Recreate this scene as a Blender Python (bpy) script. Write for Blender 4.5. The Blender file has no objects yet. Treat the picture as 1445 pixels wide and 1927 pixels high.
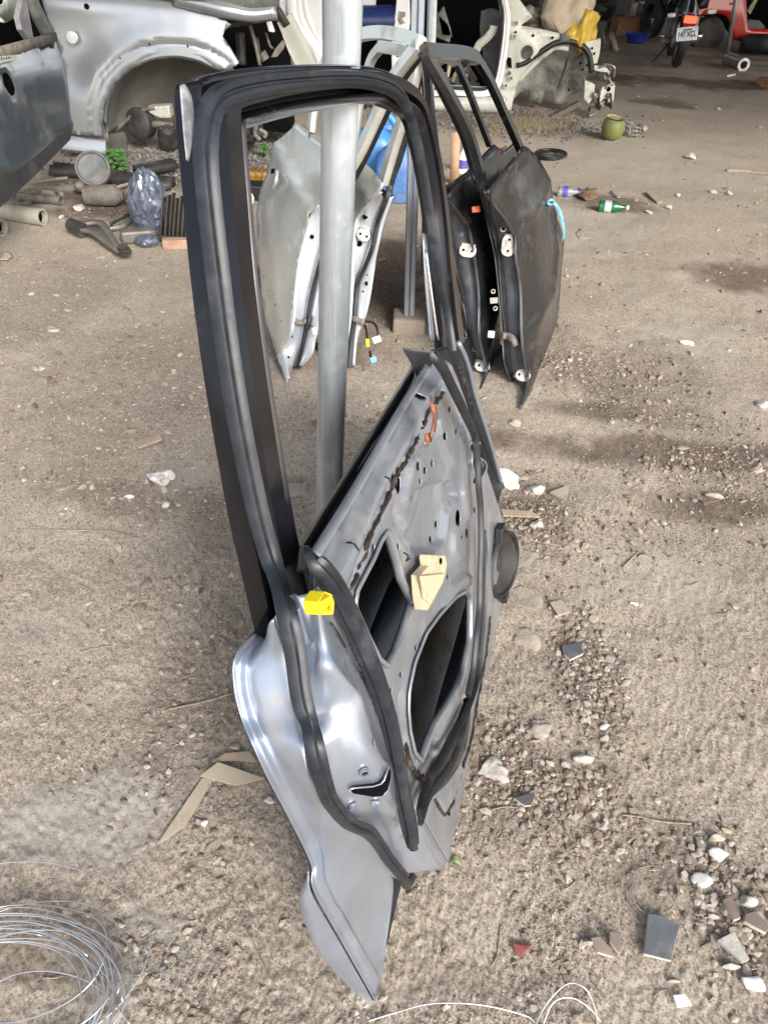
import bpy, bmesh, math, random
import numpy as np
from mathutils import Vector, Matrix
from mathutils.geometry import delaunay_2d_cdt
from mathutils.bvhtree import BVHTree
R = math.radians
sc = bpy.context.scene
COL = sc.collection
rnd = random.Random(7)

# ------------------------------------------------------------------ camera
FPX, CX, CY, CH = 1330.0, 722.5, 963.5, 1.25      # focal length in photo pixels, centre, eye height
_up = -Vector(((640 - CX) / FPX, -(2577 - CY) / FPX, -1.0)).normalized()
_fw = Vector((0, 0, -1)); _fw = (_fw - _fw.dot(_up) * _up).normalized()
_rt = _fw.cross(_up)
CAMR = Matrix((_rt, _fw, _up))
CAM = Vector((0, 0, CH))
cd = bpy.data.cameras.new('camera'); cam = bpy.data.objects.new('camera', cd); COL.objects.link(cam)
cam.matrix_world = Matrix.Translation(CAM) @ CAMR.to_4x4()
cd.sensor_fit = 'HORIZONTAL'; cd.sensor_width = 36.0; cd.lens = FPX / 1445 * 36.0
cd.clip_start = 0.02; cd.clip_end = 400
sc.camera = cam

# ------------------------------------------------------------------ world, sun, exposure
SUN_EL, SUN_AZ = R(32), R(152)
w = bpy.data.worlds.new('World'); sc.world = w; w.use_nodes = True
nt = w.node_tree; nt.nodes.clear()
sky = nt.nodes.new('ShaderNodeTexSky'); sky.sky_type = 'NISHITA'; sky.sun_disc = False
sky.sun_elevation = SUN_EL; sky.sun_rotation = SUN_AZ; sky.dust_density = 3.0; sky.air_density = 1.0; sky.ozone_density = 1.0
bg = nt.nodes.new('ShaderNodeBackground'); bg.inputs[1].default_value = 0.15
ow = nt.nodes.new('ShaderNodeOutputWorld')
hs = nt.nodes.new('ShaderNodeHueSaturation'); hs.inputs['Saturation'].default_value = 0.55
nt.links.new(sky.outputs[0], hs.inputs['Color']); nt.links.new(hs.outputs[0], bg.inputs[0]); nt.links.new(bg.outputs[0], ow.inputs[0])
sl = bpy.data.lights.new('sun', 'SUN'); sl.energy = 1.5; sl.angle = R(16); sl.color = (1.0, 0.97, 0.93)
so = bpy.data.objects.new('sun', sl); COL.objects.link(so)
_sd = Vector((math.sin(SUN_AZ) * math.cos(SUN_EL), math.cos(SUN_AZ) * math.cos(SUN_EL), math.sin(SUN_EL)))
so.rotation_euler = _sd.to_track_quat('Z', 'Y').to_euler()
sc.view_settings.view_transform = 'Standard'; sc.view_settings.look = 'None'
sc.view_settings.gamma = 1.0; sc.view_settings.use_curve_mapping = False
sc.view_settings.exposure = 0.98
sc.cycles.use_denoising = True
sc.cycles.max_bounces = 5; sc.cycles.use_adaptive_sampling = False; sc.cycles.sample_clamp_indirect = 3.0

# ------------------------------------------------------------------ ray helpers
def ray(x, y): return CAMR @ Vector(((x - CX) / FPX, -(y - CY) / FPX, -1.0))
def G(x, y, z=0.0):
    d = ray(x, y); return CAM + d * ((z - CH) / d.z)
def AY(x, y, Y):
    d = ray(x, y); return CAM + d * (Y / d.y)

class Fr:
    """a thing's own frame: origin o, U along its length, V up along its face, W out of the face"""
    def __init__(s, o, phi, al=0.0, tilt=0.0):
        p, a = R(phi), R(al)
        u = Vector((math.sin(p), math.cos(p), 0)); l = Vector((-u.y, u.x, 0))
        v = Vector((0, 0, 1)) * math.cos(a) + l * math.sin(a)
        s.o, s.W = Vector(o), u.cross(v)
        t = R(tilt); s.U = u * math.cos(t) + v * math.sin(t); s.V = v * math.cos(t) - u * math.sin(t)
        s.M = Matrix((s.U, s.V, s.W)).transposed().to_4x4(); s.M.translation = s.o
    def px(s, x, y, w=0.0):
        O = s.o + s.W * w; d = ray(x, y); t = s.W.dot(O - CAM) / s.W.dot(d); X = CAM + d * t - s.o
        return Vector((X.dot(s.U), X.dot(s.V), w))
    def P(s, pts, w=0.0):
        return [s.px(p[0], p[1], p[2] if len(p) > 2 else w) for p in pts]
    def loc(s, X):
        X = Vector(X) - s.o; return Vector((X.dot(s.U), X.dot(s.V), X.dot(s.W)))

# ------------------------------------------------------------------ noise (numpy)
def _h(ix, iy, s):
    n = (ix * 374761393 + iy * 668265263 + s * 974634777) & 0xffffffff
    n = ((n ^ (n >> 13)) * 1274126177) & 0xffffffff
    return ((n ^ (n >> 16)) & 0xffff) / 65535.0
def vnoise(x, y, s=0):
    x = np.asarray(x, float); y = np.asarray(y, float)
    ix = np.floor(x).astype(np.int64); iy = np.floor(y).astype(np.int64); fx = x - ix; fy = y - iy
    fx = fx * fx * (3 - 2 * fx); fy = fy * fy * (3 - 2 * fy)
    a = _h(ix, iy, s); b = _h(ix + 1, iy, s); c = _h(ix, iy + 1, s); d = _h(ix + 1, iy + 1, s)
    return (a + (b - a) * fx) * (1 - fy) + (c + (d - c) * fx) * fy - 0.5
def fbm(x, y, s, o=4, g=0.5):
    r = 0; a = 1.0
    for k in range(o):
        c, q = math.cos(k * 1.1 + s), math.sin(k * 1.1 + s)
        r = r + a * vnoise((x * c - y * q) * 2 ** k + 17 * k, (x * q + y * c) * 2 ** k - 9 * k, s + k); a *= g
    return r

# ------------------------------------------------------------------ materials
def _ramp(nt, src, p0, p1):
    m = nt.nodes.new('ShaderNodeMapRange'); m.inputs[1].default_value = p0; m.inputs[2].default_value = p1
    m.interpolation_type = 'SMOOTHSTEP'; nt.links.new(src, m.inputs[0]); return m.outputs[0]
def _noise(nt, co, scale, detail=6, rough=0.6, dist=0.0):
    n = nt.nodes.new('ShaderNodeTexNoise'); n.inputs['Scale'].default_value = scale; n.inputs['Detail'].default_value = detail
    n.inputs['Roughness'].default_value = rough; n.inputs['Distortion'].default_value = dist
    nt.links.new(co, n.inputs['Vector']); return n.outputs['Fac']
def _mix(nt, fac, a, b):
    m = nt.nodes.new('ShaderNodeMix'); m.data_type = 'RGBA'
    if isinstance(fac, float): m.inputs[0].default_value = fac
    else: nt.links.new(fac, m.inputs[0])
    for i, c in ((6, a), (7, b)):
        if isinstance(c, tuple): m.inputs[i].default_value = (*c, 1)
        else: nt.links.new(c, m.inputs[i])
    return m.outputs[2]
MATS = {}
def mat(name, base, rough=0.5, metal=0.0, dirt=None, dirt_amt=0.45, dscale=6.0, var=0.25, vscale=20.0, bump=0.0, bscale=80.0,
        coat=0.0, emis=None, trans=0.0, alpha=1.0, spec=0.5, streak=None, scr=0.0, bdist=0.002):
    if name in MATS: return MATS[name]
    m = bpy.data.materials.new(name); m.use_nodes = True; nt = m.node_tree; b = nt.nodes['Principled BSDF']; L = nt.links
    co = nt.nodes.new('ShaderNodeTexCoord').outputs['Object']
    if streak:
        mp = nt.nodes.new('ShaderNodeMapping'); mp.inputs['Scale'].default_value = streak; L.new(co, mp.inputs[0]); vco = mp.outputs[0]
    else: vco = co
    f = _noise(nt, vco, vscale)
    c0 = tuple(max(0, c * (1 - var)) for c in base); c1 = tuple(min(1, c * (1 + var)) for c in base)
    colr = _mix(nt, _ramp(nt, f, 0.3, 0.7), c0, c1)
    rsock = None
    if dirt:
        f2 = _noise(nt, co, dscale, 9, 0.7, 0.3)
        d = _ramp(nt, f2, 0.62 - dirt_amt * 0.35, 0.85 - dirt_amt * 0.35)
        colr = _mix(nt, d, colr, dirt)
        mr = nt.nodes.new('ShaderNodeMapRange'); mr.inputs[3].default_value = rough; mr.inputs[4].default_value = 0.85
        L.new(d, mr.inputs[0]); rsock = mr.outputs[0]
        if metal > 0:
            mm = nt.nodes.new('ShaderNodeMapRange'); mm.inputs[3].default_value = metal; mm.inputs[4].default_value = 0.0
            L.new(d, mm.inputs[0]); L.new(mm.outputs[0], b.inputs['Metallic'])
    if scr:
        f3 = _noise(nt, co, 420.0, 3, 0.5); s_ = _ramp(nt, f3, 0.69, 0.74)
        mu = nt.nodes.new('ShaderNodeMath'); mu.operation = 'MULTIPLY'; L.new(s_, mu.inputs[0]); mu.inputs[1].default_value = scr
        colr = _mix(nt, mu.outputs[0], colr, (0.75, 0.74, 0.72))
    L.new(colr, b.inputs['Base Color'])
    if rsock: L.new(rsock, b.inputs['Roughness'])
    else: b.inputs['Roughness'].default_value = rough
    if not (dirt and metal > 0): b.inputs['Metallic'].default_value = metal
    b.inputs['Coat Weight'].default_value = coat; b.inputs['Coat Roughness'].default_value = 0.15
    b.inputs['Specular IOR Level'].default_value = spec
    b.inputs['Transmission Weight'].default_value = trans; b.inputs['Alpha'].default_value = alpha
    if emis: b.inputs['Emission Color'].default_value = (*emis[0], 1); b.inputs['Emission Strength'].default_value = emis[1]
    if bump:
        bn = nt.nodes.new('ShaderNodeBump'); bn.inputs['Strength'].default_value = bump; bn.inputs['Distance'].default_value = bdist
        L.new(_noise(nt, vco, bscale, 8, 0.65), bn.inputs['Height']); L.new(bn.outputs[0], b.inputs['Normal'])
    MATS[name] = m; return m
DUST = (0.30, 0.25, 0.20)
M_paint = mat('silver_blue_paint', (0.42, 0.47, 0.555), 0.30, 0.70, (0.34, 0.31, 0.28), 0.20, 7, 0.10, 9, 0.05, 60, coat=0.5, scr=0.14)
M_panel = mat('panel_grey_paint', (0.31, 0.335, 0.37), 0.33, 0.55, (0.25, 0.225, 0.19), 0.33, 9, 0.15, 12, 0.08, 50, coat=0.3, scr=0.2)
M_skinin = mat('skin_inside_shade_dark', (0.020, 0.026, 0.034), 0.45, 0.0, (0.02, 0.017, 0.013), 0.35, 8, 0.2, 6, spec=0.15)  # darkened base: the shade inside the door is put into the colour
M_black = mat('gloss_black_paint', (0.007, 0.007, 0.010), 0.16, 0.0, (0.05, 0.05, 0.05), 0.10, 14, 0.3, 30, 0.03, 60, coat=0.15, spec=0.42)
M_rub = mat('weathered_rubber', (0.015, 0.018, 0.024), 0.42, 0.0, (0.05, 0.056, 0.065), 0.30, 12, 0.35, 60, 0.25, 220, bdist=0.001)
M_rub2 = mat('dark_rubber', (0.014, 0.015, 0.018), 0.45, 0.0, (0.06, 0.056, 0.05), 0.28, 15, 0.3, 50, 0.2, 150, bdist=0.001)
M_void = mat('shade_and_ink_black', (0.004, 0.004, 0.005), 0.9, spec=0.05)  # near-black standing in for shade in holes and cavities; also sticker ink
M_galv = mat('galvanised_steel', (0.52, 0.575, 0.61), 0.38, 0.4, (0.46, 0.50, 0.51), 0.42, 16, 0.22, 60, 0.10, 70, streak=(1, 1, 0.05), scr=0.1)
M_galv2 = mat('dull_galvanised_channel', (0.30, 0.33, 0.37), 0.45, 0.6, (0.22, 0.21, 0.2), 0.4, 10, 0.2, 14, 0.1, 70, streak=(1, 1, 0.25))
M_chrome = mat('bright_metal', (0.75, 0.77, 0.8), 0.18, 1.0, None, 0, 1, 0.1, 20)
M_steel = mat('dull_steel', (0.36, 0.35, 0.33), 0.45, 0.7, (0.2, 0.15, 0.1), 0.4, 20, 0.2, 30, 0.2, 90)
M_rust = mat('rusty_iron', (0.30, 0.11, 0.055), 0.85, 0.0, (0.12, 0.06, 0.04), 0.4, 30, 0.3, 40, 0.4, 120)
M_tar = mat('butyl_tar', (0.02, 0.014, 0.012), 0.3, 0.0, (0.10, 0.06, 0.045), 0.4, 50, 0.4, 60, 0.8, 120)
M_beige = mat('beige_plastic', (0.56, 0.47, 0.31), 0.5, 0.0, (0.33, 0.27, 0.18), 0.25, 20, 0.06, 10)
M_yellow = mat('yellow_plastic', (0.85, 0.68, 0.015), 0.4, 0.0, None, 0, 1, 0.05, 20)
M_spk = mat('speaker_cone_paper', (0.03, 0.025, 0.023), 0.6, 0.0, (0.06, 0.05, 0.042), 0.4, 20, 0.2, 40)
M_white = mat('chalk_white', (0.80, 0.79, 0.75), 0.7, 0.0, (0.5, 0.45, 0.38), 0.25, 12, 0.06, 20, 0.2, 60)

# ------------------------------------------------------------------ object helpers
def tag(o, label=None, cat=None, group=None, kind=None):
    if label: o['label'] = label
    if cat: o['category'] = cat
    if group: o['group'] = group
    if kind: o['kind'] = kind
    return o
def empty(name, M, label, cat, group=None):
    o = bpy.data.objects.new(name, None); COL.objects.link(o)
    o.matrix_world = M if isinstance(M, Matrix) else Matrix.Translation(Vector(M))
    o.empty_display_size = 0.1
    return tag(o, label, cat, group)
def mesh(name, vs, fs, m=None, parent=None, smooth=True, solid=0.0, off=0.0, bev=0.0, auto=None):
    me = bpy.data.meshes.new(name); me.from_pydata([tuple(v) for v in vs], [], fs); me.validate(); me.update()
    if m: me.materials.append(m)
    if smooth: me.polygons.foreach_set('use_smooth', [True] * len(me.polygons))
    if smooth and auto:
        try: me.set_sharp_from_angle(angle=R(auto))
        except Exception: pass
    o = bpy.data.objects.new(name, me); COL.objects.link(o)
    if parent is not None: o.parent = parent
    if solid:
        s = o.modifiers.new('thickness', 'SOLIDIFY'); s.thickness = solid; s.offset = off
    if bev:
        b = o.modifiers.new('edge', 'BEVEL'); b.width = bev; b.segments = 2; b.limit_method = 'ANGLE'; b.angle_limit = R(35)
    return o
class MB:
    def __init__(s): s.v = []; s.f = []
    def add(s, vs, fs):
        k = len(s.v); s.v += [Vector(v) for v in vs]; s.f += [tuple(i + k for i in f) for f in fs]; return s
    def build(s, name, m, parent=None, **kw): return mesh(name, s.v, s.f, m, parent, **kw)
def catmull(pts, n):
    pts = [Vector(p) for p in pts]; k = len(pts)
    if k < 3: return [pts[0].lerp(pts[-1], i / (n - 1)) for i in range(n)]
    out = []
    for i in range(n):
        t = i / (n - 1) * (k - 1); j = min(int(t), k - 2); f = t - j
        p1, p2 = pts[j], pts[j + 1]
        p0 = pts[j - 1] if j else p1 * 2 - p2; p3 = pts[j + 2] if j + 2 < k else p2 * 2 - p1
        out.append(0.5 * ((2 * p1) + (p2 - p0) * f + (2 * p0 - 5 * p1 + 4 * p2 - p3) * f * f + (3 * p1 - p0 - 3 * p2 + p3) * f ** 3))
    return out
def grid(rows, closed=False):
    a, b = len(rows), len(rows[0]); vs = [v for r in rows for v in r]; fs = []
    for i in range(a if closed else a - 1):
        i2 = (i + 1) % a
        for j in range(b - 1): fs.append((i * b + j, i * b + j + 1, i2 * b + j + 1, i2 * b + j))
    return vs, fs
def loft(name, curves, m, parent, n=60, closed=False, sub=0, **kw):
    rows = [catmull(c, n) for c in curves]
    if sub:
        cols = [catmull([r[j] for r in rows], (len(rows) - 1) * sub + 1) for j in range(n)]
        rows = [[c[i] for c in cols] for i in range(len(cols[0]))]
    vs, fs = grid(rows, closed); return mesh(name, vs, fs, m, parent, **kw)
def arclen(pts, n):
    pts = [Vector(p) for p in pts]; L = [0.0]
    for a, b in zip(pts, pts[1:]): L.append(L[-1] + (b - a).length)
    out = []; j = 0
    for i in range(n):
        t = L[-1] * i / (n - 1)
        while j < len(L) - 2 and L[j + 1] < t: j += 1
        f = (t - L[j]) / max(1e-9, L[j + 1] - L[j]); out.append(pts[j].lerp(pts[j + 1], f))
    return out
def sweep_mb(mb, path, prof, nrm=Vector((0, 0, 1)), closed_prof=True, n=None, scale=None, caps=True, smoothpath=True, twist=None):
    """sweep profile [(side, up)] along path; up axis follows nrm (Vector or list)"""
    path = [Vector(p) for p in path]
    if smoothpath and n: path = arclen(catmull(path, n * 4), n)
    k = len(path); rows = []
    for i, p in enumerate(path):
        t = (path[min(i + 1, k - 1)] - path[max(i - 1, 0)]).normalized()
        nn = nrm if isinstance(nrm, Vector) else nrm[min(int(i / max(1, k - 1) * len(nrm)), len(nrm) - 1)]
        s = t.cross(nn)
        if s.length < 1e-4: s = t.cross(Vector((1, 0.1, 0)))
        s.normalize(); u = s.cross(t).normalized()
        if twist is not None:
            a = twist(i / (k - 1)); s, u = s * math.cos(a) + u * math.sin(a), u * math.cos(a) - s * math.sin(a)
        q = scale(i / (k - 1)) if scale else 1.0
        r = [p + s * (a * q) + u * (b * q) for a, b in prof]
        if closed_prof: r.append(r[0])
        rows.append(r)
    b = len(rows[0]); vs = []; fs = []
    m_ = len(prof)
    for r in rows: vs += r[:m_]
    for i in range(k - 1):
        for j in range(m_ if closed_prof else m_ - 1):
            j2 = (j + 1) % m_; fs.append((i * m_ + j, i * m_ + j2, (i + 1) * m_ + j2, (i + 1) * m_ + j))
    if caps and closed_prof: fs += [tuple(range(m_))[::-1], tuple((k - 1) * m_ + j for j in range(m_))]
    mb.add(vs, fs); return mb
def sweep(name, path, prof, m, parent=None, nrm=Vector((0, 0, 1)), n=None, **kw):
    k2 = {k: kw.pop(k) for k in ('closed_prof', 'scale', 'caps', 'smoothpath', 'twist') if k in kw}
    return sweep_mb(MB(), path, prof, nrm, n=n, **k2).build(name, m, parent, **kw)
def circ(r, k=8, ry=None): return [(r * math.cos(2 * math.pi * i / k), (ry or r) * math.sin(2 * math.pi * i / k)) for i in range(k)]
def tube(name, path, r, m, parent=None, k=8, n=None, **kw): return sweep(name, path, circ(r, k), m, parent, n=n, **kw)
def tube_mb(mb, path, r, k=8, n=None, **kw): return sweep_mb(mb, path, circ(r, k), n=n, **kw)
def box_mb(mb, c, s, M=None):
    c = Vector(c); vs = []
    for x in (-1, 1):
        for y in (-1, 1):
            for z in (-1, 1):
                v = Vector((x * s[0] / 2, y * s[1] / 2, z * s[2] / 2)); vs.append(c + (M @ v if M else v))
    return mb.add(vs, [(0, 1, 3, 2), (4, 6, 7, 5), (0, 4, 5, 1), (2, 3, 7, 6), (0, 2, 6, 4), (1, 5, 7, 3)])
def box(name, c, s, m, parent=None, M=None, bev=0.002, **kw): return box_mb(MB(), c, s, M).build(name, m, parent, smooth=False, bev=bev, **kw)
def lathe_mb(mb, c, prof, axis=Vector((0, 0, 1)), k=20):
    c = Vector(c); axis = Vector(axis).normalized(); a = axis.orthogonal().normalized(); b = axis.cross(a)
    vs = []; fs = []
    for r, h in prof:
        for i in range(k):
            t = 2 * math.pi * i / k; vs.append(c + axis * h + (a * math.cos(t) + b * math.sin(t)) * r)
    for j in range(len(prof) - 1):
        for i in range(k): fs.append((j * k + i, j * k + (i + 1) % k, (j + 1) * k + (i + 1) % k, (j + 1) * k + i))
    return mb.add(vs, fs)
def lathe(name, c, prof, m, parent=None, axis=Vector((0, 0, 1)), k=20, **kw):
    kw.setdefault('auto', 38); return lathe_mb(MB(), c, prof, axis, k).build(name, m, parent, **kw)
def inside(x, y, poly):
    r = False; j = len(poly) - 1
    for i in range(len(poly)):
        xi, yi = poly[i][0], poly[i][1]; xj, yj = poly[j][0], poly[j][1]
        if (yi > y) != (yj > y) and x < (xj - xi) * (y - yi) / (yj - yi) + xi: r = not r
        j = i
    return r
def pdist(x, y, poly, closed=False):
    d = 1e9; k = len(poly)
    for i in range(k if closed else k - 1):
        a, b = poly[i], poly[(i + 1) % k]; dx, dy = b[0] - a[0], b[1] - a[1]
        t = max(0, min(1, ((x - a[0]) * dx + (y - a[1]) * dy) / max(1e-12, dx * dx + dy * dy)))
        d = min(d, math.hypot(x - a[0] - dx * t, y - a[1] - dy * t))
    return d
def sst(t): t = max(0.0, min(1.0, t)); return t * t * (3 - 2 * t)
def plate(name, outer, holes, m, parent, h=None, step=0.02, **kw):
    """sheet in the (u,v) plane with true holes; h(u,v) gives w"""
    vs = []; ed = []
    for lp in [outer] + list(holes):
        k = len(vs); q = []
        for a, b in zip(lp, lp[1:] + lp[:1]):
            n_ = max(1, int(math.hypot(b[0] - a[0], b[1] - a[1]) / step))
            q += [(a[0] + (b[0] - a[0]) * i / n_, a[1] + (b[1] - a[1]) * i / n_) for i in range(n_)]
        vs += q; ed += [(k + i, k + (i + 1) % len(q)) for i in range(len(q))]
    hb = [(min(p[0] for p in q), max(p[0] for p in q), min(p[1] for p in q), max(p[1] for p in q), q) for q in holes]
    inh = lambda x, y: any(a <= x <= b and c <= y <= d and inside(x, y, q) for a, b, c, d, q in hb)
    x0, x1 = min(p[0] for p in outer), max(p[0] for p in outer); y0, y1 = min(p[1] for p in outer), max(p[1] for p in outer)
    bd = list(vs); gs = step; cell = {}
    for p in bd: cell.setdefault((int(p[0] / gs), int(p[1] / gs)), []).append(p)
    if h is not None:
        yy = y0 + step / 2; row = 0
        while yy < y1:
            xx = x0 + step * (0.25 + 0.5 * (row % 2))
            while xx < x1:
                if inside(xx, yy, outer) and not inh(xx, yy):
                    ci, cj = int(xx / gs), int(yy / gs)
                    near = any(math.hypot(p[0] - xx, p[1] - yy) < step * 0.45 for i in (-1, 0, 1) for j in (-1, 0, 1) for p in cell.get((ci + i, cj + j), ()))
                    if not near: vs.append((xx, yy))
                xx += step
            yy += step * 0.87; row += 1
    V, E_, F_, *_ = delaunay_2d_cdt([Vector(p) for p in vs], ed, [], 0, 1e-6)
    fs = []
    for f in F_:
        cx = sum(V[i].x for i in f) / len(f); cy = sum(V[i].y for i in f) / len(f)
        if inside(cx, cy, outer) and not inh(cx, cy): fs.append(tuple(f))
    vv = [Vector((p.x, p.y, h(p.x, p.y) if callable(h) else (h or 0.0))) for p in V]
    return mesh(name, vv, fs, m, parent, **kw)
def smooth_loop(pts, n=48):
    pts = [Vector((p[0], p[1], 0)) for p in pts]; k = len(pts); q = pts[-2:] + pts + pts[:3]
    out = []
    for i in range(n):
        t = 2 + i / n * k; j = int(t); f = t - j; p0, p1, p2, p3 = q[j - 1], q[j], q[j + 1], q[j + 2]
        v = 0.5 * ((2 * p1) + (p2 - p0) * f + (2 * p0 - 5 * p1 + 4 * p2 - p3) * f * f + (3 * p1 - p0 - 3 * p2 + p3) * f ** 3)
        out.append((v.x, v.y))
    return out
def bvh_of(o):
    me = o.data; M = o.matrix_world if o.parent is None else o.parent.matrix_world @ o.matrix_local
    return BVHTree.FromPolygons([M @ v.co for v in me.vertices], [tuple(p.vertices) for p in me.polygons])
def prism(name, poly, w0, w1, m, parent, bev=0.0, smooth=False):
    """flat outline given depth between w0 and w1 (local frame)"""
    k = len(poly); vs = [Vector((p[0], p[1], w0)) for p in poly] + [Vector((p[0], p[1], w1)) for p in poly]
    fs = [tuple(range(k))[::-1], tuple(range(k, 2 * k))] + [(i, (i + 1) % k, k + (i + 1) % k, k + i) for i in range(k)]
    return mesh(name, vs, fs, m, parent, smooth=smooth, bev=bev)
# ------------------------------------------------------------------ ground
def gh(x, y):
    x = np.asarray(x, float); y = np.asarray(y, float)
    r = np.sqrt(x * x + y * y) + 0.4
    z = 0.035 * fbm(x * 0.7 + 3, y * 0.7, 11, 3) + 0.010 * fbm(x * 4, y * 4, 23, 3)
    z = z + 0.004 * fbm(x * 17, y * 17, 31, 3) * np.clip(3.5 / r, 0, 1)
    q = np.clip(fbm(x * 2.2 + 5, y * 2.2, 77, 3) * 1.6 + 0.35, 0, 1)
    z = z + 0.0085 * np.abs(fbm(x * 60, y * 60, 41, 3)) * q * np.clip(1.8 / r, 0, 1) + 0.0035 * fbm(x * 140, y * 110, 61, 2) * np.clip(1.5 / r, 0, 1)
    return z
def gz(x, y): return float(gh(np.array([x]), np.array([y]))[0])
def GG(x, y, dz=0.0):
    """photo pixel to a point on the uneven ground"""
    p = G(x, y)
    for _ in range(4): p = G(x, y, gz(p.x, p.y))
    return p + Vector((0, 0, dz))
PATCH = {  # pixel centre, pixel half-sizes, amount, channel: 0 damp/dark, 1 pale, 2 gravel
}
PL = [(1190, 845, 280, 26, .85, 0), (1340, 950, 130, 36, .9, 0), (1390, 520, 110, 24, .85, 0), (1110, 770, 90, 18, .7, 0), (1290, 330, 220, 10, .0, 0), (1330, 157, 160, 9, 1.1, 0),
      (1250, 190, 50, 8, .8, 0), (1010, 960, 70, 60, .7, 0), (960, 1440, 90, 50, .4, 0), (250, 940, 150, 35, .45, 0), (700, 520, 130, 90, .9, 0),
      (560, 910, 60, 20, .8, 0), (1110, 700, 90, 50, .3, 0), (100, 1790, 130, 60, .5, 0), (1280, 1660, 150, 90, .25, 0), (900, 800, 60, 40, .3, 0),
      (1150, 385, 70, 16, .8, 0), (180, 380, 170, 24, 1.1, 0), (1230, 60, 320, 55, 0.6, 0), (860, 1850, 200, 40, .3, 0), (430, 980, 90, 50, .35, 0),
      (170, 1550, 160, 80, .7, 1), (1240, 1080, 170, 60, .5, 1), (1100, 430, 120, 40, .6, 1), (1240, 300, 170, 60, .35, 1), (250, 1800, 120, 90, .5, 1),
      (340, 890, 60, 26, .6, 1), (1310, 640, 130, 40, .4, 1), (330, 1460, 120, 60, .4, 1), (120, 1180, 130, 60, .3, 1), (640, 1000, 60, 60, .4, 1),
      (300, 320, 150, 40, 1.3, 2), (500, 290, 60, 50, 1.2, 2), (950, 225, 150, 26, 1.0, 2), (1150, 680, 150, 90, .8, 2), (1110, 1260, 60, 130, 1.1, 2),
      (1010, 1000, 90, 60, .9, 2), (1040, 1480, 130, 60, .8, 2), (1380, 1700, 100, 140, .9, 2), (230, 720, 200, 160, .5, 2), (60, 560, 130, 100, .5, 2),
      (400, 1300, 110, 160, .7, 2), (1370, 870, 120, 90, .6, 2), (960, 1530, 110, 60, .5, 2), (430, 1500, 90, 50, .4, 2)]
PW = []
for (x, y, ax, ay, am, ch) in PL:
    c = G(x, y); a = (G(x + ax, y) - c).length; b = (G(x, y + ay) - c).length
    PW.append((c.x, c.y, a, b, am, ch))
def patches(x, y):
    out = np.zeros((3,) + np.shape(x)); wob = fbm(x * 3, y * 3, 5, 4) * 1.3 + fbm(x * 16, y * 16, 9, 3) * 0.7
    for (cx, cy, a, b, am, ch) in PW:
        d = ((x - cx) / a) ** 2 + ((y - cy) / b) ** 2
        out[ch] += am * np.clip(1.25 - d * 0.8 + wob * 0.9, 0, 1)
    return out
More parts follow.
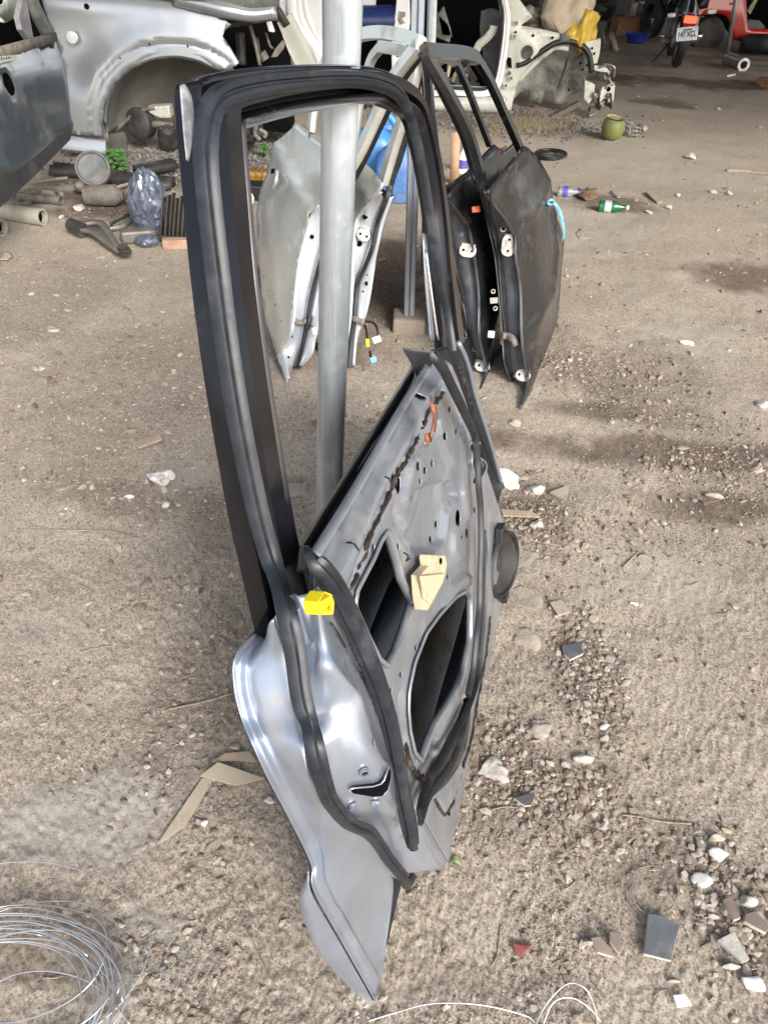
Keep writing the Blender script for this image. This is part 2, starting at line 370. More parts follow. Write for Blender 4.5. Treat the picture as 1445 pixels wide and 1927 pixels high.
def build_ground():
    nr, r0, r1 = 900, 0.30, 90.0
    rr = r0 * (r1 / r0) ** (np.arange(nr) / (nr - 1))
    th = np.concatenate([np.linspace(-56, 56, 820), np.linspace(56, 304, 60)[1:-1]]) * math.pi / 180
    nt_ = len(th); T, RR = np.meshgrid(th, rr)
    oy = -0.30
    X = RR * np.sin(T); Y = oy + RR * np.cos(T)
    Z = gh(X, Y); Z *= np.clip(40 / (RR + 0.1), 0, 1)
    vs = np.stack([X, Y, Z], -1).reshape(-1, 3)
    i, j = np.meshgrid(np.arange(nr - 1), np.arange(nt_), indexing='ij')
    a = i * nt_ + j; b = i * nt_ + (j + 1) % nt_; f = np.stack([a, b, b + nt_, a + nt_], -1).reshape(-1, 4)
    vs = np.vstack([vs, [[0, oy, 0]]]); c = len(vs) - 1
    me = bpy.data.meshes.new('ground')
    tri = np.array([[c, (k + 1) % nt_, k] for k in range(nt_)])
    me.vertices.add(len(vs)); me.vertices.foreach_set('co', vs.ravel())
    nl = f.size + tri.size; me.loops.add(nl); me.loops.foreach_set('vertex_index', np.concatenate([f[:, ::-1].ravel(), tri.ravel()]))
    me.polygons.add(len(f) + len(tri))
    ls = np.concatenate([np.arange(len(f)) * 4, len(f) * 4 + np.arange(len(tri)) * 3]); me.polygons.foreach_set('loop_start', ls)
    me.polygons.foreach_set('use_smooth', np.ones(len(ls), bool)); me.update(calc_edges=True)
    P = patches(vs[:, 0], vs[:, 1])
    at = me.color_attributes.new('soil', 'FLOAT_COLOR', 'POINT')
    at.data.foreach_set('color', np.stack([np.clip(P[0], 0, 1), np.clip(P[1], 0, 1), np.clip(P[2], 0, 1), np.ones(len(vs))], -1).ravel())
    me.validate()
    o = bpy.data.objects.new('ground', me); COL.objects.link(o)
    m = bpy.data.materials.new('dry_dirt'); m.use_nodes = True; nt = m.node_tree; L = nt.links; b = nt.nodes['Principled BSDF']
    co = nt.nodes.new('ShaderNodeTexCoord').outputs['Object']
    at = nt.nodes.new('ShaderNodeAttribute'); at.attribute_name = 'soil'; sp = nt.nodes.new('ShaderNodeSeparateColor'); L.new(at.outputs['Color'], sp.inputs[0])
    c = _mix(nt, _ramp(nt, _noise(nt, co, 2.3, 8, 0.65), 0.36, 0.64), (0.325, 0.265, 0.20), (0.455, 0.388, 0.305))
    c = _mix(nt, _ramp(nt, _noise(nt, co, 38, 8, 0.75), 0.35, 0.68), c, (0.43, 0.366, 0.29))
    mm = nt.nodes.new('ShaderNodeMath'); mm.operation = 'MULTIPLY'; L.new(_ramp(nt, _noise(nt, co, 120, 6, 0.8), 0.56, 0.64), mm.inputs[0]); mm.inputs[1].default_value = 0.55
    c = _mix(nt, mm.outputs[0], c, (0.15, 0.11, 0.08))
    mm = nt.nodes.new('ShaderNodeMath'); mm.operation = 'MULTIPLY'; L.new(_ramp(nt, _noise(nt, co, 210, 4, 0.7), 0.61, 0.67), mm.inputs[0]); mm.inputs[1].default_value = 0.8
    c = _mix(nt, mm.outputs[0], c, (0.58, 0.53, 0.46))
    vo = nt.nodes.new('ShaderNodeTexVoronoi'); vo.inputs['Scale'].default_value = 260.0; L.new(co, vo.inputs['Vector'])
    vs_ = nt.nodes.new('ShaderNodeSeparateColor'); L.new(vo.outputs['Color'], vs_.inputs[0])
    g1 = nt.nodes.new('ShaderNodeMath'); g1.operation = 'MULTIPLY'; L.new(_ramp(nt, vs_.outputs[0], .62, .74), g1.inputs[0]); g1.inputs[1].default_value = .6; c = _mix(nt, g1.outputs[0], c, (0.52, 0.47, 0.40))
    g1 = nt.nodes.new('ShaderNodeMath'); g1.operation = 'MULTIPLY'; L.new(_ramp(nt, vs_.outputs[1], .66, .76), g1.inputs[0]); g1.inputs[1].default_value = .6; c = _mix(nt, g1.outputs[0], c, (0.17, 0.13, 0.10))
    vo2 = nt.nodes.new('ShaderNodeTexVoronoi'); vo2.inputs['Scale'].default_value = 90.0; L.new(co, vo2.inputs['Vector']); vq = nt.nodes.new('ShaderNodeSeparateColor'); L.new(vo2.outputs['Color'], vq.inputs[0])
    g1 = nt.nodes.new('ShaderNodeMath'); g1.operation = 'MULTIPLY'; L.new(_ramp(nt, vq.outputs[0], .86, .90), g1.inputs[0]); L.new(_ramp(nt, vo2.outputs['Distance'], .35, .2), g1.inputs[1]); c = _mix(nt, g1.outputs[0], c, (0.47, 0.41, 0.34))
    c = _mix(nt, sp.outputs[1], c, _mix(nt, _ramp(nt, _noise(nt, co, 60, 6, 0.7), 0.3, 0.7), (0.34, 0.315, 0.27), (0.47, 0.44, 0.385)))
    gcol = _mix(nt, _ramp(nt, _noise(nt, co, 90, 4, 0.6), 0.4, 0.6), (0.10, 0.078, 0.062), (0.30, 0.25, 0.205))
    g2 = nt.nodes.new('ShaderNodeMath'); g2.operation = 'MULTIPLY'; L.new(sp.outputs[2], g2.inputs[0]); g2.inputs[1].default_value = 0.7
    c = _mix(nt, g2.outputs[0], c, gcol)
    d2 = nt.nodes.new('ShaderNodeMath'); d2.operation = 'MULTIPLY'; L.new(sp.outputs[0], d2.inputs[0]); d2.inputs[1].default_value = 0.85
    c = _mix(nt, d2.outputs[0], c, _mix(nt, _ramp(nt, _noise(nt, co, 45, 6, 0.7), 0.35, 0.65), (0.055, 0.036, 0.026), (0.135, 0.095, 0.07)))
    L.new(c, b.inputs['Base Color']); b.inputs['Roughness'].default_value = 0.92; b.inputs['Specular IOR Level'].default_value = 0.25
    bn = nt.nodes.new('ShaderNodeBump'); bn.inputs['Strength'].default_value = 0.7; bn.inputs['Distance'].default_value = 0.006
    bn2 = nt.nodes.new('ShaderNodeBump'); bn2.inputs['Strength'].default_value = 0.8; bn2.inputs['Distance'].default_value = 0.0025
    L.new(_noise(nt, co, 55, 9, 0.7, 0.4), bn.inputs['Height']); L.new(_noise(nt, co, 260, 6, 0.7), bn2.inputs['Height']); L.new(bn.outputs[0], bn2.inputs['Normal']); L.new(bn2.outputs[0], b.inputs['Normal'])
    me.materials.append(m); tag(o, kind='structure'); return o
ground = build_ground()

# shed roof over the yard's far side, held by posts out of view: shades the back
M_tin = mat('corrugated_tin', (0.16, 0.16, 0.155), 0.6, 0.3, (0.08, 0.06, 0.045), 0.4, 2)
def tin_roof(name, x0, x1, y0, y1, z0, z1, kind='structure'):
    mb = MB(); n = int((x1 - x0) / 0.25)
    rows = [[Vector((x0 + (x1 - x0) * i / n, y, z + (0.02 if i % 2 else -0.02))) for i in range(n + 1)] for y, z in ((y0, z0), (y1, z1))]
    vs, fs = grid(rows); mb.add(vs, fs); o = mb.build(name, M_tin, smooth=False, solid=0.004); tag(o, kind=kind); return o
tin_roof('shed_roof', -9, 12, 1.9, 24, 3.9, 5.2)
bw = MB(); box_mb(bw, (1, 24.2, 1.6), (27, 0.15, 5.6)); bwo = bw.build('back_wall', mat('dark_back_wall', (0.07, 0.06, 0.05), 0.9, 0, (0.03, 0.03, 0.03), 0.5, 1), smooth=False); tag(bwo, 'dark back wall closing the far end of the shed', 'wall')
"""PEBBLES"""
ICO_V = None
def ico():
    t = (1 + 5 ** 0.5) / 2
    v = np.array([(-1, t, 0), (1, t, 0), (-1, -t, 0), (1, -t, 0), (0, -1, t), (0, 1, t), (0, -1, -t), (0, 1, -t), (t, 0, -1), (t, 0, 1), (-t, 0, -1), (-t, 0, 1)], float)
    v /= np.linalg.norm(v[0])
    f = np.array([(0, 11, 5), (0, 5, 1), (0, 1, 7), (0, 7, 10), (0, 10, 11), (1, 5, 9), (5, 11, 4), (11, 10, 2), (10, 7, 6), (7, 1, 8), (3, 9, 4), (3, 4, 2), (3, 2, 6), (3, 6, 8), (3, 8, 9), (4, 9, 5), (2, 4, 11), (6, 2, 10), (8, 6, 7), (9, 8, 1)])
    return v, f
def stone_mat(name, a, b_, c_):
    m = bpy.data.materials.new(name); m.use_nodes = True; nt = m.node_tree; L = nt.links; b = nt.nodes['Principled BSDF']
    g = nt.nodes.new('ShaderNodeNewGeometry'); co = nt.nodes.new('ShaderNodeTexCoord').outputs['Object']
    cr = nt.nodes.new('ShaderNodeValToRGB'); cr.color_ramp.elements[0].color = (*a, 1); cr.color_ramp.elements[1].color = (*c_, 1)
    e = cr.color_ramp.elements.new(0.6); e.color = (*b_, 1)
    L.new(g.outputs['Random Per Island'], cr.inputs[0])
    c = _mix(nt, _ramp(nt, _noise(nt, co, 150, 5, 0.7), 0.45, 0.8), cr.outputs[0], (0.30, 0.25, 0.20))
    L.new(c, b.inputs['Base Color']); b.inputs['Roughness'].default_value = 0.9
    bn = nt.nodes.new('ShaderNodeBump'); bn.inputs['Strength'].default_value = 0.5; bn.inputs['Distance'].default_value = 0.002
    L.new(_noise(nt, co, 300, 5, 0.7), bn.inputs['Height']); L.new(bn.outputs[0], b.inputs['Normal']); return m
M_peb = stone_mat('pebble_mix', (0.15, 0.11, 0.08), (0.29, 0.235, 0.185), (0.47, 0.415, 0.35))
M_gry = stone_mat('grey_gravel_mix', (0.07, 0.065, 0.062), (0.15, 0.14, 0.135), (0.27, 0.26, 0.25))
def octa():
    v = np.array([(1, 0, 0), (0, 1, 0), (-1, 0, 0), (0, -1, 0), (0, 0, 1), (0, 0, -1)], float)
    return v, np.array([(0, 1, 4), (1, 2, 4), (2, 3, 4), (3, 0, 4), (1, 0, 5), (2, 1, 5), (3, 2, 5), (0, 3, 5)])
def pebbles(name, X, Y, S, m, seed, sink=0.36, flat=0.6, tiny=False):
    g = np.random.RandomState(seed); v0, f0 = octa() if tiny else ico(); n = len(X); k = len(v0)
    V = v0[None] * (1 + g.uniform(-0.40, 0.36, (n, k, 1))) * np.stack([g.uniform(0.7, 1.5, n), g.uniform(0.5, 1.1, n), g.uniform(flat * 0.6, flat * 1.3, n)], -1)[:, None]
    a = g.uniform(0, 6.28, n); ca, sa = np.cos(a)[:, None], np.sin(a)[:, None]
    b = g.uniform(-0.5, 0.5, n); cb, sb = np.cos(b)[:, None], np.sin(b)[:, None]
    x, y, z = V[..., 0], V[..., 1], V[..., 2]; x, z = x * cb - z * sb, x * sb + z * cb; x, y = x * ca - y * sa, x * sa + y * ca
    V = np.stack([x, y, z], -1) * S[:, None, None]; Z = gh(X, Y)
    V += np.stack([X, Y, Z + S * (flat - 2 * sink * flat)], -1)[:, None]
    F = f0[None] + (np.arange(n) * k)[:, None, None]
    me = bpy.data.meshes.new(name); me.vertices.add(n * k); me.vertices.foreach_set('co', V.ravel())
    me.loops.add(F.size); me.loops.foreach_set('vertex_index', F.ravel()); me.polygons.add(n * len(f0))
    me.polygons.foreach_set('loop_start', np.arange(n * len(f0)) * 3); me.polygons.foreach_set('use_smooth', np.zeros(n * len(f0), bool)); me.update(calc_edges=True)
    me.materials.append(m); o = bpy.data.objects.new(name, me); COL.objects.link(o); tag(o, kind='stuff'); return o
def scatter(n, seed, smin, smax, power, ymax=900, dens=None):
    """points even over the photographed ground, sizes by a power law, thinned by the gravel patches"""
    g = np.random.RandomState(seed); out = []
    for _ in range(n):
        r = 0.25 * (26.0 ** g.uniform(0, 1)); a = R(g.uniform(-40, 40)); out.append((r * math.sin(a), -0.05 + r * math.cos(a), r))
    A = np.array(out); X, Y, r = A.T
    P = patches(X, Y); cl = np.clip(fbm(X * 5, Y * 5, 3, 3) * 1.5 + 0.35, 0.05, 1)
    keep = g.uniform(0, 1, n) < np.clip(cl * 0.55 + P[2] * 0.9, 0, 1)
    X, Y, r = X[keep], Y[keep], r[keep]; s = smin * (smax / smin) ** (g.uniform(0, 1, len(X)) ** power)
    return X, Y, s * np.clip(r / 1.3, 0.75, 1.55), P[2][keep]
X, Y, S, Gv = scatter(30000, 5, 0.002, 0.0105, 2.4)
pebbles('pebbles', X, Y, S, M_peb, 3)
X, Y, S, Gv = scatter(210000, 6, 0.0010, 0.0036, 1.4)
pebbles('grit', X, Y, S, M_peb, 4, tiny=True)
def zone(n, cx, cy, ax, ay, seed):
    g = np.random.RandomState(seed); c = G(cx, cy); a = (G(cx + ax, cy) - c).length; b = (G(cx, cy + ay) - c).length
    return c.x + g.normal(0, .5, n) * a, c.y + g.normal(0, .5, n) * b, g
zs = []
for k, (cx, cy, ax, ay, n) in enumerate([(290, 310, 170, 40, 2600), (500, 300, 70, 60, 900), (960, 225, 170, 30, 1600)]):
    x, y, g = zone(n, cx, cy, ax, ay, 50 + k); zs.append((x, y, g.uniform(0.005, 0.016, n)))
zs2 = []
for k, (cx, cy, ax, ay, n) in enumerate([(1110, 1260, 60, 150, 900), (1010, 985, 90, 60, 500), (1385, 1710, 110, 160, 700), (1040, 1480, 140, 60, 600), (1150, 1580, 160, 80, 350), (955, 1400, 60, 90, 300), (240, 930, 130, 50, 350), (1340, 880, 150, 50, 500), (1120, 690, 120, 50, 500)]):
    x, y, g = zone(n, cx, cy, ax, ay, 80 + k); zs2.append((x, y, .0020 * (.0095 / .0020) ** (g.uniform(0, 1, n) ** 1.9)))
pebbles('rubble', *[np.concatenate([q[i] for q in zs2]) for i in range(3)], M_peb, 19, 0.34, 0.6)
pebbles('grey_gravel', *[np.concatenate([q[i] for q in zs]) for i in range(3)], M_gry, 9, 0.15)
# ------------------------------------------------------------------ the big door in front
MD = Fr(G(700, 1888), 14, 13)
door = empty('car_door_shell', MD.M, 'stripped grey car door with black window frame, large in front, leaning on the thick post', 'car door')
PW_ = 0.095
# outer skin (seen through the openings and from behind)
K0 = [(478, 1192), (441, 1235), (438, 1290), (452, 1350), (475, 1405), (505, 1470), (545, 1545), (583, 1625), (588, 1675), (640, 1770), (705, 1886)]
K1 = [(488, 1196), (454, 1240), (451, 1292), (465, 1350), (488, 1402), (517, 1464), (557, 1539), (592, 1618), (599, 1670), (652, 1765), (711, 1876)]
K2 = [(500, 1200), (474, 1245), (473, 1294), (488, 1350), (511, 1400), (540, 1460), (578, 1532), (610, 1602), (622, 1665), (672, 1757), (722, 1850)]
def L2(v): return (v.x, v.y)
hem = [L2(p) for p in MD.P(K0)]
def bendA(y):
    ks = [(1310, 0), (1450, -.062), (1640, 0)]
    if y <= ks[0][0] or y >= ks[-1][0]: return 0.0
    for (a, va), (b, vb) in zip(ks, ks[1:]):
        if a <= y <= b: return va + (vb - va) * sst((y - a) / (b - a))
def bendE(y): return -.055 * sst((y - 1190) / 110) * (1 - sst((y - 1450) / 130))
def MB_(pts, w=0.0, f=1.0, g=0.0):
    out = []
    for p in pts:
        q = MD.px(p[0], p[1], p[2] if len(p) > 2 else w); d = ray(p[0], p[1]).normalized()
        out.append(q + Vector((d.dot(MD.U), d.dot(MD.V), d.dot(MD.W))) * (bendA(p[1]) * f + bendE(p[1]) * g))
    return out
front = [L2(MD.px(968, 1015)), L2(MD.px(945, 905)), L2(MD.px(925, 830)), L2(MD.px(897, 745)), L2(MD.px(880, 690)), L2(MD.px(862, 640))]
belt0 = [L2(MD.px(808, 660)), L2(MD.px(690, 842)), L2(MD.px(562, 1045))]
bl, bf = hem[-1], front[0]
skin_out = hem + [(bl[0] + (bf[0] - bl[0]) * t, 0.004) for t in (0.1, 0.4, 0.7)] + [(front[0][0] - .02, 0.01)] + front + belt0
def skin_h(u, v):
    d = pdist(u, v, skin_out, True); return -0.034 * sst(d / 0.28) - 0.012 * sst((0.42 - abs(v - 0.42)) / 0.3) * sst(d / 0.1)
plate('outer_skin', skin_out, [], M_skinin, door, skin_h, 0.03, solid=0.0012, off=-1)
# wheel arch lip standing out past the hem
loft('wheel_arch_lip', [[(578, 1640, 0), (590, 1690, 0), (640, 1775, 0), (705, 1888, 0)] and MD.P([(580, 1640, -.001), (588, 1685, -.001), (640, 1775, -.001), (704, 1889, -.001)]),
      MD.P([(577, 1655, -.014), (571, 1697, -.014), (612, 1780, -.014), (694, 1892, -.014)]), MD.P([(575, 1664, -.03), (566, 1703, -.03), (603, 1795, -.03), (683, 1885, -.03)]),
      MD.P([(585, 1640, -.05), (590, 1690, -.05), (625, 1770, -.05), (690, 1865, -.05)])], M_paint, door, 40, sub=4, solid=0.0015)
# inner shell: shut face from hem to seal line, and down as the skirt
SL = [(517, 1163, .05), (537, 1227, .052), (546, 1305, .056), (554, 1349, .058), (569, 1407, .058), (583, 1471, .058), (611, 1522, .055), (652, 1560, .05), (700, 1590, .045), (740, 1655, .035), (724, 1800, .012)]
SL2 = [(505, 1175, .042), (521, 1235, .044), (530, 1305, .048), (540, 1352, .05), (556, 1410, .05), (573, 1474, .049), (600, 1528, .046), (640, 1568, .040), (684, 1604, .034), (722, 1672, .026), (722, 1812, .008)]
K2w = [(x, y, wv) for (x, y), wv in zip(K2, (.014, .016, .018, .02, .022, .022, .02, .018, .012, .006, .003))]
shell = loft('shut_face', [MB_(K0, 0.0), MB_([(x + 3, y + 1) for x, y in K0], 0.004), MB_([(x - 3, y) for x, y in K1], 0.002), MB_(K1, 0.004), MB_([(x - 5, y) for x, y in K2w and [(a[0], a[1]) for a in K2w]], 0.008),
      MB_(K2w), MB_(SL2), MB_(SL)], M_paint, door, 110, sub=3, solid=0.0012, off=-1)
loft('hem_return', [MB_(K0, 0.0), MD.P(K0, -.004)], M_paint, door, 60)
SR0 = SL[:8]
SRa = [(517, 1163, .05), (537, 1227, .052), (546, 1305, .056), (554, 1349, .058), (569, 1407, .058), (583, 1471, .058), (611, 1522, .055), (652, 1553, .052), (694, 1580, .05), (714, 1612, .05), (738, 1650, .05), (757, 1655, .05)]
SR = [(546, 1120, .062), (566, 1218, .064), (575, 1291, .066), (589, 1349, .066), (604, 1407, .066), (636, 1494, .066), (660, 1533, .064), (694, 1544, .062), (718, 1566, .060), (737, 1605, .06), (752, 1632, .06), (766, 1645, .06)]
K5a = [(560, 1122, .072), (585, 1212, .078), (604, 1262, .082), (640, 1318, .084), (662, 1372, .085), (686, 1430, .085), (700, 1468, .085), (705, 1500, .083), (722, 1535, .08), (755, 1566, .078), (775, 1615, .076), (800, 1640, .075)]
K5 = [(583, 1115, .082), (597, 1203, .088), (628, 1256, .091), (674, 1314, .092), (692, 1370, .092), (714, 1424, .092), (729, 1447, .092), (733, 1497, .091), (757, 1541, .09), (785, 1560, .089), (805, 1600, .088), (829, 1637, .088)]
K6 = [(605, 1100), (640, 1175), (665, 1225), (700, 1290), (722, 1350), (742, 1405), (755, 1450), (765, 1500), (785, 1530), (806, 1556), (824, 1590), (843, 1622)]
loft('shut_face_inner', [MB_(SRa), MB_(SR, 0, 1, .2), MB_(K5a, 0, .9, .8), MB_(K5, 0, .8, 1.0), MB_([((a[0] * 2 + b[0]) / 3, (a[1] * 2 + b[1]) / 3, .096) for a, b in zip(K5, K6)], 0, .4, .6), MD.P(K6, PW_)],
     M_paint, door, 110, sub=4, solid=0.0012, off=-1)
# inner panel, pressed relief, true holes
k6 = [L2(p) for p in MD.P(K6, PW_)]
R0 = [L2(p) for p in MD.P([(597, 1052), (680, 915), (756, 780), (811, 690)], PW_ - .022)]
pf = [L2(p) for p in MD.P([(850, 662), (866, 700), (884, 755), (906, 830), (926, 895), (944, 950), (958, 1000), (962, 1040), (954, 1100), (944, 1155), (928, 1230), (904, 1335), (884, 1440), (868, 1530), (852, 1600)], PW_)]
panel_out = R0 + pf + k6[::-1]
def ph(pts, n=0): q = [L2(p) for p in MD.P(pts, PW_)]; return smooth_loop(q, n) if n else q
H1 = ph([(728, 1001), (737, 1022), (750, 1067), (755, 1092), (776, 1133), (771, 1150), (758, 1190), (745, 1225), (728, 1252), (712, 1240), (690, 1195), (664, 1140), (668, 1112), (699, 1054), (715, 1018)])
H2 = ph([(873, 1114), (883, 1125), (884, 1160), (883, 1203), (871, 1260), (858, 1293), (838, 1330), (818, 1361), (806, 1390), (799, 1411), (791, 1431), (777, 1414), (768, 1374), (765, 1335), (766, 1299), (777, 1249), (799, 1193), (824, 1159), (855, 1125)])
H3 = ph([(885, 831), (877, 847), (874, 870), (879, 895), (888, 914), (899, 905), (911, 885), (913, 860), (908, 838)], 30)
H4 = ph([(874, 1312), (884, 1318), (870, 1380), (846, 1440), (818, 1480), (806, 1488), (815, 1450), (840, 1390)])
def oval(cx, cy, rx, ry, k=10): return ph([(cx + rx * math.cos(i * 2 * math.pi / k), cy + ry * math.sin(i * 2 * math.pi / k)) for i in range(k)])
HS = [oval(905, 690 + 30, 0.01, 0.01, 3)][:0] + [oval(735, 1300, 2, 6, 8), oval(742, 1340, 2, 5, 8), oval(757, 1450, 2.2, 5, 8), oval(845, 1530, 3, 6, 8), oval(862, 1480, 2, 5, 8), oval(922, 1190, 2, 5, 8), oval(812, 745, 3, 6, 8), oval(846, 770, 2.2, 6, 8), oval(858, 812, 2, 6, 8), oval(893, 960, 2, 6, 8), oval(688, 1010, 2, 5, 8)] + [oval(861, 976, 4.5, 17), oval(749, 911, 4.5, 19), oval(825, 821, 3.5, 8, 8), oval(776, 877, 3.5, 9, 8), oval(834, 987, 2.5, 7, 8), oval(878, 1003, 3, 9, 8), oval(824, 1015, 2.5, 6, 8), oval(765, 940, 2.2, 5, 8),
      oval(780, 906, 2, 5, 8), oval(750, 1029, 2, 6, 8), oval(703, 1030, 2.2, 7, 8), oval(789, 885, 3, 7, 8), oval(886, 942, 5, 9, 8), oval(783, 1220, 2, 5, 8), oval(754, 1270, 2, 5, 8), oval(813, 872, 2.2, 8, 8), oval(862, 1010, 1.6, 4, 6), oval(843, 1085, 2, 5, 6)]
butyl = ph([(836, 732), (804, 777), (776, 844), (747, 895), (699, 1003), (658, 1111)])
EMB = [(ph(q), ht, e) for q, ht, e in (
    ([(790, 920), (815, 905), (850, 903), (863, 930), (845, 965), (838, 1020), (815, 1040), (775, 1042), (768, 1000), (784, 960)], -.011, .006),
    ([(814, 790), (824, 768), (838, 795), (849, 860), (846, 885), (832, 860), (822, 835)], .009, .005), ([(862, 790), (874, 830), (881, 880), (884, 958), (873, 985), (864, 930), (868, 880)], .009, .005),
    ([(768, 862), (784, 850), (799, 880), (806, 903), (790, 915), (772, 930), (762, 962), (752, 945)], .007, .005), ([(744, 930), (760, 975), (772, 1000), (768, 1035), (752, 1010), (738, 970)], -.006, .005),
    ([(845, 1098), (868, 1076), (884, 1080), (884, 1104), (862, 1110), (836, 1142), (826, 1146)], .008, .005), ([(757, 1290), (763, 1350), (769, 1400), (761, 1420), (750, 1370), (746, 1310)], -.005, .004),
    ([(846, 1000), (856, 985), (868, 1010), (874, 1050), (860, 1062), (848, 1040)], .006, .004), ([(845, 700), (862, 735), (876, 780), (868, 800), (852, 760), (838, 725)], -.007, .005),
    ([(893, 1190), (884, 1260), (868, 1310), (880, 1320), (898, 1270), (906, 1200)], .007, .005), ([(856, 1296), (838, 1340), (816, 1385), (812, 1430), (826, 1420), (850, 1370), (868, 1320)], .006, .005),
    ([(818, 1510), (836, 1480), (856, 1425), (868, 1440), (852, 1500), (832, 1535)], .006, .005))]
EMB = [(q, ht, e, min(p[0] for p in q), max(p[0] for p in q), min(p[1] for p in q), max(p[1] for p in q)) for q, ht, e in EMB]
rim = [H1, H2]
def panel_h(u, v):
    h = PW_
    for q, ht, e, a, b, c, d_ in EMB:
        if a <= u <= b and c <= v <= d_ and inside(u, v, q): h += ht * sst(pdist(u, v, q, True) / e)
    d = pdist(u, v, butyl)
    h -= 0.006 * sst(1.4 - d / 0.006)
    e = pdist(u, v, panel_out, True)
    if e < .02: h -= 0.022 * (1 - sst(e / 0.018)) * (0 if pdist(u, v, k6) < 0.02 else 1)
    return h + 0.0012 * float(fbm(u * 9, v * 9, 3, 2))
ip = plate('inner_panel', panel_out, [H1, H2, H3, H4] + HS, M_panel, door, panel_h, 0.0052, solid=0.0012, off=-1)
for q in (H1, H2, H3):   # rolled flanges round the big openings
    lp_ = [Vector((a, b, panel_h(a, b) + .0015)) for a, b in q]; lp_ = arclen(lp_ + lp_[:1], 90)
    sweep('opening_flange', lp_, [(-.004, .0008), (-.003, .0030), (0, .0036), (.0018, .002), (.0025, -.004), (.001, -.008), (.0004, -.008), (.0014, -.004), (.0006, .0006)], M_panel, door, n=None, smoothpath=False, caps=False)
# side walls turning from the panel back to the skin (bottom, front, belt lip)
for nm, pts, w1, du, dv in (('front_wall', pf[:8], .012, .012, 0.0), ('bottom_wall', pf[7:] + [k6[-1]], .012, 0.0, .004)):
    loft(nm, [[Vector((p[0], p[1], PW_ - .02)) for p in pts], [Vector((p[0] + du, p[1] + dv, .05)) for p in pts], [Vector((p[0] + du * 2, p[1] + dv, w1)) for p in pts]], M_panel, door, 50, sub=2, solid=0.001)
loft('belt_reinforcement', [[Vector((p[0], p[1], PW_ - .02)) for p in R0], [Vector((p[0], p[1] + .004, PW_ - .03)) for p in R0], [Vector((p[0], p[1] - .03, PW_ - .036)) for p in R0], [Vector((p[0], p[1] - .07, PW_ - .045)) for p in R0]], M_panel, door, 40, solid=0.001)
# belt moulding on the outside of the slot
loft('belt_moulding', [MD.P([(559, 1036, -.004), (676, 848, -.004), (795, 655, -.004)]), MD.P([(564, 1040, .008), (682, 850, .008), (799, 658, .008)]), MD.P([(573, 1045, .010), (690, 856, .010), (804, 662, .010)]),
      MD.P([(580, 1060, .004), (696, 868, .004), (808, 672, .004)]), MD.P([(585, 1085, -.004), (702, 885, -.004), (812, 690, -.004)])], M_black, door, 40, sub=3, solid=0.002)
# intrusion beam crossing the cavity
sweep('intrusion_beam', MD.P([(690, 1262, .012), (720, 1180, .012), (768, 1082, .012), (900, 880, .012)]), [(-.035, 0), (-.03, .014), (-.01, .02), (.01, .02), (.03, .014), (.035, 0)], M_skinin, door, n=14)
sweep('beam_edge', MD.P([(740, 1228, .08), (757, 1190, .08), (772, 1148, .08)]), [(-.003, 0), (0, .004), (.004, 0)], M_rust, door, n=10)
bpy.context.view_layer.update()
# ---- window frame: closed section lofted round the opening
FO = [(480, 1192), (450, 1062), (425, 950), (385, 720), (358, 520), (342, 350), (331, 230), (330, 168), (346, 153), (420, 133), (520, 121), (640, 119), (700, 125), (745, 142), (775, 172), (797, 228), (815, 300), (830, 400), (845, 520), (863, 642)]
FI = [(578, 1142), (556, 1050), (535, 950), (500, 740), (474, 560), (457, 380), (449, 290), (446, 252), (449, 245), (480, 237), (540, 220), (640, 200), (700, 191), (732, 196), (752, 222), (768, 270), (782, 335), (795, 420), (806, 540), (818, 655)]
fo = MD.P([(x, y, -.019 if i < 9 else 0.0) for i, (x, y) in enumerate(FO)]); fi = MD.P([(x, y, -.018 if i > 13 else 0.0) for i, (x, y) in enumerate(FI)])
for q in fo + fi: q.z = 0.0
prof = [(0, -.008), (.02, .002), (.06, .004), (.075, -.002), (.12, -.002), (.135, .008), (.22, .010), (.24, .020), (.60, .020), (.635, .003), (.68, .002), (.72, .012), (.80, .017), (.93, .010), (1.0, -.002), (1.0, -.018), (.5, -.024), (0, -.019)]
rows = []
for s, ww in prof:
    rows.append([a.lerp(b, s) + Vector((0, 0, ww)) for a, b in zip(fo, fi)])
loft('window_frame', rows, M_black, door, 260, closed=True, auto=40)
tp = lambda x, y, ww: MD.px(x, y, ww)
loft('grey_tape', [MD.P([(338, 160), (341, 200), (344, 240), (350, 300)], .0145), MD.P([(348, 158), (356, 195), (358, 235), (356, 300)], .016), MD.P([(360, 178), (364, 198), (366, 230), (362, 262)], .0165)],
     mat('grey_duct_tape', (0.19, 0.20, 0.21), 0.35, 0.2, (0.4, 0.4, 0.4), 0.3, 60, 0.3, 60, 0.9, 60), door, 20, sub=3, solid=0.0006)
sweep('glass_run_strip', MD.P([(799, 470, .022), (808, 540, .024), (822, 640, .026)]), [(-.003, 0), (-.002, .004), (.002, .004), (.003, 0)], M_chrome, door, n=14)
sweep('channel_edge', MD.P([(797, 440, .008), (803, 540, .010), (812, 640, .012)]), [(-.012, 0), (-.01, .003), (.01, .003), (.012, 0)], M_galv2, door, n=14)
sweep('front_hem', MD.P([(862, 645, .03), (875, 672, .028), (885, 705, .026), (893, 740, .024), (912, 800, .02), (930, 860, .014), (942, 908, .008)]), circ(.006, 8), M_paint, door, n=30)
sweep('pillar_end_band', MD.P([(563, 1141, .018), (576, 1138, .016)]), circ(.005, 8), M_black, door, n=4)
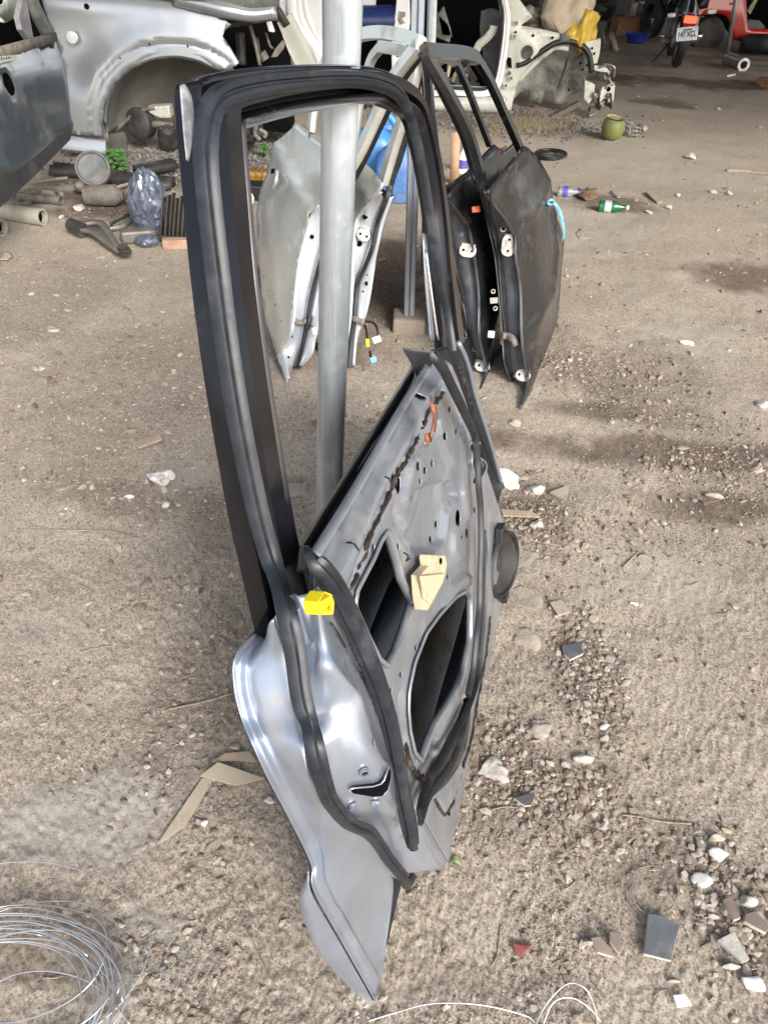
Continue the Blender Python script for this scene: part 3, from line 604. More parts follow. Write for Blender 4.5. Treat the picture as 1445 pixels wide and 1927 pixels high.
loft('pillar_cover', [MD.P([(548, 1150, .064), (556, 1220, .066)]), MD.P([(560, 1146, .070), (572, 1218, .07)]), MD.P([(578, 1140, .066), (590, 1216, .072)])], M_paint, door, 20, sub=4, solid=0.001)
# ---- main weather seal all round
sealp = [(760, 1652, .066), (745, 1636, .066), (726, 1612, .066), (712, 1590, .066), (693, 1566, .067), (655, 1548, .068), (624, 1514, .07), (607, 1478, .072), (588, 1407, .073), (572, 1350, .073), (560, 1298, .072), (550, 1222, .068), (533, 1150, .06),
         (507, 1060, .034), (478, 950, .026), (447, 800, .024), (421, 640, .022), (403, 500, .022), (389, 380, .022), (382, 290, .022), (388, 225, .022), (404, 192, .022), (440, 172, .022), (520, 157, .022), (640, 148, .022), (700, 153, .022), (742, 170, .022), (765, 205, .022), (782, 262, .022), (797, 340, .022), (813, 440, .022), (829, 540, .022), (841, 600, .024), (850, 660, .03)]
sp_ = [(-.0105, -.004), (-.0105, .003), (-.0085, .0075), (-.0035, .008), (-.002, .0055), (.000, .0055), (.0015, .009), (.006, .0125), (.0095, .0085), (.0105, .002), (.0105, -.004)]
sweep('weather_seal', MB_(sealp), sp_, M_rub, door, n=320, auto=50, scale=lambda t: .66 + .22 * sst((t - .18) / .1))
sweep('seal_end', MD.P([(757, 1652, .066), (766, 1665, .055), (775, 1652, .045)]), [(-.007, -.003), (-.007, .003), (0, .007), (.007, .003), (.007, -.003)], M_rub2, door, n=10)
# ---- loose strips of seal hanging over the panel
flat = [(a * .76, b) for a, b in [(-.0125, -.003), (-.012, .002), (-.006, .0045), (-.001, .0015), (.002, .002), (.007, .006), (.0125, .002), (.0125, -.003)]]
sweep('loose_seal', MD.P([(566, 1058, .07), (572, 1048, .095), (590, 1056, .108), (615, 1078, .116), (645, 1120, .119), (672, 1175, .119), (700, 1240, .119), (722, 1300, .119), (740, 1365, .119), (752, 1430, .119), (765, 1500, .119), (777, 1560, .119), (780, 1592, .119)]), flat, M_rub, door, n=110, auto=50)
sweep('loose_seal', MD.P([(579, 1052, .09), (605, 1078, .107), (634, 1122, .109), (662, 1180, .110), (688, 1240, .110), (712, 1310, .110), (730, 1370, .110), (742, 1430, .110), (752, 1490, .110), (764, 1550, .110), (775, 1585, .112)]), flat, M_rub, door, n=110, auto=50)
sweep('loose_seal', MD.P([(812, 668, .112), (820, 672, .117), (834, 692, .12), (850, 725, .122), (872, 770, .122), (892, 815, .122), (898, 860, .122), (900, 910, .122), (904, 960, .122), (905, 1020, .122), (903, 1080, .122), (902, 1140, .122), (896, 1200, .122), (890, 1260, .12), (880, 1310, .118)]), flat, M_rub2, door, n=120, auto=50)
sweep('loose_seal', MD.P([(910, 1000, .115), (913, 1060, .116), (911, 1130, .116), (906, 1200, .116), (899, 1270, .116), (885, 1320, .116), (862, 1372, .115), (835, 1420, .115), (812, 1462, .115), (795, 1500, .115), (788, 1530, .118)]), [(a * .6, b) for a, b in flat], M_rub2, door, n=90, auto=50)
sweep('loose_seal', MD.P([(880, 1330, .112), (868, 1385, .112), (852, 1430, .112), (828, 1468, .112), (805, 1500, .112), (790, 1545, .114)]), [(a * .8, b) for a, b in flat], M_rub, door, n=60, auto=50)
loft('torn_membrane', [MD.P([(884, 1322), (866, 1352), (842, 1400), (818, 1450), (800, 1492)], .106), MD.P([(886, 1335), (872, 1375), (852, 1420), (830, 1462), (804, 1500)], .112), MD.P([(884, 1365), (876, 1410), (860, 1448), (838, 1478), (806, 1506)], .108)],
     mat('black_film', (0.012, 0.012, 0.012), 0.25, 0, (0.08, 0.06, 0.045), 0.3, 30, 0.3, 40, 0.8, 40), door, 30, sub=4, solid=0.0006)
# ---- black butyl glue left in a ragged line
def ragged(name, pts, wd, seed, wv=PW_ + .002):
    rr = random.Random(seed); q = arclen(MD.P(pts, wv), 70); L_, R_ = [], []
    for i, p in enumerate(q):
        t = (q[min(i + 1, 69)] - q[max(i - 1, 0)]).normalized(); s = t.cross(Vector((0, 0, 1)))
        a = wd * (0.35 + 1.0 * rr.random() ** 2); b = wd * (0.35 + 1.2 * rr.random() ** 2)
        if i in (0, 69): a = b = 0.0005
        L_.append(p - s * a); R_.append(p + s * b)
    vs = []
    for a, p, b in zip(L_, q, R_): vs += [a, p + Vector((0, 0, .003 * rr.random() + .001)), b]
    fs = []
    for i in range(69):
        for j in (0, 1): fs.append((i * 3 + j, i * 3 + j + 1, i * 3 + j + 4, i * 3 + j + 3))
    return mesh(name, vs, fs, M_tar, door, solid=0.001)
ragged('butyl_glue', [(838, 735), (825, 752), (804, 777), (790, 820), (776, 844), (757, 880), (747, 895), (720, 960), (699, 1003), (685, 1045), (670, 1085), (658, 1111)], .005, 1, PW_ - .003)
ragged('butyl_glue', [(862, 690), (872, 715), (882, 745), (893, 775)], .005, 2, PW_ + .004)
ragged('butyl_glue', [(922, 1160), (915, 1230), (900, 1310), (885, 1400), (872, 1440), (858, 1475), (852, 1510), (838, 1535), (825, 1520), (818, 1505)], .0045, 3, PW_ + .001)
ragged('butyl_glue', [(652, 1190), (668, 1230), (692, 1290), (715, 1345)], .003, 4, PW_ + .004)
ragged('butyl_glue', [(762, 1400), (768, 1430), (780, 1455), (796, 1465), (806, 1490)], .005, 5, PW_ + .004)
# ---- small parts
def px_prism(name, pts, w0, w1, m, parent=door, fr=MD, bev=0.001): return prism(name, [L2(fr.px(p[0], p[1], w1)) for p in pts], w0, w1, m, parent, bev)
br = px_prism('handle_bracket', [(807, 1044), (838, 1046), (841, 1060), (838, 1082), (826, 1110), (816, 1130), (805, 1149), (797, 1148), (793, 1120), (791, 1083), (808, 1064), (806, 1051)][::-1], .104, .116, M_beige)
px_prism('bracket_web', [(794, 1084), (838, 1079), (834, 1096), (812, 1136), (800, 1128)][::-1], .1165, .1205, M_beige, br)
lathe('bolt_hole', MD.px(829, 1056, .1172), [(.0001, 0), (.004, 0), (.0045, .001)], M_void, br, k=10)
yc = px_prism('yellow_clip', [(613, 1113), (625, 1118), (630, 1134), (628, 1157), (605, 1158), (599, 1134)][::-1], .108, .122, M_yellow)
px_prism('clip_slot', [(614, 1117), (623, 1122), (604, 1133)][::-1], .1225, .1235, mat('dull_orange_plastic', (0.5, 0.28, 0.0), 0.5), yc)
px_prism('clip_slot', [(619, 1140), (623, 1141), (621, 1150), (617, 1149)][::-1], .1225, .1233, mat('dull_orange_plastic', (0.5, 0.28, 0.0), 0.5), yc)
sweep('rusty_strap', MD.P([(811, 752, .115), (813, 764, .125), (819, 776, .126), (818, 795, .126), (814, 812, .126), (810, 822, .122), (801, 826, .12)]), [(-.006, -.0012), (-.006, .0012), (.006, .0012), (.006, -.0012)], M_rust, door, n=24)
tube('strap_hook', MD.P([(802, 828, .12), (799, 835, .12), (801, 843, .11), (805, 838, .104)]), .0012, M_steel, door, 6, n=10)
# thin black sheet standing in for the latch opening's shade, and screw collars on the shut face
sf = bvh_of([c for c in door.children if c.name.startswith('shut_face_inner')][0])
def on(bv, x, y, off=0.0, fr=MD):
    d = ray(x, y).normalized(); h = bv.ray_cast(CAM, d)
    if h[0] is None: return None, None
    n_ = h[1] if h[1].dot(d) < 0 else -h[1]
    return fr.loc(h[0] + n_ * off), Vector((n_.dot(fr.U), n_.dot(fr.V), n_.dot(fr.W)))
def patch_on(name, bv, pts, m, off, parent=door, fr=MD, **kw):
    vs = [on(bv, x, y, off, fr)[0] for x, y in pts]; vs = [v for v in vs if v is not None]
    if len(vs) < 3: return
    c = sum(vs, Vector()) / len(vs); k = len(vs)
    V2, F2 = vs, []
    from mathutils.geometry import tessellate_polygon
    F2 = [tuple(t) for t in tessellate_polygon([[Vector((p[0], p[1], 0)) for p in pts]])]
    return mesh(name, V2, F2, m, parent, smooth=False, **kw)
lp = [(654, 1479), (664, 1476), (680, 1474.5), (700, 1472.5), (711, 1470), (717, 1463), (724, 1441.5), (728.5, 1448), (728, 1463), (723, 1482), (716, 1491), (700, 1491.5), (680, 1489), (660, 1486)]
patch_on('latch_opening_shade', sf, lp, M_void, .005)
lw = [on(sf, x, y, .0045)[0] for x, y in lp + lp[:1]]
lw = [v for v in lw if v is not None]
tube('latch_opening_lip', lw, .0008, M_paint, door, 6, smoothpath=False)
for x, y in ((684, 1449), (662, 1513), (706, 1507)):
    p, n_ = on(sf, x, y + 1, .001)
    if p is None: continue
    c_ = lathe('screw_collar', p, [(.0052, 0), (.0050, .0035), (.0036, .0035), (.0034, .001)], M_paint, door, n_, 16)
    lathe('collar_hole', p, [(.0001, .0016), (.0036, .0016)], M_void, c_, n_, 12)
for x, y, r_ in ((645.5, 1540, .004), (703, 1397, .004), (760, 1573, .006)):
    p, n_ = on(sf, x, y, 0)
    if p is not None: lathe('spot_dimple', p, [(r_, 0.0005), (r_ * .5, .0014), (.0001, .0016)], M_steel, door, n_, 12)
# speaker bolted low on the panel
sc_ = MD.px(944, 1062, .104)
spk = lathe('speaker', sc_, [(.070, -.012), (.072, .0), (.072, .007), (.068, .010), (.064, .008), (.061, .002)], M_rub2, door, Vector((-.26, .05, 1)), 40, auto=35)
lathe('speaker_cone', sc_, [(.0615, .003), (.056, .007), (.051, .003), (.022, -.012), (.019, -.008), (.010, -.004), (.0001, -.003)], M_spk, spk, Vector((-.26, .05, 1)), 36)
for a in (78, 262):
    ca, sa = math.cos(R(a)), math.sin(R(a)); c = sc_ + Vector((ca * .077, sa * .077, -.004)); t = Vector((-sa, ca, 0)); rr_ = Vector((ca, sa, 0))
    ear = [c - t * .03 - rr_ * .012, c - t * .014 + rr_ * .012, c + t * .014 + rr_ * .012, c + t * .03 - rr_ * .012]
    e_ = prism('speaker_lug', [L2(q) for q in ear], sc_.z - .006, sc_.z + .008, M_rub2, spk, 0.001)
    lathe('lug_screw', c + Vector((0, 0, .0085)), [(.005, 0), (.0045, .003), (.0001, .0035)], M_steel, spk, k=10)
# wires poking from the glue line and twig like scratches
for pts in ([(725, 897, .1), (733, 902, .11), (739, 913, .104)], [(652, 1021, .1), (665, 1023, .112), (675, 1036, .104)], [(622, 1172, .1), (632, 1185, .104), (650, 1218, .1)], [(760, 1040, .1), (768, 1046, .11), (764, 1056, .104), (772, 1050, .108)]):
    tube('wire_end', MD.P(pts), .0011, M_rub2, door, 5, n=12)

# ------------------------------------------------------------------ posts
def post(name, X0, X1, r, m, label, cat='post', **kw):
    e = empty(name, X0, label, cat); d = Vector(X1) - Vector(X0)
    tube('pipe', [Vector(), d * .5, d], r, m, e, 32, smoothpath=False); return e
_g = MD.px(640, 150, 0); YP = (MD.o + MD.U * _g.x + MD.V * _g.y + MD.W * _g.z).y + 0.075
pa = AY(620.6, 870, YP); pb = AY(644.7, 30, YP)
dp = (pb - pa) / (pb.z - pa.z); p0 = pa - dp * (pa.z + 0.06); p1 = pa + dp * (3.6 - pa.z)
e = post('steel_post', p0, p1, .0232 * YP, M_galv, 'thick round galvanised steel post the big grey door leans on')
ps = [p0 + Vector((-.0085, -.0215, 0)) + dp * 3.6 * t - p0 for t in (0, .5, 1)]
sweep('weld_seam', ps, [(-.0012, 0), (0, .0009), (.0012, 0)], M_galv, e, Vector((-.37, -.93, 0)), smoothpath=False)
# ------------------------------------------------------------------ doors standing behind the post
M_sil = mat('silver_door_paint', (0.66, 0.67, 0.62), 0.32, 0.5, (0.48, 0.45, 0.36), 0.35, 7, 0.06, 6, 0.04, 40, coat=0.4)
M_wht = mat('pale_silver_edge', (0.66, 0.69, 0.73), 0.30, 0.45, (0.42, 0.38, 0.32), 0.25, 9, 0.06, 8, 0.04, 40, coat=0.4)
M_bk2 = mat('dusty_black_paint', (0.012, 0.013, 0.015), 0.2, 0.0, (0.10, 0.09, 0.072), 0.34, 5, 0.3, 12, 0.05, 40, coat=0.4, spec=0.4, streak=(1, 1, 0.6), scr=0.3)
M_bk3 = mat('brown_dusted_black', (0.035, 0.031, 0.027), 0.25, 0.0, (0.13, 0.105, 0.08), 0.5, 4, 0.3, 8, 0.04, 40, coat=0.4, scr=0.2)
M_bkh = mat('slate_black_edge_paint', (0.055, 0.06, 0.07), 0.38, 0.1, (0.13, 0.12, 0.105), 0.35, 9, 0.3, 12, 0.06, 60, coat=0.3, scr=0.4)
M_prim = mat('grey_primer_metal', (0.52, 0.50, 0.45), 0.5, 0.2, (0.25, 0.22, 0.18), 0.45, 60, 0.1, 20)
M_blue = mat('blue_plastic', (0.09, 0.28, 0.66), 0.35, 0.0, (0.20, 0.30, 0.45), 0.3, 5, 0.1, 5)
M_pale = mat('pale_plastic', (0.80, 0.80, 0.78), 0.45)
M_tape = mat('cloth_tape_grey', (0.22, 0.19, 0.17), 0.8, 0, None, 0, 1, 0.3, 60)
M_red = mat('red_plastic', (0.62, 0.15, 0.09), 0.5)
def face_pt(fr, parent, x, y, w_, off=0.0):
    """the point of the door's own edge face behind a pixel, else the plane at depth w_"""
    for ch in parent.children:
        if ch.name.startswith('hinge_face'):
            if ch.name not in FB: bpy.context.view_layer.update(); FB[ch.name] = bvh_of(ch)
            h = FB[ch.name].ray_cast(CAM, ray(x, y).normalized())
            if h[0] is not None: return fr.loc(h[0] - ray(x, y).normalized() * off)
    c = fr.px(x, y, w_); X = fr.o + fr.U * c.x + fr.V * c.y + fr.W * c.z; return fr.loc(X - ray(x, y).normalized() * off)
FB = {}
def mid(a, b, t, ww): return [((p[0] * (1 - t) + q[0] * t), (p[1] * (1 - t) + q[1] * t), ww) for p, q in zip(a, b)]
def hinge(fr, parent, x, y, w_, hw, hh, lean=0.0, m=None):
    """two-hole hinge leaf standing out from the door edge, facing the camera"""
    m = m or M_prim; c = face_pt(fr, parent, x, y, w_, .012); X = fr.o + fr.U * c.x + fr.V * c.y + fr.W * c.z
    zc = (CAMR.transposed() @ (X - CAM)).z; s = -zc / FPX
    back = (CAM - X).normalized(); up = Vector((0, 0, 1)); sd = up.cross(back).normalized(); up = back.cross(sd)
    a = R(lean); sd, up = sd * math.cos(a) + up * math.sin(a), up * math.cos(a) - sd * math.sin(a)
    def P(i, j, k): return fr.loc(X + sd * (i * s) + up * (j * s) + back * k)
    o = []
    for t in range(24):
        an = 2 * math.pi * t / 24; cx_ = (hw - hh) * (1 if math.cos(an) > 0 else -1) if hw > hh else 0; cy_ = (hh - hw) * (1 if math.sin(an) > 0 else -1) if hh > hw else 0
        r_ = min(hw, hh); o.append((cx_ + r_ * math.cos(an), cy_ + r_ * math.sin(an)))
    vs = [P(i, j, .012) for i, j in o] + [P(i, j, .005) for i, j in o]; k = len(o)
    hb = mesh('hinge', vs, [tuple(range(k)), tuple(range(k, 2 * k))[::-1]] + [(i, k + i, k + (i + 1) % k, (i + 1) % k) for i in range(k)], m, parent, smooth=False, bev=.001)
    for d in (-1, 1):
        i, j = (d * hw * .5, 0) if hw > hh else (0, d * hh * .5)
        q = [(i + 2.6 * math.cos(t * math.pi / 4), j + 2.6 * math.sin(t * math.pi / 4)) for t in range(8)]
        mesh('hinge_hole', [P(a_, b_, .0125) for a_, b_ in q], [tuple(range(8))], M_void, hb, smooth=False)
    mb = MB(); i0, j0 = (-hw, hh * .2) if hw > hh else (hw * .1, -hh * .5)
    for yy in (-hh * .5,):
        vs = [P(i0 - 2, -hh * .7, -.02), P(i0 + 4, -hh * .7, .008), P(i0 + 4, hh, .008), P(i0 - 2, hh, -.02)]; mb.add(vs, [(0, 1, 2, 3)])
    mb.add([P(-hw * .8, hh * .9, .008), P(hw * .8, hh * .9, .008), P(hw * .5, hh * 1.4, -.03), P(-hw * .9, hh * 1.4, -.03)], [(0, 1, 2, 3)])
    mb.build('hinge_arm', m, hb, smooth=False, solid=.003); return hb
def spots(fr, parent, lst, w_, m_in=M_void, rim=None):
    for x, y, r_ in lst:
        c = face_pt(fr, parent, x, y, w_); X = fr.o + fr.U * c.x + fr.V * c.y + fr.W * c.z; zc = -(CAMR.transposed() @ (X - CAM)).z
        bk = (CAM - X).normalized(); bl_ = Vector((bk.dot(fr.U), bk.dot(fr.V), bk.dot(fr.W))); rr_ = r_ * zc / FPX; c = c + bl_ * .003
        if rim: lathe('hole_rim', c, [(rr_ * 1.7, 0), (rr_ * 1.6, .002), (rr_, .002)], rim, parent, bl_, 14)
        lathe('hole', c, [(rr_, .0015), (.00001, .0015)], m_in, parent, bl_, 12)
bar = lambda a, b: [(-a, -b), (-a, b * .2), (-a * .8, b * .8), (-a * .45, b), (-a * .3, b * .3), (-a * .1, b * .2), (a * .05, b * .8), (a * .5, b), (a * .85, b * .7), (a, b * .1), (a, -b)]
def win(fr, parent, path, w_, a, b, m, sgn=1, n=60): return sweep('window_frame', fr.P(path, w_), bar(a, b), m, parent, Vector((0, 0, sgn)), n=n, auto=40)

# ---- silver pair leaning to the right
def silver(base, phi, al, label, skin, crease, C0, C1, w1, C3, pill, topr, rearp, seal_top, hol, name='car_door'):
    fr = Fr(G(*base), phi, al); e = empty('car_door_shell', fr.M, label, 'car door', 'silver car doors leaning against the channel post')
    cr = [L2(p) for p in fr.P(crease)]
    def h(u, v):
        d = pdist(u, v, sk, True); b_ = -0.02 * sst(d / .2)
        if len(cr) > 1: b_ -= 0.010 * math.exp(-(pdist(u, v, cr) / .018) ** 2)
        return b_
    sk = skin(fr); plate('outer_skin', sk, [], M_sil, e, h, 0.03, solid=.0012, off=-1)
    # the edge face, folding in
    loft('hinge_face', [fr.P(C0, 0), fr.P([(x + 4, y) for x, y in C0], .006), fr.P(mid(C0, C1, .35, .02)), fr.P(mid(C0, C1, .8, .045)), fr.P(C1, w1), fr.P([(x + 15, y - 2) for x, y in C1], w1 + .004), fr.P(C3, w1 + .02)], M_wht, e, 60, sub=3, solid=.0015)
    sweep('hem_edge', fr.P([(x, y) for x, y in C0], .001), circ(.0035, 8), M_wht, e, n=50)
    q = [L2(p) for p in fr.P(C3, w1 + .02)]; zc = fr.px(*C3[-1], w1 + .02)
    inn = q + [(.75, .12), (.8, .4), (.78, .6), (q[0][0] + .02, q[0][1])]
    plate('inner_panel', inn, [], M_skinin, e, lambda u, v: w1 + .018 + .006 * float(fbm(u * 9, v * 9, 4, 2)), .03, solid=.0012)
    win(fr, e, pill, .035, .017, .014, M_sil); win(fr, e, topr, .035, .016, .014, M_sil); win(fr, e, rearp, .035, .014, .012, M_sil)
    sweep('weather_seal', fr.P(seal_top) + [face_pt(fr, e, a + 7, b, w1, .006) for a, b in C1], [(-.0125, -.002), (-.012, .005), (-.005, .007), (-.001, .004), (.003, .008), (.010, .007), (.0125, .003), (.0125, -.002)], M_rub2, e, Vector((-1, 0, .25)), n=150, auto=50)
    spots(fr, e, hol, w1); return fr, e
S1, s1e = silver((545, 729), -26, -17, 'left silver car door, dented door leaning right, its yellowish outer face towards the fender',
    lambda f: [L2(p) for p in f.P([(541, 712), (535, 690), (533, 655), (545, 635), (549, 620), (555, 549), (563, 488), (575, 441), (586, 404), (600, 385), (622, 368), (650, 345), (662, 322), (640, 296), (601, 263), (562, 231), (544, 246), (516, 271), (505, 318), (490, 356), (483, 400), (486, 470), (490, 530), (497, 592), (520, 665), (541, 728)])],
    [(519, 274), (545, 320), (586, 399)],
    [(600, 386), (586, 405), (575, 441), (563, 488), (555, 549), (548, 621), (534, 655), (535, 680), (541, 712)],
    [(640, 380), (625, 410), (611, 445), (598, 492), (584, 545), (574, 598), (567, 636), (560, 665), (552, 690)], .058,
    [(668, 372), (655, 405), (645, 450), (632, 500), (615, 560), (602, 612), (594, 643), (586, 671), (564, 694)],
    [(790, 84), (741, 150), (708, 222), (676, 290), (640, 350), (610, 398)], [(793, 80), (762, 68), (725, 62), (690, 64), (650, 76), (628, 88)], [(630, 84), (610, 120), (600, 170), (590, 215), (586, 250)],
    [(796, 96, .06), (752, 158, .06), (715, 235, .06), (684, 300, .06), (655, 355, .062)], [(587, 445, 4), (549, 633, 2.5), (543, 672, 2.5), (556, 480, 1.5)])
S2, s2e = silver((650, 724), -28, -13, 'right silver car door, white hinge edge and loose wiring beside the thick post',
    lambda f: [L2(p) for p in f.P([(648, 715), (646, 690), (650, 650), (657, 600), (661, 540), (664, 470), (669, 414), (690, 385), (716, 361), (722, 346), (700, 318), (674, 294)])] + [(.45, .70), (.58, .66), (.62, .4), (.5, .15), (.35, .04)],
    [(672, 330), (700, 372)],
    [(716, 361), (690, 385), (669, 414), (664, 470), (661, 540), (657, 600), (650, 650), (646, 690), (648, 714)],
    [(722, 372), (705, 419), (696, 462), (683, 497), (670, 526), (665, 555), (662, 592), (656, 640), (652, 690)], .058,
    [(742, 367), (724, 419), (711, 470), (705, 508), (697, 558), (690, 590), (681, 616), (669, 656), (662, 695)],
    [(789, 108), (775, 170), (757, 227), (738, 290), (722, 345)], [(788, 106), (760, 96), (735, 90), (716, 88)], [(716, 90), (700, 112), (688, 150), (676, 200), (668, 260), (664, 292)],
    [(792, 120, .06), (783, 170, .06), (768, 235, .06), (750, 300, .06), (734, 345, .062)], [(687, 407, 5), (676, 458, 5.5), (690, 533, 4), (691, 517, 1.5), (683, 548, 1.8)])
hinge(S2, s2e, 684, 442, .05, 13, 11, -20, M_steel)
# loom hanging out
def loom(e, fr, segs):
    for nm, pts, r_, m_ in segs: tube(nm, [face_pt(fr, e, q[0], q[1], q[2], .012 + i_ * .006) for i_, q in enumerate(pts)], r_, m_, e, 8, n=24)
loom(s2e, S2, [('rubber_boot', [(655, 592, .07), (668, 600, .09), (684, 607, .10)], .011, M_tape), ('wire_loom', [(684, 606, .10), (689, 620, .11), (691, 638, .11)], .0042, M_rub2), ('wire_loom', [(696, 661, .11), (697, 668, .11), (702, 678, .115)], .005, M_rub2),
               ('wire_loom', [(684, 604, .10), (700, 606, .12), (708, 614, .125), (711, 628, .125)], .0045, M_rub2), ('pink_wires', [(684, 607, .10), (692, 611, .115), (697, 613, .12)], .0025, mat('pink_wire', (0.6, 0.3, 0.28), 0.5))])
def cube_px(name, fr, e, x, y, w_, sx, sy, sz, m, rz=0):
    c = face_pt(fr, e, x, y, w_, .03); M3 = fr.M.to_3x3().inverted() @ CAMR @ Matrix.Rotation(R(rz), 3, 'Z'); return box(name, c, (sx, sy, sz), m, e, M3, .0015)
cube_px('yellow_tape', S2, s2e, 692, 645, .11, .013, .028, .012, M_yellow, 3)
cube_px('white_connector', S2, s2e, 709, 639, .125, .03, .022, .012, M_pale, 20); cube_px('blue_connector', S2, s2e, 703, 677, .115, .022, .02, .012, mat('light_blue_plastic', (.2, .5, .8), .4), 20)
loom(s1e, S1, [('rubber_boot', [(556, 605, .05), (568, 608, .07), (578, 604, .085)], .010, M_tape), ('boot_flange', [(584, 594, .08), (581, 606, .084), (577, 618, .084)], .009, M_rub2), ('wire_loom', [(583, 609, .09), (588, 614, .095)], .003, M_rust)])
cube_px('white_connector', S1, s1e, 592, 624, .095, .014, .026, .012, M_pale, 12)
px_prism('door_handle_recess', [(514, 318), (518, 317), (516, 325), (513, 327)][::-1], -.036, -.028, M_void, s1e, S1)
sweep('handle_pull', S1.P([(522, 322, -.034), (520, 338, -.042), (515, 352, -.034)]), [(-.009, -.002), (-.006, .006), (.006, .006), (.009, -.002)], M_wht, s1e, Vector((0, 0, -1)), n=12)
for x, y in ((497, 520), (506, 546), (517, 573), (529, 604)): lathe('rivet_hole', S1.px(x, y, -.018), [(.004, 0), (.0001, .001)], M_void, s1e, Vector((0, 0, -1)), 8)

# ---- black pair leaning to the left
def black(base, phi, al, label, skin, crease, C0, C3, wt, frames, seal_top, name='car_door'):
    fr = Fr(G(*base), phi, al); e = empty('car_door_shell', fr.M, label, 'car door', 'black car doors leaning against the channel post')
    sk = skin(fr); cr = [[L2(p) for p in fr.P(c)] for c in crease]
    def h(u, v):
        b_ = 0.022 * sst(pdist(u, v, sk, True) / .2)
        for c in cr: b_ += 0.010 * math.exp(-(pdist(u, v, c) / .02) ** 2)
        return b_
    pl = plate('outer_skin', sk, [], M_bk2, e, h, 0.025, solid=.0012, off=1)
    loft('hinge_face', [fr.P(C0, 0), fr.P([(x - 3, y + 1) for x, y in C0], -.004), fr.P(mid(C0, C3, .15, -.018)), fr.P(mid(C0, C3, .5, -wt * .55)), fr.P(mid(C0, C3, .72, -wt * .8)), fr.P(mid(C0, C3, .76, -wt * .9)), fr.P(C3, -wt)], M_bkh, e, 60, sub=3, solid=.0015)
    sweep('hem_edge', fr.P(C0, .001), circ(.0028, 8), M_bkh, e, n=60)
    q = [L2(p) for p in fr.P(C3, -wt)]
    plate('inner_panel', q + [(q[-1][0] + .1, .02), (.75, .08), (.8, .35), (.8, .66), (q[0][0] + .02, q[0][1] + .01)], [], M_bk3, e, lambda u, v: -wt + .01 + .006 * float(fbm(u * 9, v * 9, 4, 2)), .03, solid=.0012)
    for path, a, b in frames: win(fr, e, path, -.04, a, b, M_bk2, -1)
    sweep('weather_seal', fr.P(seal_top) + [face_pt(fr, e, p[0] + (8 if i < 8 else 4), p[1], -wt, .005) for i, p in enumerate(C3)], [(-.0125, -.002), (-.012, .005), (-.005, .008), (-.001, .004), (.003, .009), (.010, .007), (.0125, .003), (.0125, -.002)], M_rub, e, Vector((-1, 0, -.25)), n=150, auto=50)
    return fr, e
BA, bae = black((903, 733), 22, 15, 'left black car door, its dusty hinge edge showing two hinges in front of the other',
    lambda f: [L2(p) for p in f.P([(903, 735), (916, 699), (910, 668), (902, 627), (901, 544), (886, 441), (872, 411), (852, 386), (838, 368), (880, 320), (928, 270), (947, 284)])] + [(.72, .68), (.78, .5), (.72, .3), (.55, .1)], [],
    [(838, 368), (852, 386), (872, 411), (886, 441), (901, 544), (902, 627), (910, 668), (916, 699), (903, 734)],
    [(819, 366), (826, 395), (833, 419), (847, 483), (861, 544), (872, 599), (880, 640), (890, 690), (899, 726)], .075,
    [([(798, 100), (806, 160), (813, 230), (822, 300), (832, 364)], .009, .010), ([(798, 98), (820, 108), (842, 112), (856, 118)], .010, .01), ([(857, 116), (880, 168), (902, 225), (920, 272)], .010, .010)],
    [(797, 105, -.07), (801, 160, -.07), (806, 230, -.07), (812, 300, -.07)])
BB, bbe = black((980, 770), 22, 17, 'right black car door with a pale blue rope tied at its far lower corner',
    lambda f: [L2(p) for p in f.P([(978, 772), (999, 737), (1013, 696), (1034, 645), (1049, 599), (1053, 555), (1056, 510), (1061, 460), (1054, 425), (1043, 402), (1036, 338), (1015, 300), (993, 277), (980, 274), (945, 317), (912, 360), (927, 386), (950, 410), (966, 436), (971, 483), (980, 544), (982, 627), (988, 682), (994, 715), (982, 758)])],
    [[(1026, 355), (1000, 388), (969, 425)], [(1043, 405), (1036, 500), (1030, 555), (1005, 598), (988, 632)], [(912, 368), (985, 280)]],
    [(912, 360), (930, 386), (966, 436), (971, 483), (980, 544), (982, 627), (988, 682), (994, 715), (980, 766)],
    [(903, 364), (911, 400), (921, 440), (931, 488), (938, 555), (944, 627), (948, 682), (960, 718), (972, 756)], .08,
    [([(797, 96), (843, 174), (881, 249), (905, 330), (909, 360)], .012, .012), ([(798, 95), (825, 97), (860, 99), (884, 104), (894, 110)], .016, .013), ([(893, 107), (920, 152), (950, 218), (978, 280)], .013, .012)],
    [(795, 100, -.075), (835, 178, -.075), (872, 255, -.075), (896, 335, -.075)])
sweep('belt_moulding', BB.P([(915, 362, .004), (950, 322, .004), (985, 282, .004)]), [(-.006, 0), (-.005, .006), (.006, .007), (.008, 0)], M_rub2, bbe, n=14)
sweep('belt_moulding', BA.P([(842, 370, .004), (885, 322, .004), (930, 275, .004)]), [(-.006, 0), (-.005, .006), (.006, .007), (.008, 0)], M_rub2, bae, n=14)
hinge(BA, bae, 880, 471, -.03, 16, 12, -5); hinge(BA, bae, 908, 689, -.03, 14, 10, -8); hinge(BB, bbe, 957, 461, -.03, 13, 20, 0); hinge(BB, bbe, 984, 706, -.03, 14, 11, -5)
spots(BA, bae, [(868, 441, 3), (893, 657, 3)], -.03, M_bkh, M_bkh); spots(BB, bbe, [(947, 430, 3.5)], -.03, M_void, M_prim)
spots(BB, bbe, [(928, 548, 2.6), (932, 580, 2.6)], -.088, M_void, M_prim)
px_prism('striker_slot', [(924, 560), (937, 559), (937, 570), (925, 571)], -.086, -.081, M_prim, bbe, BB); px_prism('striker_slot', [(927, 561), (937, 561), (937, 568), (927, 568)], -.088, -.0865, M_void, bbe, BB)
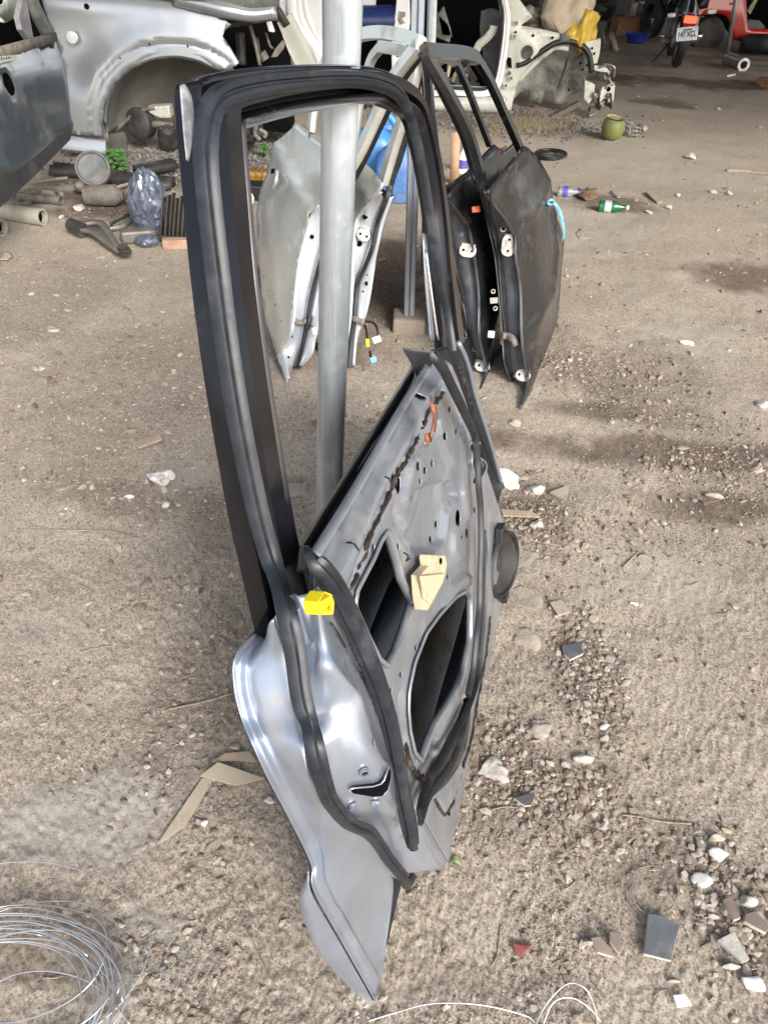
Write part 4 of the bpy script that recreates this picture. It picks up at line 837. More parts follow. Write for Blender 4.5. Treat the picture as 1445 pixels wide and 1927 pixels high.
tube('corrugated_boot', [face_pt(BB, bbe, x, y, -.08, .012) for x, y in [(945, 632), (955, 632), (966, 638), (971, 650)]], .0125, M_tape, bbe, 10, n=34, scale=lambda t: 1 + .12 * math.sin(t * 75))
tube('boot_flange', [face_pt(BB, bbe, x, y, -.09, .016) for x, y in [(942, 614), (944, 632), (944, 648)]], .006, M_tape, bbe, 8, n=10)
cube_px('white_connector', BB, bbe, 924, 629, -.10, .022, .022, .012, M_pale, -5)
px_prism('red_clip', [(892, 388), (903, 386), (904, 398), (893, 399)], -.07, -.062, M_red, bbe, BB)
loft('check_strap', [[face_pt(BA, bae, x, y, -.05, .012) for x, y in q_] for q_ in ([(869, 612), (880, 622), (884, 630)], [(868, 618), (877, 628), (876, 636)])], M_chrome, bae, 12, solid=.002)
# dust-browned lower half of the right black door: a thin film of mud on the skin
# blue rope
rp = BB.px(1037, 379, .01); rW = BB.o + BB.U * rp.x + BB.V * rp.y + BB.W * rp.z
re_ = empty('rope', rW, 'frayed pale blue plastic rope knotted on the black door corner', 'rope')
M_rope = mat('pale_blue_rope', (0.22, 0.52, 0.66), 0.6, 0, (0.5, 0.6, 0.6), 0.3, 60)
rr_ = random.Random(3)
def RL(x, y, w_): q = BB.px(x, y, w_); return BB.o + BB.U * q.x + BB.V * q.y + BB.W * q.z - rW
for i in range(15):
    j = lambda a: rr_.uniform(-a, a)
    pts = [(1036 + j(3), 379 + j(3), .02), (1046 + j(3), 384 + j(3), .035), (1054 + j(3), 400 + j(4), .035), (1060 + j(3), 425 + j(5), .03), (1061 + j(4), 445 + j(12), .02)]
    tube('strand', [RL(*p) for p in pts], .0013, M_rope, re_, 5, n=14)
tube('knot', [RL(1028, 384, .02), RL(1033, 376, .035), RL(1041, 377, .035), RL(1040, 385, .02), RL(1031, 383, .03)], .005, M_rope, re_, 6, n=16)
sweep('tie', [RL(1029, 392, .012), RL(1027, 420, .012), RL(1026, 450, .012)], [(-.01, -.001), (-.01, .001), (.01, .001), (.01, -.001)], mat('blue_paint_smear', (0.05, 0.12, 0.17), 0.5, 0, (0.02, 0.02, 0.02), .5, 40), re_, BB.W, n=8)

# ---- channel posts and footing
blk = GG(765, 622); zb = G(770.5, 590, .06)
M_conc = mat('grey_brown_concrete', (0.27, 0.22, 0.18), 0.9, 0, (0.24, 0.19, 0.15), 0.4, 12, 0.12, 25, 0.7, 70, bdist=.004)
bc = Vector((zb.x, zb.y, 0))
be = empty('concrete_footing', bc, 'square concrete footing block under the channel post', 'footing')
mb = MB(); box_mb(mb, (0, 0, .015), (.132, .125, .09)); b_ = mb.build('block', M_conc, be, smooth=False, bev=.012)
def chan(name, px0, Y, wd, dp_, label, z0=0.06):
    a = AY(px0[0], px0[1], Y); b = AY(px0[2], px0[3], Y); d = (a - b) / (a.z - b.z); base = b + d * (z0 - b.z)
    e = empty(name, base, label, 'post'); return e, base, d
ce, cb, cdv = chan('channel_post', (786.5, 5, 770.2, 585), zb.y, .044, .04, 'post of two steel channels joined with a seam, standing on a concrete block')
for s in (-1, 1):
    sweep('channel', [Vector((s * .0112, 0, -.02)), Vector((s * .0112, 0, 0)) + cdv * 3.2], [(-.0105, -.02), (-.0105, .016), (-.007, .021), (.007, .021), (.0105, .016), (.0105, -.02)], M_galv2, ce, Vector((0, -1, 0)), smoothpath=False, auto=30)
ce2, cb2, cdv2 = chan('pipe_post', (813.5, 5, 798, 560), 3.3, .04, .04, 'thin galvanised pipe post right behind the channel post', 0.0)
tube('pipe', [Vector((0, 0, -.03)), cdv2 * 3.2], .0185, M_galv, ce2, 20, smoothpath=False)
# ------------------------------------------------------------------ the silver car at the left
M_fend = mat('silver_fender_paint', (0.38, 0.40, 0.415), 0.28, 0.7, (0.40, 0.38, 0.33), 0.2, 3, 0.04, 4, 0.03, 30, coat=0.5)
M_gdoor = mat('dark_grey_blue_paint', (0.085, 0.115, 0.145), 0.32, 0.45, (0.17, 0.175, 0.165), 0.5, 2.2, 0.2, 3, 0.03, 30, coat=0.4)
M_lin = mat('wheelhouse_liner', (0.13, 0.13, 0.115), 0.75, 0, (0.21, 0.20, 0.17), 0.5, 3, 0.2, 8)
M_dirtp = mat('dirty_metal', (0.17, 0.155, 0.135), 0.7, 0.2, (0.10, 0.075, 0.06), 0.5, 15, 0.25, 20, 0.3, 60)
M_dark = mat('dark_greasy_metal', (0.045, 0.043, 0.04), 0.55, 0.2, (0.09, 0.075, 0.06), 0.4, 8, 0.4, 12, 0.3, 40)
SV = Fr(G(208, 296), 88, 0); car1 = empty('wrecked_car', SV.M, 'silver car at the left with a bare wheel arch and its dark front door open', 'car')
def P2(fr, pts, w_=0.0): return [L2(p) for p in fr.P(pts, w_)]
arch_o = [(176, 250), (176, 194), (194, 138), (225, 104), (263, 80), (311, 71), (353, 73), (391, 83), (426, 104), (446, 121)]
arch_i = [(201, 251), (199, 232), (204, 194), (221, 156), (249, 128), (287, 111), (332, 106), (374, 114), (398, 125), (420, 130)]
fo_ = P2(SV, [(62, -60), (70, -20), (80, 7), (100, 62), (114, 90), (128, 138), (133, 221), (135, 247), (201, 251)] + arch_i[1:] + [(446, 121), (453, 114), (436, 88), (420, 66), (424, 55), (436, 45), (410, 25), (381, 14), (346, 5), (300, 0), (270, -6), (250, -60)])
ao = P2(SV, arch_o)
def fh(u, v):
    d = pdist(u, v, ao); i = inside(u, v, ao + P2_in)
    b = 0.035 * math.exp(-(d / .10) ** 2)
    if i: b = 0.035 - 0.012 * math.exp(-((d - .012) / .012) ** 2) - 0.02 * sst((d - .06) / .06)
    return b - 0.22 * sst((v - V0) / .35) + .05 * sst((V0 - v) / .5)
P2_in = P2(SV, arch_i)[::-1]; V0 = SV.px(200, 24).y
plate('fender', fo_, [], M_fend, car1, fh, 0.022, solid=.0015)
af, ai_ = SV.P([(x, y, .036) for x, y in arch_o[1:]]), SV.P([(x, y, .036) for x, y in [(201, 232), (204, 194), (221, 156), (249, 128), (287, 111), (332, 106), (374, 114), (398, 125), (425, 132)]])
loft('arch_flare', [[a.lerp(b, s) + Vector((0, 0, d)) for a, b in zip(af, ai_)] for s, d in ((0, -.01), (.03, .008), (.30, .004), (.34, -.004), (.40, -.004), (.45, .012), (.9, .016), (1.0, .008), (1.02, -.03))], M_fend, car1, 70, solid=.001, auto=40)
lathe('indicator_lamp', SV.px(135, 70, .05), [(.034, -.01), (.034, .004), (.028, .010), (.0001, .013)], mat('clear_grey_lens', (.45, .45, .46), .15, 0, None, 0, 1, .1, 5, coat=1.0), car1, Vector((0, 0, 1)), 20).scale = (1, 1, 1)
lathe('antenna_hole', SV.px(163, 11, .0), [(.016, .002), (.0001, .002)], M_void, car1, Vector((0, 0, 1)), 12)
for x, y in ((186, 157), (226, 108), (281, 82), (353, 86), (187, 187), (183, 242), (423, 121)): lathe('clip_hole', SV.px(x, y, .05), [(.006, 0), (.0001, .001)], M_void, car1, Vector((0, 0, 1)), 8)
prism('sill_cover', P2(SV, [(133, 172), (176, 173), (186, 206), (199, 250), (140, 246)][::-1], .05), .045, .052, M_fend, car1)
# wheel house
lin = [arch_i[0:1] + arch_i[1:]]
lc = SV.P([(x, y, .0) for x, y in arch_i]); cc = SV.px(330, 200, -.25)
loft('wheelhouse_liner', [lc, [p.lerp(cc, .04) + Vector((0, 0, -.12)) for p in lc], [p.lerp(cc, .10) + Vector((0, 0, -.30)) for p in lc], [p.lerp(cc, .5) + Vector((0, 0, -.42)) for p in lc], [p.lerp(cc, .98) + Vector((0, 0, -.44)) for p in lc]], M_lin, car1, 40, sub=3, solid=.003)
loft('liner_lip', [SV.P([(213, 243, -.2), (245, 215, -.2), (268, 203, -.2), (290, 199, -.2)]), SV.P([(216, 250, -.2), (248, 222, -.2), (270, 210, -.2), (292, 206, -.2)])], M_dirtp, car1, 14, solid=.006)
prism('mud_flap', P2(SV, [(201, 253), (232, 247), (238, 262), (239, 296), (230, 304), (210, 302)][::-1], -.03), -.06, -.03, mat('dull_rubber_flap', (.075, .072, .062), .8, 0, (.15, .13, .1), .4, 8), car1, .01)
prism('hub_carrier', P2(SV, [(276, 200), (318, 198), (322, 222), (300, 222), (280, 212)][::-1], -.2), -.3, -.2, M_prim, car1, .01)
lathe('brake_hub', SV.px(255, 233, -.18), [(.02, -.1), (.095, -.1), (.10, -.02), (.07, .0), (.0001, .01)], M_dark, car1, Vector((-.4, .1, .9)), 20)
tube('drive_shaft', SV.P([(270, 234, -.2), (300, 233, -.22), (325, 236, -.24)]), .022, M_dirtp, car1, 10)
lathe('strut_end', SV.px(316, 252, -.18), [(.03, -.25), (.06, -.2), (.07, 0), (.04, .05), (.0001, .06)], M_dark, car1, Vector((.2, .7, .6)), 16)
tube('brake_hose', SV.P([(302, 238, -.15), (303, 255, -.15), (304, 270, -.15)]), .008, M_dark, car1, 6)
sill = MB(); a_, b_ = SV.px(120, 268, .02), SV.px(203, 278, .02); sweep_mb(sill, [a_, b_], [(-.05, -.04), (-.05, .03), (-.02, .045), (.03, .045), (.045, .03), (.045, -.04)], Vector((0, .1, 1)), smoothpath=False); sill.build('side_sill', M_fend, car1, auto=30)
sweep('sill_flange', [SV.px(132, 255, .03), SV.px(205, 258, .03)], [(-.03, 0), (-.03, .01), (.03, .01), (.03, 0)], M_dirtp, car1, smoothpath=False)
prism('jacking_block', P2(SV, [(128, 283), (206, 284), (206, 322), (126, 320)][::-1], -.12), -.3, -.12, M_conc, car1, .02)
M_inner0 = mat('dull_bar_grey', (.2, .2, .19), .6, .2, (.1, .08, .06), .4, 20)
# nose: black block standing in for the unlit engine bay, raised bonnet edge
prism('engine_bay_dark_fill', P2(SV, [(345, 6), (440, 30), (498, 28), (516, 70), (536, 122), (545, 250), (445, 240), (440, 130), (415, 66)][::-1], -.5), -.9, -.5, M_void, car1)
sweep('bonnet_edge', SV.P([(330, -8, .0), (420, 14, .04), (470, 24, .02), (520, 18, .0)]), [(-.03, -.02), (-.03, .02), (.03, .03), (.05, 0), (.03, -.02)], M_fend, car1, n=20)
loft('bonnet_underside', [SV.P([(300, -60, .1), (420, -60, .1), (540, -60, .1)]), SV.P([(330, -10, .05), (430, 8, .05), (527, -4, .05)]), SV.P([(370, 10, .0), (440, 22, .02), (526, 16, .0)])], mat('grey_green_underside', (.17, .18, .155), .5, .2, (.08, .08, .07), .4, 3), car1, 20, sub=3, solid=.004)
for k, (pts, r_) in enumerate([([(470, 45, -.2), (480, 80, -.2), (489, 122, -.2)], .012), ([(420, 46, -.1), (450, 42, -.1), (475, 38, -.1)], .02), ([(500, 60, -.3), (508, 85, -.3), (514, 90, -.3)], .008), ([(452, 60, -.3), (455, 120, -.3)], .03), ([(492, 98, -.3), (500, 112, -.3)], .03), ([(481, 70, -.25), (486, 100, -.25)], .02)]):
    tube('engine_bracket', SV.P(pts), r_, M_dark if k % 2 else M_dirtp, car1, 8, n=8)
prism('reservoir', P2(SV, [(499, 34), (507, 35), (516, 60), (506, 59)][::-1], -.2), -.26, -.2, M_pale, car1, .004)
prism('alloy_bracket', P2(SV, [(509, 108), (518, 90), (530, 76), (536, 80), (533, 92), (522, 106)][::-1], -.2), -.26, -.2, M_dirtp, car1, .004)
for x in (400, 455, 480): prism('front_frame', P2(SV, [(x, 150), (x + 9, 150), (x + 14, 255), (x + 2, 255)][::-1], -.25), -.3, -.25, M_dark, car1, .005)
tube('bumper_bar', SV.P([(452, 235, -.1), (480, 228, -.1), (480, 252, -.12), (490, 262, -.1)]), .014, M_inner0, car1, 8, n=16); tube('bumper_bar', SV.P([(488, 243, -.1), (500, 250, -.1), (497, 258, -.1)]), .014, M_inner0, car1, 8, n=12)
# cabin seen through the door window
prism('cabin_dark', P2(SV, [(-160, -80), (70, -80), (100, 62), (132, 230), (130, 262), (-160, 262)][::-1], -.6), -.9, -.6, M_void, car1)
# open front door, nearer to the camera
A0, A1 = G(131, 262, .26), G(0, 388, .26); ddir = (A0 - A1).normalized(); phd = math.degrees(math.atan2(ddir.x, ddir.y))
SD = Fr(A1, phd, 0)
def DL(fr, pts, w_=0.0): return [SV.loc(fr.o + fr.U * q.x + fr.V * q.y + fr.W * q.z) for q in fr.P(pts, w_)]
de = bpy.data.objects.new('front_door', None); COL.objects.link(de); de.parent = car1; de['label'] = 'dark blue grey open front door'
de.matrix_parent_inverse = Matrix(); bpy.context.view_layer.update(); de.matrix_local = SV.M.inverted() @ SD.M
dsk = P2(SD, [(-150, 520), (0, 390), (60, 335), (131, 263), (134, 240), (133, 221), (128, 160), (118, 110), (103, 72), (60, 84), (0, 101), (-150, 150)])
dh = P2(SD, [(0, 135), (5, 136), (12, 148), (16, 165), (15, 176), (8, 180), (2, 172), (-3, 160), (-3, 140)][::-1])
c1 = P2(SD, [(-150, 290), (0, 318), (60, 283), (132, 232)][1:]); c2 = P2(SD, [(0, 130), (70, 112), (112, 108)])
def dhf(u, v):
    b = .03 * sst(pdist(u, v, dsk, True) / .15); d = pdist(u, v, c1); b += .018 * math.exp(-(d / .03) ** 2); b += .008 * math.exp(-(pdist(u, v, c2) / .03) ** 2); return b
plate('door_skin', dsk, [dh], M_gdoor, de, dhf, .035, solid=.002)
prism('handle_cavity', P2(SD, [(-10, 130), (20, 134), (22, 185), (-10, 188)][::-1]), -.06, -.03, M_void, de)
prism('lock_hole', P2(SD, [(17, 149), (21, 150), (22, 158), (17, 157)][::-1], .035), .034, .038, M_void, de)
prism('lower_trim', P2(SD, [(-150, 330), (0, 322), (60, 287), (133, 237), (132, 262), (60, 335), (0, 388), (-150, 520)][1:][::-1], .03), .018, .034, mat('dull_dark_cladding', (.045, .047, .048), .6, 0, (.1, .09, .08), .4, 4), de, .006)
sk_ = prism('paper_sticker', P2(SD, [(-20, 118), (-20, 107), (40, 101), (43, 104), (42, 109), (0, 118)][::-1], .034), .033, .0355, mat('sticker_paper', (.55, .60, .52), .6), de)
for x in (2, 7, 11, 15, 19): prism('sticker_mark', P2(SD, [(x, 112 - x * .14), (x + 2.2, 111.6 - x * .14), (x + 1.8, 107.5 - x * .14), (x + .4, 108 - x * .14)][::-1], .036), .0357, .0362, M_void, sk_)
sweep('belt_seal', SD.P([(-150, 146, .02), (0, 98, .02), (60, 81, .02), (104, 68, .02)][1:]), [(-.02, -.01), (-.02, .01), (.02, .01), (.02, -.01)], M_dirtp, de, smoothpath=False)
sweep('pillar', SD.P([(96, 74, .0), (80, 40, .0), (66, 10, .0), (50, -50, .0)]), [(-.05, -.02), (-.05, .015), (0, .02), (.04, .015), (.045, -.02)], mat('dull_grey_green_trim', (.10, .105, .095), .6, 0, (.18, .18, .16), .4, 10), de, n=10)
loft('seat_back', [SD.P([(30, -50, -.3), (25, 0, -.3), (8, 24, -.3), (-12, 36, -.3)]), SD.P([(42, -50, -.25), (38, 0, -.25), (38, 22, -.25), (10, 40, -.25)]), SD.P([(10, -50, -.2), (8, 0, -.2), (0, 10, -.2), (-12, 20, -.2)])], mat('pale_green_vinyl', (.42, .45, .40), .5), de, 14, sub=3, solid=.01)
prism('inner_trim', P2(SD, [(36, 30), (48, -20), (56, 30), (64, 74), (56, 76), (42, 55)][::-1], -.15), -.18, -.15, mat('mid_grey_trim', (.25, .25, .27), .6), de, .003)
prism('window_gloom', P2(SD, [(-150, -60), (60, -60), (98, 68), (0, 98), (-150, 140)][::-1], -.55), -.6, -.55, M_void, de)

# ------------------------------------------------------------------ the white car shell in the middle
M_wcar = mat('dirty_white_car_paint', (0.56, 0.57, 0.50), 0.4, 0.0, (0.25, 0.23, 0.17), 0.40, 3.5, 0.06, 4, 0.04, 30, coat=0.3)
M_wflange = mat('clean_white_flange', (0.80, 0.80, 0.80), 0.35, 0.0, (0.5, 0.48, 0.42), 0.2, 5, 0.04, 5, coat=0.3)
M_gtrim = mat('grey_cabin_trim', (0.11, 0.115, 0.12), 0.7, 0, (0.2, 0.18, 0.15), 0.4, 4)
WC = Fr(G(900, 210), 90, 0); car2 = empty('car_shell', WC.M, 'stripped dirty white car shell with open door frames and an empty wheel arch', 'car')
qo = [(949, -40), (950, 0), (955, 31), (952, 78), (943, 131), (935, 164), (924, 172), (940, 185), (952, 208), (962, 206), (965, 190), (974, 156), (985, 138), (999, 122), (1015, 105), (1030, 93), (1043, 84), (1074, 78), (1092, 80), (1102, 90), (1108, 100), (1062, 66), (1054, 62), (1015, 53), (980, 47), (1002, 31), (993, 19), (975, -5), (960, -40)]
cr_ = P2(WC, [(978, 115), (978, 92), (990, 78), (1006, 84), (1008, 100), (995, 112)]); cr2 = P2(WC, [(962, 60), (985, 60), (985, 75), (968, 78)]); cr3 = P2(WC, [(1000, 60), (1004, 92)])
plate('quarter_panel', P2(WC, qo), [], M_wcar, car2, lambda u, v: .03 * math.exp(-(pdist(u, v, cr_) / .03) ** 2) + .02 * math.exp(-(pdist(u, v, cr2) / .025) ** 2) + .015 * math.exp(-(pdist(u, v, cr3) / .03) ** 2) + .02 * float(fbm(u * 3, v * 3, 8, 2)), .04, solid=.003)
lathe('round_hole', WC.px(992, 97, .03), [(.05, .002), (.05, .006), (.0001, .001)], M_dark, car2, Vector((0, 0, 1)), 20)
for x, y in ((1003, 66), (1039, 70), (970, 60)): lathe('bolt_hole', WC.px(x, y, .02), [(.012, .002), (.0001, .002)], M_void, car2, Vector((0, 0, 1)), 8)
px_prism('latch_gap', [(955, 107), (962, 108), (963, 128), (956, 126), (953, 115)][::-1], .03, .036, M_void, car2, WC); lathe('rubber_plug', WC.px(958, 137, .03), [(.018, 0), (.016, .01), (.0001, .01)], M_gtrim, car2, Vector((0, 0, 1)), 12)
for x, y, s in ((968, 67, 5), (952, 160, 5), (962, 146, 4), (951, 186, 3), (972, 42, 4)):
    px_prism('hinge_plate', [(x - s, y - s), (x + s, y - s), (x + s, y + s), (x - s, y + s)][::-1], .03, .045, M_wcar, car2, WC, .004); lathe('bolt', WC.px(x, y, .045), [(.012, 0), (.01, .008), (.0001, .01)], M_dirtp, car2, Vector((0, 0, 1)), 8)
# white door-opening flange
fl = [(946, -40), (946, 0), (951, 31), (948, 78), (940, 131), (933, 158), (922, 168), (905, 171), (843, 168), (797, 172), (740, 176)]
sweep('door_flange', WC.P(fl, .05), [(-.045, -.02), (-.04, .02), (-.012, .022), (-.008, .008), (.008, .008), (.012, .022), (.03, .02), (.035, -.02)], M_wflange, car2, n=60, auto=40)
sweep('flange_seal', WC.P([(x - 5, y - 4) for x, y in fl], .07), circ(.014, 8), M_rub2, car2, n=60)
loft('rocker', [WC.P([(700, 178, .05), (800, 182, .05), (952, 180, .05)]), WC.P([(700, 190, .09), (800, 194, .09), (952, 190, .09)]), WC.P([(700, 200, .08), (800, 204, .08), (955, 208, .07)]), WC.P([(700, 206, .0), (800, 210, .0), (955, 214, .0)])], M_wcar, car2, 14, sub=3, solid=.004)
# inner wing and wheel house
iw = P2(WC, [(965, 204), (966, 190), (975, 158), (999, 127), (1030, 97), (1045, 84), (1074, 80), (1098, 90), (1110, 112), (1114, 146), (1108, 176), (1095, 186), (1078, 190), (1076, 206), (1052, 206), (1050, 182), (1034, 180), (1028, 204), (1002, 202), (1004, 178), (985, 184), (968, 204)])
M_inner = mat('grey_green_inner_wing', (0.33, 0.34, 0.30), 0.6, 0, (0.09, 0.085, 0.07), 0.55, 3, 0.15, 5, .1, 20)
wcx = WC.px(1050, 160, 0)
plate('inner_wing', iw, [], M_inner, car2, lambda u, v: -.30 + .16 * sst((u - wcx.x + .25) / .35) * sst((v - .15) / .3) + .02 * float(fbm(u * 4, v * 4, 2, 2)), .045, solid=.004)
sweep('arch_seal', WC.P([(972, 122, .0), (990, 116, .0), (1010, 102, .0), (1034, 86, .0), (1050, 79, .0), (1075, 77, .0), (1095, 86, .0), (1108, 102, .0), (1114, 135, .0)]), circ(.024, 8), M_rub2, car2, n=40)
sweep('arch_flange', WC.P([(975, 152, -.05), (1000, 124, -.05), (1030, 98, -.05), (1045, 88, -.05), (1070, 90, -.05)]), [(-.02, 0), (-.02, .01), (.02, .01), (.02, 0)], M_wcar, car2, n=20)
sweep('brake_pipe', WC.P([(1090, 92, -.02), (1076, 100, -.02), (1068, 108, -.02), (1062, 130, -.05), (1050, 165, -.05)]), circ(.010, 6), M_dark, car2, n=20)
px_prism('wing_stay', [(1100, 78), (1131, 71), (1129, 96), (1124, 118), (1114, 120), (1110, 100)][::-1], -.06, -.02, M_wcar, car2, WC, .006); px_prism('wing_box', [(1055, 62), (1072, 66), (1072, 80), (1054, 78)][::-1], -.05, .02, M_gtrim, car2, WC, .006)
for x, y in ((1114, 90), (1118, 100), (1094, 102), (1092, 118), (1104, 122), (1096, 130), (1070, 168)): lathe('bolt_hole', WC.px(x, y, -.0), [(.011, .0), (.0001, .0)], M_void, car2, Vector((0, 0, 1)), 8)
px_prism('radiator_support', [(1100, 150), (1120, 158), (1118, 180), (1108, 196), (1098, 186)][::-1], -.12, -.02, M_wcar, car2, WC, .01)
px_prism('crash_beam_end', [(1128, 190), (1130, 170), (1134, 162), (1158, 160), (1152, 204), (1148, 204), (1146, 198), (1132, 200)][::-1], -.04, .0, M_wcar, car2, WC, .006); lathe('tow_hole', WC.px(1145, 167, .002), [(.02, 0), (.0001, 0)], M_void, car2, Vector((0, 0, 1)), 10)
px_prism('bracket', [(1118, 122), (1140, 126), (1146, 132), (1140, 136), (1118, 132)][::-1], -.03, .03, M_wcar, car2, WC, .006)
rj = random.Random(5)
for k in range(16):
    x0, y0 = rj.uniform(1112, 1150), rj.uniform(130, 205); pts = [(x0 + rj.uniform(-12, 12), y0 + rj.uniform(-12, 14), rj.uniform(-.1, .06)) for _ in range(4)]
    tube('harness_hose', WC.P(pts), rj.choice([.008, .012, .02]), rj.choice([M_dark, M_dirtp, M_steel, M_dark]), car2, 7, n=14)
px_prism('lower_arm', [(1030, 222), (1062, 205), (1090, 190), (1096, 196), (1060, 218), (1036, 230)][::-1], -.05, .03, M_dirtp, car2, WC, .01)
# cabin trims and rear parts seen through the openings
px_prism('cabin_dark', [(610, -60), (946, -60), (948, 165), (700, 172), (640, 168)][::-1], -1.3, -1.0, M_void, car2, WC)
loft('cabin_trim', [WC.P([(905, 20, -.2), (925, 15, -.2), (945, 22, -.2)]), WC.P([(903, 60, -.25), (922, 60, -.25), (946, 60, -.22)]), WC.P([(910, 110, -.25), (925, 120, -.25), (943, 120, -.22)]), WC.P([(915, 140, -.2), (930, 150, -.2), (934, 160, -.2)])], M_gtrim, car2, 14, sub=3, solid=.01)
sweep('bare_rib', WC.P([(929, 47, -.05), (926, 58, -.05), (914, 72, -.05), (902, 82, -.05), (896, 95, -.05)]), [(-.035, 0), (-.03, .02), (.03, .02), (.035, 0)], M_wcar, car2, n=16)
for q in ([(800, 60), (835, 10), (850, 60), (846, 80)], [(822, 20), (845, 45), (852, 70), (830, 66)], [(860, 120), (880, 118), (900, 150), (862, 160)], [(845, 150), (870, 135), (905, 160), (870, 168)]): px_prism('loose_panel', q[::-1], -.5, -.44, rj.choice([M_inner, M_gtrim]), car2, WC, .01)
for k in range(12):
    x0, y0 = rj.uniform(815, 915), rj.uniform(90, 165); tube('cabin_wire', WC.P([(x0 + rj.uniform(-25, 25), y0 + rj.uniform(-15, 15), rj.uniform(-.6, -.2)) for _ in range(4)]), rj.choice([.01, .016]), rj.choice([M_dark, M_dirtp, M_beige]), car2, 6, n=14)
# rear half of the shell left of the channel post: white pillar, curved flanges
px_prism('rear_pillar', [(750, -40), (770, -40), (772, 40), (768, 70), (764, 90), (762, 160), (738, 165), (736, 80), (742, 40)][::-1], -.05, .02, M_wflange, car2, WC, .01)
px_prism('pillar_recess', [(750, 20), (763, 22), (763, 30), (756, 34), (763, 42), (752, 46), (748, 36)][::-1], .021, .025, M_inner, car2, WC)
px_prism('pillar_hole', [(745, 98), (750, 97), (751, 106), (746, 107)][::-1], .021, .024, M_void, car2, WC)
for off, m_, r_ in ((0, M_wflange, .05), (9, M_dirtp, .012), (14, M_wflange, .035), (22, M_dirtp, .012), (27, M_wflange, .03)):
    sweep('rear_flange', WC.P([(548 + off * .9, -60, .0), (549 + off * .9, 0, .0), (552 + off, 30, .0), (566 + off * .9, 58, .0), (590 + off * .6, 85, .0), (604 + off * .5, 112, .0), (612 + off * .3, 150, .0), (616 + off * .2, 205, .0)]), circ(r_, 8, r_ * .6), m_, car2, n=30)
loft('rear_wing', [WC.P([(508, -60, -.05), (505, 0, -.05), (530, 25, -.05), (545, 60, -.05), (560, 130, -.05)]), WC.P([(530, -60, -.02), (528, 0, -.02), (545, 35, -.02), (565, 70, -.02), (590, 130, -.02)]), WC.P([(552, -60, -.02), (552, 0, -.02), (556, 35, -.02), (580, 75, -.02), (606, 130, -.02)])], M_wflange, car2, 20, sub=2, solid=.004)
px_prism('wing_light', [(590, -40), (606, -40), (606, 80), (585, 45), (575, 15), (568, -10)][::-1], -.04, .0, M_wflange, car2, WC, .01)
sweep('strut_panel', WC.P([(530, 36, .06), (548, 70, .06), (566, 105, .06), (585, 150, .04), (600, 200, .02)]), [(-.10, -.03), (-.09, .02), (-.03, .035), (.02, .02), (.07, .035), (.10, 0), (.10, -.03)], M_wcar, car2, n=20, auto=40)
px_prism('strut_ear', [(520, 54), (526, 50), (532, 50), (535, 62), (527, 64), (522, 60)][::-1], .07, .1, M_wcar, car2, WC, .004)
sweep('torn_seal', WC.P([(510, 6, .08), (520, 14, .1), (530, 30, .1), (540, 46, .08)]), [(-.03, 0), (-.03, .02), (.03, .02), (.03, 0)], M_dark, car2, n=12)
prism('shell_front_panel', P2(WC, [(680, -40), (708, -40), (707, 26), (680, 24)][::-1], -.2), -.25, -.2, M_wflange, car2, .01)
lathe('blue_roll', WC.px(694, 40, -.1), [(.0001, -.28), (.12, -.28), (.12, .28), (.0001, .28)], mat('navy_vinyl', (.02, .035, .13), .3), car2, Vector((1, .05, 0)), 20)

# ------------------------------------------------------------------ red vehicle, motorcycle, prop
M_redp = mat('red_car_paint', (0.42, 0.016, 0.008), 0.3, 0.0, (0.25, 0.06, 0.03), 0.2, 2, 0.08, 3, coat=0.5)
RV = Fr(G(1400, 96), 90, 0); car3 = empty('red_car', RV.M, 'red car body without wheels at the upper right corner', 'car')
ro = [(1286, -60), (1285, 0), (1287, 29), (1300, 32), (1315, 31), (1324, 26), (1334, 23), (1353, 24), (1365, 29), (1372, 40), (1379, 74), (1400, 77), (1470, 75), (1560, 76), (1560, -60)]
hole = [(1405, -40), (1403, 8), (1404, 30), (1406, 52), (1440, 53), (1520, 53), (1520, -40)]
plate('body', P2(RV, ro), [P2(RV, hole)[::-1]], M_redp, car3, lambda u, v: .03 * math.sin(v * 5) + .02 * sst((v - .3) / .3), .08, solid=.01)
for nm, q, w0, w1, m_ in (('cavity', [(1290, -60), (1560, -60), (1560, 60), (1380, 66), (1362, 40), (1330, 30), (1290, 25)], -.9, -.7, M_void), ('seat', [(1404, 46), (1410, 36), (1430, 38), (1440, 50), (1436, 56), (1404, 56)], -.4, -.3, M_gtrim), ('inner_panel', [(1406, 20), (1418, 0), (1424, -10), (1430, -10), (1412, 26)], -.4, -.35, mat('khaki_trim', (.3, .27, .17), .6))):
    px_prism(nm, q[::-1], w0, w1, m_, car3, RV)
lathe('bare_hub', RV.px(1335, 66, -.3), [(.0001, .0), (.16, 0), (.24, -.03), (.26, -.15), (.1, -.2)], M_dark, car3, Vector((0, 0, 1)), 24)
tube('trim_scratch', RV.P([(1288, 28, .03), (1300, 22, .03), (1308, 19, .03)]), .01, M_chrome, car3, 5); tube('trim_scratch', RV.P([(1312, 31, .03), (1318, 27, .03)]), .01, M_chrome, car3, 5)
tube('handle_bar', RV.P([(1375, 6, .05), (1383, 5, .07), (1390, 3, .05)]), .014, M_chrome, car3, 6)
def wheel(name, X, r, wd, ax, label, cat='tyre', group=None):
    e = empty(name, X, label, cat, group); lathe('tread', Vector(), [(r * .55, -wd / 2), (r * .92, -wd / 2), (r, -wd * .35), (r, wd * .35), (r * .92, wd / 2), (r * .55, wd / 2), (r * .55, -wd / 2)], M_rub2, e, ax, 32, auto=40); return e
t0 = G(1436, 103); wheel('tyre', t0 + Vector((0, .1, .13)), .34, .22, Vector((0, .15, 1)), 'dark tyre lying flat under the red car', 'tyre')
